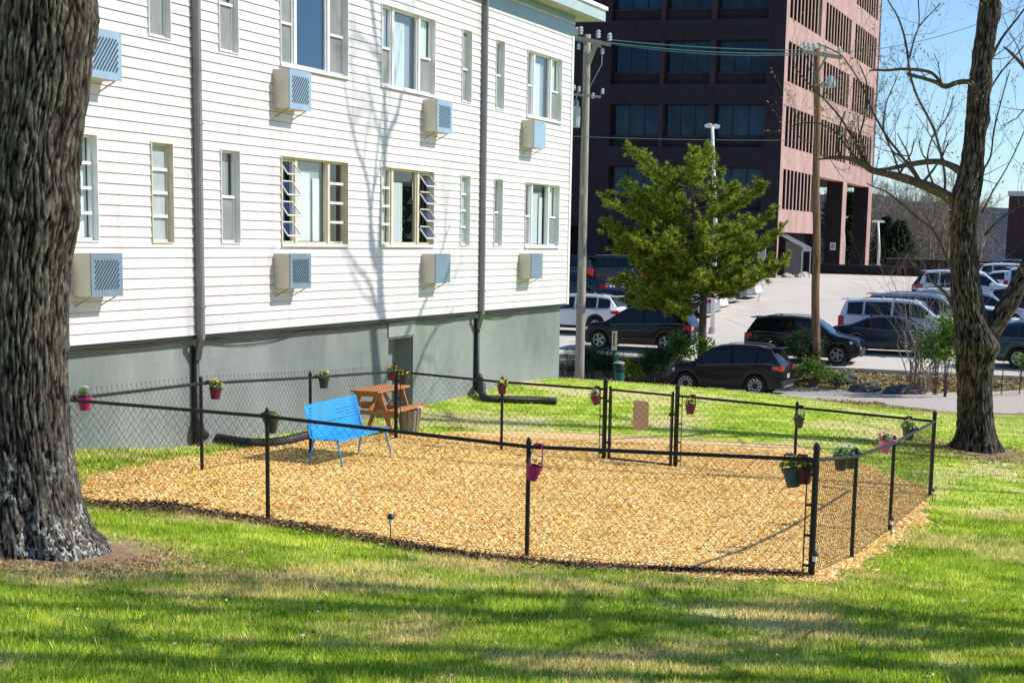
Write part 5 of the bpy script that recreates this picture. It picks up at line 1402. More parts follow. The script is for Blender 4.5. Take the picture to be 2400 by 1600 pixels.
def ridge_attr(o, m):
    a = o.data.attributes.new('ridge', 'FLOAT', 'POINT'); a.data.foreach_set('value', np.array(m.rg, dtype=np.float32)); return o
def grow(m, p, d, L, r, depth, rr, spread=.6, up=.25, minr=.004, sides=None, kidsn=3, tw=None, bud=None):
    """recursive bare branch; thick wood goes to m, fine twigs to tw"""
    n = max(3, int(L/.35)) if depth > 0 else 3; pts = [p.copy()]; rads = [r]; dd = d.normalized()
    for i in range(n):
        j = Vector((rr.gauss(0, 1), rr.gauss(0, 1), rr.gauss(0, 1)))*.17
        dd = (dd+j+Vector((0, 0, up*.22))).normalized(); pts.append(pts[-1]+dd*L/n); rads.append(max(r*(1-.72*(i+1)/n), minr*.6))
    tgt = m if (r > .02 or tw is None) else tw
    tgt.tube(pts, rads, 7 if r > .05 else (5 if r > .015 else 3), caps=False)
    if depth <= 0:
        if bud is not None:
            for q in pts[1:]:
                if rr.random() < .6:
                    v = Vector((rr.uniform(-1, 1), rr.uniform(-1, 1), rr.uniform(-.3, 1)))*.045
                    bud.add((q, q+v, q+Vector((v.z, v.x, v.y))*.8), ((0, 1, 2),))
        return
    for k in range(kidsn+(1 if rr.random() < .5 else 0)):
        f = rr.uniform(.25, .98); i = min(int(f*n), n-1); q = pts[i].lerp(pts[i+1], f*n-i)
        ax_ = Vector((rr.gauss(0, 1), rr.gauss(0, 1), rr.gauss(0, 1))).cross(dd)
        if ax_.length < 1e-3: continue
        nd = dd.copy(); nd.rotate(Matrix.Rotation(rr.uniform(.5, 1.0)*spread*1.5, 3, ax_.normalized()))
        grow(m, q, nd, L*rr.uniform(.45, .75), rads[i]*rr.uniform(.45, .7), depth-1, rr, spread, up, minr, None, kidsn, tw, bud)

# the big trunk at the left -------------------------------------------
YB = 15.5
prof = [(1268, 264), (1250, 246), (1225, 222), (1200, 208), (1150, 191), (1100, 180), (1050, 171), (1000, 167), (900, 159), (800, 157), (700, 159), (620, 162), (560, 166), (500, 176), (450, 181), (400, 183), (300, 193), (200, 206), (100, 213), (0, 217), (-80, 222)]
pts = []; rads = []
for y, xr in prof:
    rr_ = .47 if y < 1150 else .47+.0*(y-1150)
    e = at(xr, y, YB); rr_ = .485; rads.append(rr_-.035); pts.append(Vector((e.x-rr_, YB, e.z)))
# straighten: base centre stays under the stem, the flare is made radially
for i, (y, xr) in enumerate(prof):
    if y > 1090:
        ext = pts[i].x-pts[6].x; pts[i].x = pts[6].x+ext*.35; rads[i] = .45+ext*.65*.9
z0 = hz(pts[0].x, YB)
pts[0].z = z0-.15
top = pts[-1]; pts += [top+Vector((.05, .1, 2.2)), top+Vector((.0, .3, 4.4))]; rads += [.42, .36]
base = pts[0].copy()
def flare_b(s, th):
    f = 0
    for a, w, h in ((.15, .35, .05), (-.9, .3, .16), (-1.75, .28, .13), (1.6, .4, .2), (2.9, .3, .15), (-2.5, .3, .14)):
        d = math.atan2(math.sin(th-a), math.cos(th-a)); f += h*math.exp(-(d/w)**2)*math.exp(-(s/.32)**1.3)
    d = math.atan2(math.sin(th+1.28), math.cos(th+1.28)); f -= .16*math.exp(-(d/.13)**2)*math.exp(-((s-.25)/.28)**2)
    return f
big = empty('tree', base, 0, 'huge rough barked trunk with pale lichen at its foot at the left edge', 'tree')
mm = knotty([p-base for p in pts], rads, 300, .016, .021, 3.0, flare_b, kx=13, kz=3.4, bumps=((5.0, -.1, .25, .06), (3.15, -.3, .3, .07), (2.0, -.9, .3, .03)))
ridge_attr(mm.build('trunk', MT['bark_big'], big, smooth=True, fixn=False), mm)
rr = random.Random(5); m = MB(); tw = MB(); tp = pts[-1]-base
for k in range(5):
    a = 2*PI*k/5+.4; grow(m, tp-Vector((0, 0, .3*k)), Vector((math.cos(a)*.6, math.sin(a)*.6, 1)), 4.2, .17, 3, rr, .6, .2, .006, kidsn=2, tw=tw)
m.build('limbs', MT['bark_thin'], big, smooth=True, fixn=False); tw.build('twigs', MT['twig'], big, fixn=False)

# the forked tree at the right ----------------------------------------
YR = 32.3
def spec(px, Y=YR): 
    P = []; R_ = []
    for q in px:
        x, y, w = q[:3]; YY = q[3] if len(q) > 3 else Y
        P.append(at(x, y, YY)); R_.append(w/2/.98/FPX*YY)
    return P, R_
PR, RR = spec([(2247, 1042, 86), (2246, 1020, 84), (2244, 990, 80), (2240, 930, 77), (2238, 880, 78), (2240, 830, 86), (2243, 795, 102), (2238, 765, 86), (2229, 730, 76), (2221, 680, 68), (2216, 620, 60), (2213, 560, 55), (2212, 510, 57), (2216, 460, 64), (2228, 410, 58), (2235, 360, 48), (2240, 300, 44), (2246, 240, 47), (2251, 190, 50), (2256, 140, 42), (2264, 80, 42), (2272, 20, 44), (2278, -40, 42)])
base = PR[0].copy(); base.z = hz(base.x, base.y)-.1; PR[0].z = base.z
PR += [PR[-1]+Vector((.15, .1, 2.0)), PR[-1]+Vector((.1, -.2, 4.2)), PR[-1]+Vector((.4, 0, 6.8))]; RR += [.15, .11, .06]
rt = empty('tree', base, 0, 'forked dark trunked tree with long bare limbs on the right lawn', 'tree')
def flare_r(s, th):
    f = 0
    for a, w, h in ((3.05, .4, .50), (.1, .35, .26), (-1.2, .4, .24), (-2.2, .3, .18), (1.5, .5, .25)):
        d = math.atan2(math.sin(th-a), math.cos(th-a)); f += h*math.exp(-(d/w)**2)*math.exp(-(s/.24)**1.1)
    return f
mm = knotty([p-base for p in PR], RR, 120, .03, .021, 11.0, flare_r, kx=9, kz=2.6, bumps=((9.7, -1.3, .16, .05), (6.4, -.3, .2, .05), (2.2, -1.0, .3, .04), (8.3, .1, .2, .04)))
ridge_attr(mm.build('trunk', MT['bark'], rt, smooth=True, fixn=False), mm)
m = MB(); tw = MB(); bd = MB(); rr = random.Random(12)
P2_, R2_ = spec([(2250, 800, 60), (2268, 768, 58), (2292, 735, 52), (2318, 695, 48), (2342, 650, 44), (2368, 600, 40), (2400, 540, 36), (2440, 470, 32), (2470, 380, 28), (2490, 280, 22), (2500, 150, 15)])
mm = knotty([p-base for p in P2_], R2_, 60, .03, .014, 21.0, None, kx=8, kz=2.6); ridge_attr(mm.build('trunk', MT['bark'], rt, smooth=True, fixn=False), mm)
def limb(px, sides=8, jit=.0, seed=0, kn=4, up=.5, tl=.9, grow_k=True):
    P, R_ = spec(px); Q = []; S = []
    for i in range(len(P)-1):
        nn = max(3, int((P[i+1]-P[i]).length/.12))
        for k in range(nn):
            t = k/nn; p0 = P[max(i-1, 0)]; p1 = P[i]; p2 = P[i+1]; p3 = P[min(i+2, len(P)-1)]
            c = .5*((2*p1)+(p2-p0)*t+(2*p0-5*p1+4*p2-p3)*t*t+(3*p1-p0-3*p2+p3)*t**3)
            Q.append(c-base); S.append((R_[i]+(R_[i+1]-R_[i])*t)*(1+.16*noise.noise(c*5)))
    Q.append(P[-1]-base); S.append(R_[-1])
    m.tube(Q, S, sides, caps=True)
    q = random.Random(seed)
    if grow_k:
        for _ in range(kn):
            i = q.randrange(int(len(Q)*.15), len(Q)-1); d = (Q[i+1]-Q[i]).normalized()
            nd = Vector((q.uniform(-.8, .8), q.uniform(-.5, .5), q.uniform(.3, 1)))*(1 if q.random() < .8 else -.7)
            grow(m, Q[i], nd+d*.3, tl*q.uniform(.5, 1.3), max(S[i]*.35, .006), 2, q, .55, up, .0028, None, 2, tw, bd)
limb([(2212, 492, 30), (2190, 462, 26), (2150, 437, 24), (2100, 417, 20), (2045, 401, 17), (2003, 391, 15), (1985, 378, 14), (1962, 368, 12), (1935, 362, 9), (1905, 363, 7), (1880, 366, 4)], seed=1, kn=9, tl=1.1)
limb([(2225, 408, 22), (2195, 386, 17), (2160, 372, 14), (2120, 373, 12), (2080, 380, 10), (2040, 388, 9), (2003, 392, 8)], seed=2, kn=6)
limb([(2250, 194, 18), (2222, 188, 12), (2198, 190, 11), (2172, 199, 11), (2150, 189, 9), (2120, 180, 8), (2088, 171, 8), (2084, 169, 6)], seed=3, kn=3, tl=.7)
limb([(2160, 188, 7), (2140, 168, 7), (2110, 161, 7), (2070, 159, 6), (2040, 162, 6), (2012, 161, 5), (1996, 163, 3)], seed=4, kn=4, tl=.7)
limb([(2170, 440, 7), (2169, 392, 6), (2146, 300, 6), (2106, 220, 6), (2089, 162, 5), (2081, 100, 5), (2064, 43, 4), (2039, 0, 3), (2020, -40, 2)], 5, seed=5, kn=9)
limb([(2118, 422, 8), (2094, 392, 7), (2065, 350, 6), (2041, 320, 6), (2006, 260, 5), (1990, 220, 4), (1974, 187, 4), (1950, 150, 3), (1926, 122, 3), (1876, 100, 2)], 5, seed=6, kn=8)
limb([(2089, 135, 4), (2100, 90, 4), (2111, 55, 3), (2109, 0, 3), (2106, -30, 2)], 5, seed=7, kn=3)
limb([(2111, 60, 3), (2130, 40, 2.5), (2160, 8, 2)], 4, seed=8, kn=1)
limb([(2190, 630, 8), (2174, 592, 7), (2154, 547, 7), (2135, 520, 6), (2109, 502, 6), (2085, 480, 5), (2061, 460, 5), (2035, 440, 4), (2004, 428, 3), (1990, 420, 2)], 5, seed=9, kn=8)
limb([(2003, 391, 6), (1965, 330, 5), (1930, 270, 4), (1890, 225, 4), (1850, 185, 3), (1822, 150, 2)], 4, seed=31, kn=9, tl=.7)
limb([(1985, 378, 5), (1972, 330, 4), (1985, 270, 4), (1992, 200, 3), (1975, 150, 2)], 4, seed=32, kn=9, tl=.7)
limb([(1935, 362, 6), (1922, 342, 5), (1926, 300, 4), (1942, 255, 3)], 4, seed=33, kn=7, tl=.6)
limb([(1965, 370, 5), (1940, 330, 4), (1900, 290, 3), (1850, 282, 3), (1815, 292, 2)], 4, seed=34, kn=8, tl=.6)
limb([(2070, 408, 5), (2050, 350, 4), (2030, 300, 4), (2035, 240, 3), (2060, 180, 2)], 4, seed=35, kn=8, tl=.8)
limb([(2150, 437, 5), (2130, 380, 4), (2140, 320, 3), (2175, 270, 3), (2190, 220, 2)], 4, seed=36, kn=7, tl=.7)
limb([(2200, 745, 9), (2185, 700, 8), (2170, 672, 7), (2150, 655, 6), (2130, 635, 5), (2118, 625, 3)], 5, seed=10, kn=4, tl=.6)
limb([(2262, 540, 7), (2290, 510, 5), (2330, 480, 4), (2360, 470, 3)], 5, seed=11, kn=5)
limb([(2255, 490, 5), (2280, 440, 4), (2310, 390, 3), (2340, 330, 3), (2370, 260, 2)], 5, seed=12, kn=5)
limb([(2272, 145, 8), (2300, 90, 6), (2335, 45, 5), (2365, 5, 4)], 5, seed=13, kn=6)
limb([(2400, 225, 18), (2370, 175, 12), (2345, 145, 9), (2318, 118, 7), (2305, 108, 4)], 6, seed=14, kn=5)
limb([(2268, 215, 5), (2300, 165, 4), (2340, 120, 3), (2380, 70, 2)], 4, seed=15, kn=4)
limb([(2255, 395, 5), (2275, 360, 4), (2283, 300, 4), (2300, 230, 3), (2320, 160, 2)], 4, seed=16, kn=5)
# crown above the picture
for k in range(9):
    i = len(PR)-1-k % 4; a = rr.uniform(0, 2*PI)
    grow(m, PR[i]-base, Vector((math.cos(a), math.sin(a), .8)), 3.6, .07, 3, rr, .55, .3, .005, None, 2, tw, bd)
for k in range(6):
    i = len(P2_)-1-k % 4; a = rr.uniform(-1, 1)
    grow(m, P2_[i]-base, Vector((math.cos(a), math.sin(a), .8)), 3.2, .06, 3, rr, .55, .3, .005, None, 2, tw, bd)
m.build('limbs', MT['bark_thin'], rt, smooth=True, fixn=False); tw.build('twigs', MT['twig'], rt, fixn=False); bd.build('buds', MT['bud'], rt, fixn=False)

# further bare trees just outside the right edge: they throw the long shadows
def bare_tree(name, loc, H, r, label, seed, group=None, lean=(0, 0), nb=9, L=4.5, start=.3, depth=3, mat='bark_thin', twm='twig', fine=True, kn=2, cat='tree', budm=None, minr=.006, taper=.86):
    rr = random.Random(seed); t = empty(name, loc, 0, label, cat, group); m = MB(); n = 9; P = []; R_ = []
    x = y = 0
    for i in range(n+1):
        f = i/n; x += rr.gauss(0, .01*H)+lean[0]*H/n; y += rr.gauss(0, .01*H)+lean[1]*H/n
        P.append(Vector((x if i else 0, y if i else 0, f*H-.1))); R_.append(r*(1-taper*f)+(.25*r if i == 0 else 0))
    m.tube(P, R_, 10 if r > .1 else 6, caps=False); m.build('trunk', MT[mat], t, smooth=True, fixn=False)
    m = MB(); tw = MB() if fine else None; bd_ = MB() if budm else None
    for k in range(nb):
        f = start+(1-start)*(k+rr.random()*.6)/nb; f = min(f, .97); i = min(int(f*n), n-1); q = P[i].lerp(P[i+1], f*n-i); a = 2.4*k+rr.uniform(-.5, .5)
        grow(m, q, Vector((math.cos(a), math.sin(a), rr.uniform(.35, 1.0))), L*(1.15-.7*f)*rr.uniform(.7, 1.2), R_[i]*.5, depth, rr, .55, .28, minr, None, kn, tw, bd_)
    m.build('limbs', MT[mat], t, smooth=True, fixn=False)
    if tw and tw.f: tw.build('twigs', MT[twm], t, fixn=False)
    if bd_ and bd_.f: bd_.build('buds', MT[budm], t, fixn=False)
    return t
OFF = [((8.3, 12.3), 11.5, .24, 1, .25), ((10.2, 14.1), 13, .23, 2, .3), ((15.0, 31.0), 19, .11, 77, .3), ((9.6, 11.9), 14.5, .21, 4.5, .25), ((9.3, 15.0), 13, .15, 5.5, .3), ((6.6, 11.3), 11.5, .17, 1.5, .25), ((7.4, 13.3), 12, .18, 2.5, .3), ((7.0, 14.6), 10.5, .13, 3.5, .3), ((20.5, 28.2), 27, .13, 78, .55), ((13.5, 20.5), 6.2, .12, 8, .2), ((15.5, 23.5), 7.5, .14, 9, .2), ((11.8, 18.4), 4.2, .09, 10, .2)]
OFL = ['bare tree right of the picture by the near lawn edge', 'second bare tree right of the front lawn', 'tall bare tree right of the forked tree, out of the picture', 'thickest bare tree close right of the front lawn', 'bare tree level with the near corner post, right of the picture', 'slender sapling nearest the camera right of the picture', 'slender sapling second from the camera right of the picture', 'slender sapling third from the camera right of the picture', 'very tall slender bare tree right of the pen, out of the picture', 'small bare tree right of the pen, out of the picture', 'young bare tree right of the forked tree lawn, out of the picture', 'lowest bare sapling right of the pen, out of the picture']
for ((x, y), H, r, sd, st), lb in zip(OFF, OFL):
    bare_tree('tree', (x, y, hz(x, y)), H, r, lb, sd+40 if sd != 77 else 77, 'bare lawn trees', nb=13 if sd > 70 else (9 if sd < 7 else 14), L=5.0 if sd > 70 else min(4.6, H*.36), start=st, depth=3 if sd > 7 else 2, kn=3 if sd in (8, 9, 10) else 2, taper=.5 if sd < 7 else .86)

# ------------------------------------------------------------------ young pine in the lot verge
pb = at(1611, 845, 61.0); pb.z = hz(pb.x, pb.y)
pine = empty('pine_tree', pb, 0, 'bushy green pine standing at the edge of the parking lot', 'tree')
rr = random.Random(31)
TP = [at(x, y, 61)-pb for x, y in ((1611, 850), (1613, 780), (1615, 700), (1618, 640), (1612, 590), (1600, 540), (1592, 480), (1588, 420), (1590, 360))]
TP[0].z = -.2
m = MB(); m.tube(TP, [.17, .15, .135, .12, .10, .08, .06, .04, .02], 10); m.build('trunk', MT['bark_thin'], pine, smooth=True)
m = MB(); nd = MB()
def tuft(p, d, s):
    for k in range(20):
        v = (d*.8+Vector((rr.gauss(0, .55), rr.gauss(0, .55), rr.gauss(.12, .5)))).normalized()*s*rr.uniform(.7, 1.2)
        w = v.cross(Vector((rr.gauss(0, 1), rr.gauss(0, 1), rr.gauss(0, 1)))).normalized()*.0115
        nd.v += [tuple(p-w), tuple(p+w), tuple(p+v)]; n_ = len(nd.v); nd.f.append((n_-3, n_-2, n_-1))
PXM = FPX/61*.98
def pbranch(start, end, r, dens=1.0, droop=0):
    n = 9; P = []
    for i in range(n+1):
        f = i/n; q = start.lerp(end, f); q.z += -.55*math.sin(f*PI)*(end-start).length*.16+rr.gauss(0, .03); q.x += rr.gauss(0, .03); q.y += rr.gauss(0, .03); P.append(q)
    m.tube(P, [r*(1-.85*i/n) for i in range(n+1)], 5, caps=False)
    Lb = (end-start).length
    for k in range(int(13.5*Lb*dens)):
        f = rr.uniform(.28, 1.0); i = min(int(f*n), n-1); q = P[i].lerp(P[i+1], f*n-i); d = (P[i+1]-P[i]).normalized()
        sd = (d*.75+Vector((rr.gauss(0, .6), rr.gauss(0, .6), rr.gauss(.25, .35)))).normalized(); L = rr.uniform(.15, .5)*(1.15-.5*f)
        e = q+sd*L; m.tube([q, q+sd*L*.5+Vector((0, 0, -.01)), e+Vector((0, 0, .03))], [.010, .007, .004], 3, caps=False)
        for a in range(5): tuft(q.lerp(e, .3+.7*a/4), sd, .18)
    tuft(P[-1], (end-start).normalized(), .15)
# branch tips read off the photo's outline, spread in depth
tips = [(1392, 455), (1388, 510), (1440, 480), (1448, 345), (1470, 362), (1430, 420), (1500, 395), (1540, 430), (1565, 400), (1590, 350), (1622, 352), (1640, 362), (1600, 400), (1655, 420), (1712, 425), (1745, 435), (1700, 450), (1765, 490), (1795, 525), (1770, 545), (1808, 598), (1790, 610), (1740, 625), (1720, 500), (1680, 470), (1420, 560), (1450, 590), (1470, 620), (1500, 640), (1460, 540), (1530, 650), (1560, 668), (1500, 690), (1540, 700), (1470, 700), (1450, 690), (1690, 630), (1750, 560), (1760, 590), (1405, 530), (1480, 570), (1520, 590), (1650, 560), (1660, 610), (1560, 600), (1540, 540), (1480, 470), (1500, 520), (1580, 470), (1640, 480), (1700, 560), (1620, 560), (1570, 640), (1640, 640), (1700, 600), (1730, 530), (1510, 450), (1450, 430), (1600, 620), (1540, 480), (1430, 640), (1455, 665), (1500, 670), (1530, 705), (1440, 540), (1490, 440), (1525, 545), (1600, 520), (1660, 530), (1560, 510), (1650, 650), (1600, 660), (1475, 385), (1605, 375), (1765, 615)]
for i, (x, y) in enumerate(tips):
    off = abs(x-1605)/PXM; maxd = math.sqrt(max(.2, 3.3**2-min(off, 3.2)**2))*.8
    yy = 61+rr.uniform(-1, 1)*maxd
    e = at(x, y, 61)-pb; e = Vector((e.x, yy-61, e.z))
    zs = e.z-(.25+.28*math.hypot(e.x, e.y))*rr.uniform(.6, 1.2) if y < 640 else e.z+.2
    zs = min(max(zs, 2.0), TP[-1].z-.1)
    k = 0
    while k < len(TP)-2 and TP[k+1].z < zs: k += 1
    f = (zs-TP[k].z)/(TP[k+1].z-TP[k].z); s_ = TP[k].lerp(TP[k+1], min(max(f, 0), 1))
    pbranch(s_, e, .035, 1.0)
    if rr.random() < .5:
        e2 = e+Vector((rr.uniform(-.5, .5), rr.uniform(-.9, .9), rr.uniform(-.5, .1))); pbranch(s_, e2, .028, .55)
m.build('branches', MT['bark_thin'], pine, fixn=False)
nd.build('needles', MT['needles'], pine, fixn=False)

# ------------------------------------------------------------------ shrubs
def shrub(name, px, py, Y, w, h, label, mat, n=900, seed=0, leaf=.05, up=.3, stems=9, group=None, needle=False, cat='shrub', stemmat='twig', hollow=.3):
    p = at(px, py, Y); p.z = hz(p.x, p.y); rr = random.Random(seed+100); t = empty(name, p, 0, label, cat, group)
    m = MB(); tips_ = []
    for k in range(stems):
        a = rr.uniform(0, 2*PI); rd = w/2*rr.uniform(.2, .95); e = Vector((math.cos(a)*rd, math.sin(a)*rd, h*rr.uniform(.6, 1.0)*(1-.35*(rd/(w/2))**2)))
        mid = e*.5+Vector((0, 0, h*.12)); m.tube([(rr.uniform(-.06, .06), rr.uniform(-.06, .06), -.1), mid, e], [.014, .009, .003], 3, caps=False); tips_.append((mid, e))
        for j in range(4):
            q = mid.lerp(e, rr.random()); e2 = q+Vector((rr.gauss(0, w*.13), rr.gauss(0, w*.13), abs(rr.gauss(0, h*.12)))); m.tube([q, e2], [.006, .002], 3, caps=False); tips_.append((q, e2))
    m.build('stems', MT[stemmat], t, fixn=False)
    m = MB()
    for i in range(n):
        q, e = rr.choice(tips_); c = q.lerp(e, rr.random()**.7)+Vector((rr.gauss(0, .05), rr.gauss(0, .05), rr.gauss(0, .05)))*w
        d = Vector((rr.gauss(0, 1), rr.gauss(0, 1), rr.gauss(up, .7))).normalized(); s = leaf*rr.uniform(.6, 1.4)
        sd = d.orthogonal().normalized(); sd.rotate(Matrix.Rotation(rr.uniform(0, 6.28), 3, d))
        if needle: m.add((c-sd*s*.07, c+sd*s*.07, c+d*s*1.8), ((0, 1, 2),))
        else: m.add((c, c+d*s*.5+sd*s*.3, c+d*s*1.1, c+d*s*.5-sd*s*.3), ((0, 1, 2, 3),))
    m.build('foliage', MT[mat], t, fixn=False); return t
shrub('shrub', 1350, 852, 60.3, 1.9, 1.35, 'dark green evergreen shrub around the foot of the grey utility pole', 'needles_dark', 7000, 1, .10, needle=True, stems=18)
shrub('shrub', 1300, 850, 61.0, 1.0, .7, 'pale dry shrub against the white building corner', 'dead_leaf', 500, 2, .09, stems=10)
shrub('shrub', 1396, 848, 60.2, 1.4, 1.25, 'dark shrub left of the green waste station', 'needles_dark', 5000, 3, .10, needle=True, stems=16)
shrub('shrub', 1441, 852, 59.5, .95, .95, 'small spiky olive shrub right of the green waste bin', 'needles', 4500, 4, .13, up=1.1, needle=True, stems=16)
shrub('shrub', 1508, 852, 60.0, 1.9, 1.35, 'dark dense shrub in front of the black car behind the bushes', 'needles_dark', 7500, 5, .11, needle=True, stems=18)
shrub('shrub', 1562, 812, 60.9, 1.4, 1.5, 'bright green leafy shrub left of the pine trunk', 'leaf_green', 1500, 6, .11, stems=16)
shrub('shrub', 1612, 845, 60.5, .9, 1.6, 'climbing leaves round the pine trunk foot', 'leaf_green', 900, 7, .09, stems=12)
shrub('shrub', 1838, 852, 59.6, 1.5, 1.75, 'dark conifer shrub left of the brown utility pole', 'needles_dark', 6500, 8, .11, needle=True, stems=20)
shrub('shrub', 1868, 872, 58.8, 1.8, .9, 'bright green leafy shrub at the foot of the brown utility pole', 'leaf_green', 1600, 9, .09, stems=16)
shrub('shrub', 1925, 868, 58.4, 1.2, .6, 'low scrub on dark rocks right of the brown pole', 'leaf_green', 400, 10, .08, stems=14)
shrub('flowering_shrub', 2150, 862, 56.6, 1.6, 2.6, 'tall loose shrub with white blossom left of the forked trunk', 'leaf_green', 1500, 11, .10, stems=18)
shrub('flowering_shrub', 2172, 880, 55.5, 1.4, 3.0, 'yellow green leafy shrub touching the forked trunk', 'leaf_green', 1500, 14, .12, stems=14)
shrub('shrub', 2345, 868, 57.5, .6, 1.3, 'sparse green sapling at the right edge', 'leaf_green', 160, 15, .10, stems=5)
t = MB(); rr = random.Random(55); bp = at(2150, 862, 56.6); bp.z = hz(bp.x, bp.y)
for k in range(260):
    c = Vector((rr.gauss(.0, .45), rr.gauss(0, .4), rr.uniform(.5, 2.4)))
    for j in range(4):
        a = j*PI/2+rr.random(); t.add((c, c+Vector((math.cos(a), math.sin(a)*.6, .4))*.05, c+Vector((math.cos(a+.9), math.sin(a+.9)*.6, .5))*.05), ((0, 1, 2),))
fs_ = [o for o in bpy.data.objects if o.name.startswith('flowering_shrub')][0]
t.build('blossom', MT['fl_white'], fs_, fixn=False)
# bare multi-stem thicket
for i, (px, py, H_, lb) in enumerate(((2098, 868, 3.7, 'bare many stemmed thicket in front of the large white car'), (2122, 862, 4.3, 'taller bare thicket just right of the other bare one'))):
    p = at(px, py, 57.2); p.z = hz(p.x, p.y); t = empty('bare_thicket', p, 0, lb, 'shrub'); rr = random.Random(66+i); m = MB(); tw = MB()
    for k in range(10):
        a = rr.uniform(0, 2*PI); grow(m, Vector((rr.gauss(0, .08), rr.gauss(0, .08), -.05)), Vector((math.cos(a)*.42, math.sin(a)*.3, 1.2)), H_*rr.uniform(.6, 1.0), .030, 2, rr, .42, .35, .004, None, 3, tw)
    m.build('stems', MT['twig_grey'], t, fixn=False); tw.build('twigs', MT['twig_grey'], t, fixn=False)
for k, (px, py, Y, r_, lb) in enumerate(((1990, 868, 57.8, .42, 'dark boulder lying left of the bare thicket'), (2068, 876, 57.0, .45, 'large dark boulder at the foot of the bare thicket'), (2095, 880, 56.8, .35, 'smaller dark boulder right of the large one'), (1945, 860, 59, .38, 'dark boulder right of the brown utility pole'))):
    p = at(px, py, Y); m = MB(); stone(m, (0, 0, 0), r_, k+20); o = m.build('boulder', MT['stone_dark'], smooth=False); o.location = (p.x, p.y, hz(p.x, p.y)+.02); o.scale = (1.25, 1, .9); tag(o, lb, 'boulder')
for k, (px, py, Y) in enumerate(((1312, 815, 62.3), (1325, 838, 61), (1435, 822, 61.5), (1485, 822, 61.5), (1545, 838, 60.6), (1568, 832, 60.8))):
    p = at(px, py, Y); m = MB(); stone(m, (0, 0, 0), .32, k+40); o = m.build('rock', MT['stone'], smooth=True); o.location = (p.x, p.y, hz(p.x, p.y)+.08); o.scale = (1.5, 1, .7)
    tag(o, ['pale rock at the building corner below the white car', 'pale rock below the first by the building corner', 'pale rock behind the spiky olive shrub', 'pale flat rock between the spiky and the dense dark shrub', 'pale rock left of the pine trunk foot', 'pale rock touching the pine trunk foot'][k], 'rock')
# background trees: a grey bare belt and dark evergreens in front of the hills
k = 0
rr = random.Random(91)
for i in range(34):
    px = 1985+(i % 17)*16+rr.uniform(-6, 6); Y = rr.uniform(165, 215)
    if i > 29: px = 1880+rr.uniform(0, 120)
    p = at(px, 610, Y); p.z = hz(p.x, p.y)
    if p.z < -6: p.z = -6
    hh = rr.uniform(2.2, 6.0)
    bare_tree('bare_tree', p, hh+3, .20, 'grey bare tree in the belt behind the parking lot', 300+i, 'grey bare trees behind the parking lot', nb=13, L=3.6, start=.08, depth=3, mat='twig_grey', twm='twig_grey', fine=True, kn=3, minr=.018)
def conifer(px, pyb, Y, h, w, label, seed):
    p = at(px, pyb, Y); p.z = hz(p.x, p.y); t = empty('conifer', p, 0, label, 'tree'); rr = random.Random(seed)
    m = MB(); m.tube([(0, 0, -.2), (0, 0, h)], [.16, .02], 6); m.build('trunk', MT['bark_thin'], t); m = MB()
    for i in range(3600):
        f = rr.random()**.8; z = h*(.06+.94*f); rad = w/2*(1-f)**.8*rr.uniform(.3, 1.1)+.1; a = rr.uniform(0, 2*PI)
        c = Vector((math.cos(a)*rad, math.sin(a)*rad, z+rr.gauss(0, .1))); d = Vector((math.cos(a), math.sin(a), rr.uniform(-.5, .5)))*.45; s_ = d.cross(Vector((0, 0, 1))).normalized()*.14
        m.add((c-s_, c+s_, c+d), ((0, 1, 2),))
    m.build('foliage', MT['needles_dark'], t, fixn=False)
conifer(1908, 610, 150, 7.5, 4.0, 'tall dark conifer seen through the tower portal', 1)
conifer(2062, 608, 150, 4.2, 5, 'dark evergreen right of the far lamp post', 2)
conifer(2030, 608, 155, 4.6, 4, 'dark evergreen left of the far lamp post', 3)
conifer(1945, 608, 150, 6.5, 3.0, 'slim dark conifer seen right of the first portal column', 4)
# ------------------------------------------------------------------ utility poles and wires
MT['wire_line'] = mottled('wire_line', (.06, .17, .17), (.12, .24, .24), 3, .6)
def insul(m, p, s=1):
    m.lathe([(.02*s, 0), (.05*s, .02*s), (.03*s, .05*s), (.055*s, .07*s), (.03*s, .10*s), (.05*s, .12*s), (.02*s, .16*s)], p, 8)
Y1 = 58.0
b1 = at(1331, 850, Y1); b1.z = hz(b1.x, b1.y); t1 = at(1349, 80, Y1)
p1 = empty('utility_pole', b1, 0, 'weathered grey utility pole with crossarms beside the white building', 'utility pole')
m = MB(); n = 14; tp = t1-b1; m.tube([tp*(i/n)+Vector((0, 0, -.3 if i == 0 else 0)) for i in range(n+1)], [.17-.05*i/n for i in range(n+1)], 14); m.build('pole', MT['wood_pole'], p1, smooth=True)
s1 = 1/(.98**-1*FPX/Y1)     # metres per displayed pixel
s1 = Y1/FPX/.98
def off(px, py): q = at(px, py, Y1)-b1; return q
a = off(1322, 88); b = off(1402, 105); m = MB(); m.bar(a+Vector((0, -.2, 0)), b+Vector((0, -.25, 0)), .10, .12); m.build('crossarm', MT['wood_pole'], p1); m = MB(); m.bar(a+Vector((-.1, .18, .03)), b+Vector((-.3, .2, 0)), .10, .12); m.build('crossarm', MT['wood_pole'], p1)
m = MB(); m.bar(off(1368, 105)+Vector((0, -.2, 0)), off(1350, 148)+Vector((0, -.14, 0)), .10, .16); m.build('brace', MT['wood_pole'], p1)
m = MB(); m.bar(off(1316, 218)+Vector((0, -.18, 0)), off(1380, 224)+Vector((0, -.18, 0)), .08, .08); m.build('crossarm', MT['wood_pole'], p1)
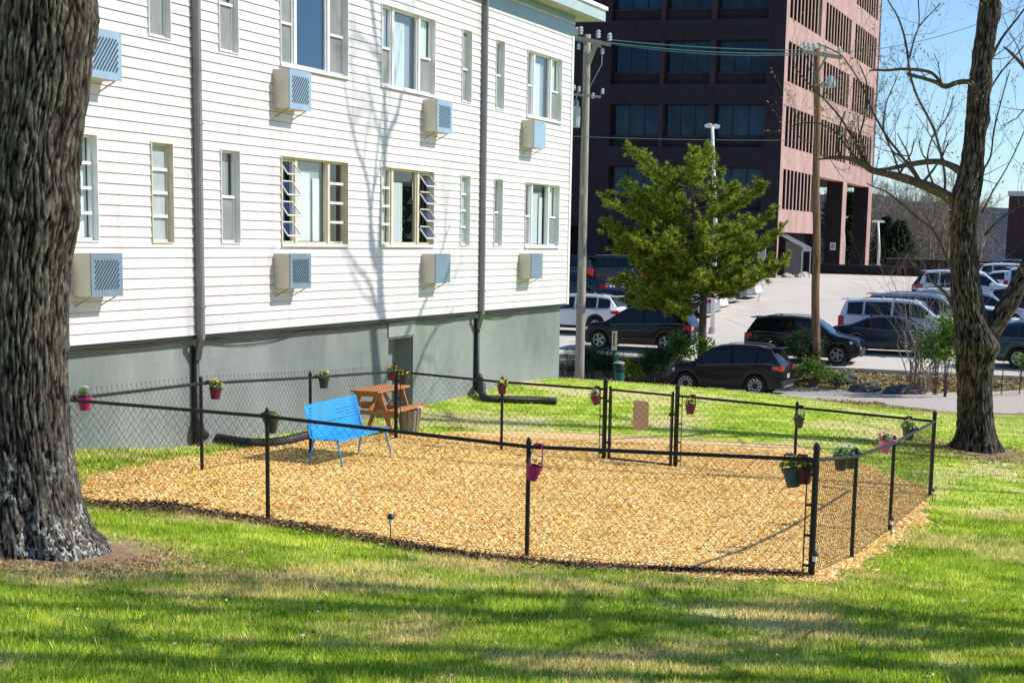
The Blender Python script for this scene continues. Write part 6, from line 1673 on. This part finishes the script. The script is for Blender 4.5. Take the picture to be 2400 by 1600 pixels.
for x, y, z_, s_ in ((1334, 84, .03, 1.7), (1374, 92, .03, 1.7), (1400, 99, .03, 1.7), (1324, 86, .03, 1.7), (1330, 103, -.18, 1.3), (1345, 108, -.18, 1.3), (1384, 114, -.18, 1.3), (1319, 210, 0, 1.2), (1330, 213, 0, 1.2), (1362, 228, 0, 1.2), (1384, 218, 0, 1.2)):
    m = MB(); insul(m, off(x, y)+Vector((0, -.2, z_)), s_); m.build('insulator', MT['porcelain'], p1)
m = MB(); c = off(1321, 270); m.lathe([(.01, -.34), (.17, -.34), (.18, -.3), (.18, .3), (.15, .36), (.01, .38)], c+Vector((0, -.1, 0)), 14); m.build('transformer', MT['galv'], p1, smooth=False)
m = MB()
for dx in (-.06, .06): insul(m, c+Vector((dx, -.1, .36)), 1.3)
m.tube([c+Vector((0, -.1, .5)), c+Vector((.1, -.15, .9)), off(1330, 214)], .015, 4)
m.tube([off(1384, 112)+Vector((0, -.2, 0)), off(1382, 150)+Vector((0, -.1, 0)), off(1352, 205)], .012, 4); m.build('lead_wire', MT['galv'], p1)
m = MB()
for z in (4.0, 6.4): m.box(-.1, .0, -.19, -.16, z, z+.25)
m.build('tag_plate', MT['galv'], p1)
Y2 = 59.3
b2 = at(1874, 848, Y2); b2.z = hz(b2.x, b2.y); t2 = at(1877, 112, Y2)
p2 = empty('utility_pole', b2, 0, 'brown streaked utility pole with crossarm in front of the tower side', 'utility pole')
m = MB(); tp = t2-b2; m.tube([tp*(i/n)+Vector((.02*math.sin(i*1.3), 0, -.3 if i == 0 else 0)) for i in range(n+1)], [.155-.045*i/n for i in range(n+1)], 14); m.build('pole', MT['wood_pole_brown'], p2, smooth=True)
def off2(px, py): return at(px, py, Y2)-b2
m = MB(); m.bar(off2(1842, 120)+Vector((0, -.2, 0)), off2(1932, 134)+Vector((0, -.2, 0)), .11, .13); m.build('crossarm', MT['wood_pole'], p2); m = MB(); m.bar(off2(1905, 196)+Vector((0, -.1, 0)), off2(1870, 196)+Vector((0, -.1, 0)), .08, .08); m.build('crossarm', MT['wood_pole'], p2)
m = MB(); m.bar(off2(1898, 128)+Vector((0, -.2, 0)), off2(1879, 165)+Vector((0, -.13, 0)), .05, .08); m.build('brace', MT['wood_pole'], p2)
for x, y, s_ in ((1846, 116, 1.5), (1856, 118, 1.5), (1868, 119, 1.5), (1882, 118, 1.5), (1895, 122, 1.5), (1925, 127, 1.5), (1888, 206, 1.3), (1900, 200, 1.3), (1914, 204, 1.3)):
    m = MB(); insul(m, off2(x, y)+Vector((0, -.2, .03)), s_); m.build('insulator', MT['porcelain'], p2)
m = MB(); c = off2(1897, 205)
m.lathe([(.01, -.22), (.11, -.22), (.12, -.18), (.12, .16), (.01, .2)], off2(1905, 188)+Vector((0, -.15, 0)), 12); m.build('cutout_box', MT['galv'], p2)
m = MB()
for (x0, y0), (x1, y1), (x2, y2) in (((1850, 130), (1858, 165), (1885, 190)), ((1860, 130), (1872, 175), (1890, 195)), ((1888, 205), (1905, 235), (1930, 262)), ((1925, 135), (1930, 170), (1912, 196))):
    m.tube([off2(x0, y0)+Vector((0, -.2, 0)), off2(x1, y1)+Vector((0, -.2, 0)), off2(x2, y2)+Vector((0, -.2, 0))], .014, 4)
m.build('lead_wire', MT['wire_line'], p2)
def wire(a, b, sag, r, label, n=24, group=None, name='overhead_wire'):
    m = MB(); m.tube([(a+(b-a)*(i/n))-Vector((0, 0, sag*4*(i/n)*(1-i/n))) for i in range(n+1)], r, 5, caps=False)
    return tag(m.build(name, MT['wire_line'], fixn=False, smooth=True), label, 'wire', group)
wire(at(1400, 92, Y1), at(1846, 116, Y2), .08, .016, 'topmost of the three wires between the two utility poles')
wire(at(1404, 99, Y1), at(1856, 122, Y2), .13, .016, 'middle of the three wires between the two utility poles')
wire(at(1396, 100, Y1), at(1842, 126, Y2), .16, .016, 'lowest of the three wires between the two utility poles')
wire(at(1300, 313, Y1-1), at(1875, 322, Y2), .05, .010, 'thin cable crossing the dark tower front well below the poles tops')
wire(at(1878, 120, Y2), at(2500, -60, 50), .6, .010, 'thin wire leading right from the brown pole')

# lot lamps
def lamp(px, pyt, pyb, Y, label, twin=True, r=.08, hw=.42):
    b = at(px, pyb, Y); b.z = hz(b.x, b.y)-.05; tp = at(px, pyt, Y); h = tp.z-b.z
    t = empty('parking_lamp', b, 0, label, 'street lamp', 'white lamp posts of the parking lot')
    m = MB(); m.tube([(0, 0, 0), (0, 0, h*.5), (tp.x-b.x, 0, h)], [r*1.15, r, r*.8], 12); m.build('post', MT['white_metal'], t, smooth=True)
    m = MB(); m.tube([(0, 0, 0), (0, 0, .35)], r*1.9, 12); m.build('footing', MT['concrete'], t)
    for sg, dy in ((-1, -.15), (1, .25)):
        m = MB(); x = tp.x-b.x; m.prism([(x+sg*.02, h-.05), (x+sg*hw, h-.03), (x+sg*(hw+.04), h+.07), (x+sg*hw*.5, h+.14), (x+sg*.02, h+.10)], dy-.16, dy+.16, axis='y'); m.build('lamp_head', MT['white_metal'], t, bevel=.03)
    return t
lamp(1636, 292, 760, 72, 'tall white twin headed lamp post rising behind the pine', r=.085, hw=.30)
lamp(2017, 510, 612, 128, 'far white lamp post right of the tower columns', r=.10, hw=.5)
lamp(1937, 500, 612, 145, 'distant lamp post seen through the tower portal', r=.09, hw=.4)

# green pet-waste station
wp = at(1408, 885, 53.3); wp.z = hz(wp.x, wp.y)
w_ = empty('waste_station', wp, 0, 'green pet waste station: slim post with pale sign, bag box and lidded bin', 'waste station')
MT['station_green'] = mottled('station_green', (.0, .13, .085), (.01, .19, .12), 4, .4, .05, .002, .5); MT['station_dark'] = mottled('station_dark', (.005, .03, .02), (.01, .045, .03), 4, .4)
def offw(px, py): return at(px, py, 53.3).z-wp.z
h0 = offw(1408, 722)
m = MB(); m.box(-.03, .03, -.03, .03, -.2, h0-.3); m.build('post', MT['station_dark'], w_)
m = MB(); m.box(-.075, .095, -.045, -.032, offw(0, 768)-0, offw(0, 768)+.60); m.build('sign', MT['cream_trim'], w_)
m = MB(); m.box(-.03, .012, -.052, -.046, offw(0, 768)+.12, offw(0, 768)+.56); m.build('sign_print', MT['station_dark'], w_)
m = MB(); m.box(.05, .17, -.09, .03, offw(0, 806), offw(0, 778)); m.prism([(.07, offw(0, 806)-.15), (.19, offw(0, 806)-.15), (.17, offw(0, 806)), (.07, offw(0, 806))], -.08, .02, axis='y'); m.build('bag_box', MT['station_green'], w_, bevel=.01)
m = MB(); m.lathe([(.001, .06), (.155, .06), (.165, .50), (.16, .52)], (.19, -.06, 0), 18); m.build('bin', MT['station_green'], w_, smooth=False)
m = MB(); m.lathe([(.175, .49), (.185, .52), (.18, .68), (.12, .74), (.001, .75)], (.19, -.06, 0), 18); m.build('bin_liner', MT['station_dark'], w_)
m = MB(); m.lathe([(.19, .745), (.17, .79), (.08, .82), (.001, .825)], (.17, -.06, 0), 18); m.build('lid', MT['curtain_grey'], w_)
for x, lb in ((2128, 'thin dark stake left of its twin on the verge at the right'), (2307/1.0, 'thin dark stake on the verge at the right edge')):
    pass
for k, (x, yb, yt, lb) in enumerate(((2342, 895, 822, 'thin dark stake on the verge nearest the right edge'), (2300, 897, 828, 'thin dark stake on the verge left of the other one'))):
    p = at(x, yb, 56.5); p.z = hz(p.x, p.y); m = MB(); m.tube([(0, 0, -.1), (.02, 0, at(x, yt, 56.5).z-p.z)], .018, 6); o = m.build('stake', MT['black_plastic']); o.location = p; tag(o, lb, 'stake')
# ------------------------------------------------------------------ scattered ground cover (uncountable: stuff)
TRUNKS = [(-5.0, 15.5, .75), (7.45, 32.3, .7)]
def region_pts(n, x0, x1, y0, y1, dens=lambda y: 1.0):
    x = rng.uniform(x0, x1, n); y = rng.uniform(y0, y1, n)
    k = rng.uniform(0, 1, n) < dens(y); return x[k], y[k]
def inview(x, y, mg=.8): return (x > -.372*y-mg) & (x < .262*y+mg)
def clear(x, y):
    k = np.ones(x.shape, bool)
    for a, b, r in TRUNKS: k &= np.hypot(x-a, y-b) > r
    # behind the building wall
    k &= (x*nW.x+y*nW.y) > -14.0
    return k
def blades(name, x, y, h0, h1, w, mat, lean=.45, zoff=0):
    n = len(x); z = hgt(x, y)+zoff-.006; a = rng.uniform(0, 2*PI, n); h = rng.uniform(h0, h1, n)*np.clip(1.6-y/45, .45, 1); l = rng.uniform(.1, 1, n)*lean*h; b = rng.uniform(0, 2*PI, n)
    hw_ = w*rng.uniform(.6, 1.3, n)/2
    V = np.zeros((n, 3, 3)); V[:, 0] = np.c_[x-np.cos(a)*hw_, y-np.sin(a)*hw_, z]; V[:, 1] = np.c_[x+np.cos(a)*hw_, y+np.sin(a)*hw_, z]
    V[:, 2] = np.c_[x+np.cos(b)*l, y+np.sin(b)*l, z+h]
    return fast_mesh(name, V.reshape(-1, 3), 3, mat)
def chipmask_pts(x, y): return chip_mask(x, y)
X, Y = region_pts(2300000, -7.5, 9.5, 8.8, 24, lambda y: (11.5/np.maximum(y, 11.5))**2)
k = inview(X, Y, .8) | (inview(X, Y, 4.2) & (rng.uniform(0, 1, len(X)) < .45)); k &= clear(X, Y) & ~chip_mask(X, Y)
# thin grass on the litter by the trunk, patchy everywhere
dt = np.hypot(X+5, Y-15.3); k &= (rng.uniform(0, 1, len(X)) < np.clip((dt-.8)/1.1, .08, 1)*np.clip(.72+.45*vnoise(X, Y, 1.0, 2), .15, 1))
X, Y = X[k], Y[k]; print('near blades', len(X))
tag(blades('grass', X, Y, .022, .075, .0095, MT['blade'], .8), 'short green and straw lawn grass in the foreground', 'grass', kind='stuff')
X, Y = region_pts(420000, -9, 14, 20, 50, lambda y: (20/np.maximum(y, 20))**1.3)
k = inview(X, Y, 1) & clear(X, Y) & ~chip_mask(X, Y) & ~drive_mask(X, Y) & (rng.uniform(0, 1, len(X)) < np.clip(.7+.45*vnoise(X, Y, .9, 2), .15, 1)); X, Y = X[k], Y[k]; print('far blades', len(X))
tag(blades('grass', X, Y, .03, .085, .018, MT['blade'], .6), 'lawn grass beyond the pen up to the drive', 'grass', kind='stuff')
X, Y = region_pts(60000, -4, 18, 50, 62); U = X*uT.x+Y*uT.y
MT['verge'] = island('verge_grass', [(0, (.05, .09, .015)), (.3, (.14, .19, .03)), (.6, (.36, .31, .12)), (1, (.58, .48, .26))], .8, .1, .25)
tbm = (X > 1.3) & (X < 7.0) & (Y > 55.9) & (Y < 59.2)
k = inview(X, Y, 2) & ~drive_mask(X, Y) & (U < 59.7) & ((X*nW.x+Y*nW.y) > -20) & ~tbm & (rng.uniform(0, 1, len(X)) < np.clip(.5+.6*vnoise(X, Y, 1.1, 8), .05, 1)); X, Y = X[k], Y[k]
tag(blades('verge_grass', X, Y, .05, .24, .03, MT['verge'], .8), 'rough dry grass and weeds on the verge between drive and lot', 'weeds', kind='stuff')

def flakes(name, x, y, l0, l1, w0, w1, mat, tilt=.5, zoff=0, lift=.02, bend=True):
    n = len(x); z = hgt(x, y)+zoff+rng.uniform(0, lift, n); a = rng.uniform(0, 2*PI, n); L_ = rng.uniform(l0, l1, n)/2; W_ = rng.uniform(w0, w1, n)/2
    d = np.c_[np.cos(a), np.sin(a), rng.normal(0, tilt, n)]; d /= np.linalg.norm(d, axis=1)[:, None]
    s = np.c_[-np.sin(a), np.cos(a), rng.normal(0, tilt*1.2, n)]; s /= np.linalg.norm(s, axis=1)[:, None]
    c = np.c_[x, y, z]; V = np.zeros((n, 4, 3)); tp = rng.uniform(.5, 1.0, n)[:, None]
    V[:, 0] = c-d*L_[:, None]-s*W_[:, None]; V[:, 1] = c+d*L_[:, None]-s*W_[:, None]*tp; V[:, 2] = c+d*L_[:, None]+s*W_[:, None]*tp; V[:, 3] = c-d*L_[:, None]+s*W_[:, None]
    V[:, :, 2] = np.maximum(V[:, :, 2], (hgt(x, y)+zoff)[:, None]+.001)
    return fast_mesh(name, V.reshape(-1, 3), 4, mat)
X, Y = region_pts(640000, -7, 6, 14.8, 30, lambda y: (17/np.maximum(y, 17))**1.2)
k = chip_mask(X, Y) | (chip_mask(X+rng.normal(0, .16, len(X)), Y+rng.normal(0, .16, len(X))) & (rng.uniform(0, 1, len(X)) < .3)); X, Y = X[k], Y[k]; print('chips', len(X))
tag(flakes('wood_chips', X, Y, .024, .07, .008, .021, MT['chips'], .27, .012, .022), 'orange yellow wood chips spread inside the pen', 'wood chips', kind='stuff')
# a little grass coming up through the chips
X, Y = region_pts(60000, -7, 6, 14.8, 30); k = chip_mask(X, Y) & (vnoise(X, Y, 1.3, 21) > .33); X, Y = X[k], Y[k]
tag(blades('weeds', X, Y, .03, .06, .010, MT['blade'], .8, .012), 'sparse grass blades growing through the wood chips', 'grass', kind='stuff')
# dead leaves and twigs: round the trunk, on the front lawn, along the building corner and the verge
def leafset(x, y, s0, s1, label, name='dead_leaves', lift=.03, zoff=.0):
    return tag(flakes(name, x, y, s0, s1, s0*.5, s1*.6, MT['dead_leaf'], .6, zoff, lift), label, 'leaves', kind='stuff')
x = rng.normal(-4.6, .95, 3600); y = rng.normal(15.0, .65, 3600); k = clear(x, y) & ~chip_mask(x, y); leafset(x[k], y[k], .015, .05, 'bark litter and dead leaves round the big trunk')
x, y = region_pts(2600, -6, 5, 11, 17); k = ~chip_mask(x, y) & clear(x, y); leafset(x[k], y[k], .012, .045, 'scattered dead leaves on the front lawn', lift=.05)
x, y = region_pts(16000, -1.6, 3.2, 51.5, 60.5); k = ((x*uT.x+y*uT.y) < 59.6) & ((x*nW.x+y*nW.y) > -19) & ~((x > 1.3) & (y > 55.5) & (y < 59.3)); leafset(x[k], y[k], .06, .16, 'brown dead leaves on the bank below the bushes', lift=.10)
x, y = region_pts(9000, 6, 18, 52, 60); k = ~drive_mask(x, y) & ((x*uT.x+y*uT.y) < 59.7) & inview(x, y, 2); leafset(x[k], y[k], .05, .14, 'brown dead leaves along the verge at the right', lift=.08)
x = rng.normal(7.4, 1.3, 2400); y = rng.normal(31.6, 1.0, 2400); k = clear(x, y); leafset(x[k], y[k], .02, .07, 'leaf litter round the forked tree')
# fence foot: loose dark twigs and dug soil along the near side
MT['mulch_dark'] = island('mulch_dark', [(0, (.03, .02, .015)), (.5, (.10, .06, .04)), (.85, (.26, .16, .09)), (1, (.5, .33, .18))], .9, .1)
def along(pts, n, sg, mat, label, name, l0=.04, l1=.12):
    P = []
    seg = list(zip(pts, pts[1:]))
    for i in range(n):
        a, b = seg[rng.integers(len(seg))]; t = rng.random(); P.append((a[0]+(b[0]-a[0])*t+rng.normal(0, sg), a[1]+(b[1]-a[1])*t+rng.normal(0, sg)))
    P = np.array(P); tag(flakes(name, P[:, 0], P[:, 1], l0, l1, .008, .022, mat, .5, .012, .03), label, 'litter', kind='stuff')
fr = [onground(x, y) for x, y in ((200, 1158), (330, 1172), (480, 1182), (620, 1202), (800, 1232), (960, 1262), (1100, 1283), (1240, 1296), (1400, 1308), (1560, 1315), (1700, 1320), (1850, 1326))]
along([(p.x, p.y) for p in fr], 9000, .10, MT['mulch_dark'], 'dark litter line along the near side of the pen', 'litter')
hp = onground(365, 1166)
x = rng.normal(hp.x, .22, 900); y = rng.normal(hp.y, .16, 900)
tag(flakes('dug_soil', x, y, .03, .08, .02, .04, MT['mulch_dark'], .5, .015, .03), 'small dark dug patch at the left end of the near chip edge', 'soil', kind='stuff')
# fallen twigs on the lawn
for i, (px, py) in enumerate(((905, 1230), (640, 1335), (870, 1437), (300, 1290), (1310, 1420))):
    p = onground(px, py); m = MB(); rr = random.Random(i); P = [Vector((0, 0, .012))]; a = rr.uniform(-.4, .4)
    for k in range(6): P.append(P[-1]+Vector((math.cos(a)*.05, math.sin(a)*.05, rr.uniform(-.004, .008)))); a += rr.uniform(-.5, .5)
    m.tube(P, [.006, .006, .005, .005, .004, .003, .002], 4); o = m.build('fallen_twig', MT['twig']); o.location = p
    tag(o, ['short fallen twig at the near chip edge', 'short fallen twig on the lawn below the near left post', 'short fallen twig on the lawn left of centre', 'short fallen twig right of the big trunk', 'short fallen twig on the middle of the front lawn'][i], 'twig')
# ------------------------------------------------------------------ light
SUN_EL = math.radians(41); SUN_DIR = Vector((1, .06, 0)).normalized()
w = bpy.data.worlds.new('World'); sc.world = w; w.use_nodes = True; nt = w.node_tree; nt.nodes.clear()
sky = nt.nodes.new('ShaderNodeTexSky'); sky.sky_type = 'NISHITA'; sky.sun_disc = False; sky.sun_elevation = SUN_EL
sky.sun_rotation = math.atan2(SUN_DIR.x, SUN_DIR.y); sky.altitude = 200; sky.air_density = 1.0; sky.dust_density = .15; sky.ozone_density = 1.5
bg = nt.nodes.new('ShaderNodeBackground'); bg.inputs[1].default_value = .11; out = nt.nodes.new('ShaderNodeOutputWorld')
tn = nt.nodes.new('ShaderNodeMix'); tn.data_type = 'RGBA'; tn.blend_type = 'MULTIPLY'; tn.inputs[0].default_value = 1; tn.inputs[7].default_value = (.98, 1.22, 1.55, 1); nt.links.new(sky.outputs[0], tn.inputs[6]); nt.links.new(tn.outputs[2], bg.inputs[0]); nt.links.new(bg.outputs[0], out.inputs[0])
sd = bpy.data.lights.new('sun', 'SUN'); sd.energy = 5.0; sd.angle = math.radians(.5); sd.color = (1, .95, .87)
so = bpy.data.objects.new('sun', sd); COL.objects.link(so)
dirv = Vector((SUN_DIR.x*math.cos(SUN_EL), SUN_DIR.y*math.cos(SUN_EL), math.sin(SUN_EL)))
so.rotation_euler = dirv.to_track_quat('Z', 'Y').to_euler()
sc.view_settings.view_transform = 'Standard'; sc.view_settings.look = 'None'; sc.view_settings.exposure = 0; sc.view_settings.gamma = 1
sc.cycles.max_bounces = 6; sc.cycles.transparent_max_bounces = 12; sc.cycles.diffuse_bounces = 3
for o in list(bpy.data.objects):
    if o.type == 'EMPTY' and not kids(o): bpy.data.objects.remove(o)
# taller weed tufts, clover and small white flowers dotted over the front lawn
x = []; y = []
for _ in range(420):
    cy_ = 10+6*rng.random()**.8; cx_ = rng.uniform(-.36*cy_, .26*cy_); n_ = rng.integers(8, 26); x += list(rng.normal(cx_, .035, n_)); y += list(rng.normal(cy_, .03, n_))
x = np.array(x); y = np.array(y); k = clear(x, y) & ~chip_mask(x, y)
tag(blades('weed_tufts', x[k], y[k], .06, .12, .010, MT['blade'], .9), 'taller weed tufts dotted over the front lawn', 'weeds', kind='stuff')
x, y = region_pts(260, -5, 4.5, 10, 16.5); k = clear(x, y) & ~chip_mask(x, y)
tag(flakes('lawn_flowers', x[k], y[k], .012, .022, .012, .02, MT['fl_white'], .4, .035, .02), 'tiny pale flowers scattered in the front lawn', 'flowers', kind='stuff')
x, y = region_pts(700, -5, 4.5, 10, 17); k = clear(x, y) & ~chip_mask(x, y)
along([(px_, py_) for px_, py_ in zip(x[k][:120], y[k][:120])], 170, .5, MT['mulch_dark'], 'short dark twigs lying in the front lawn', 'litter', .03, .09)
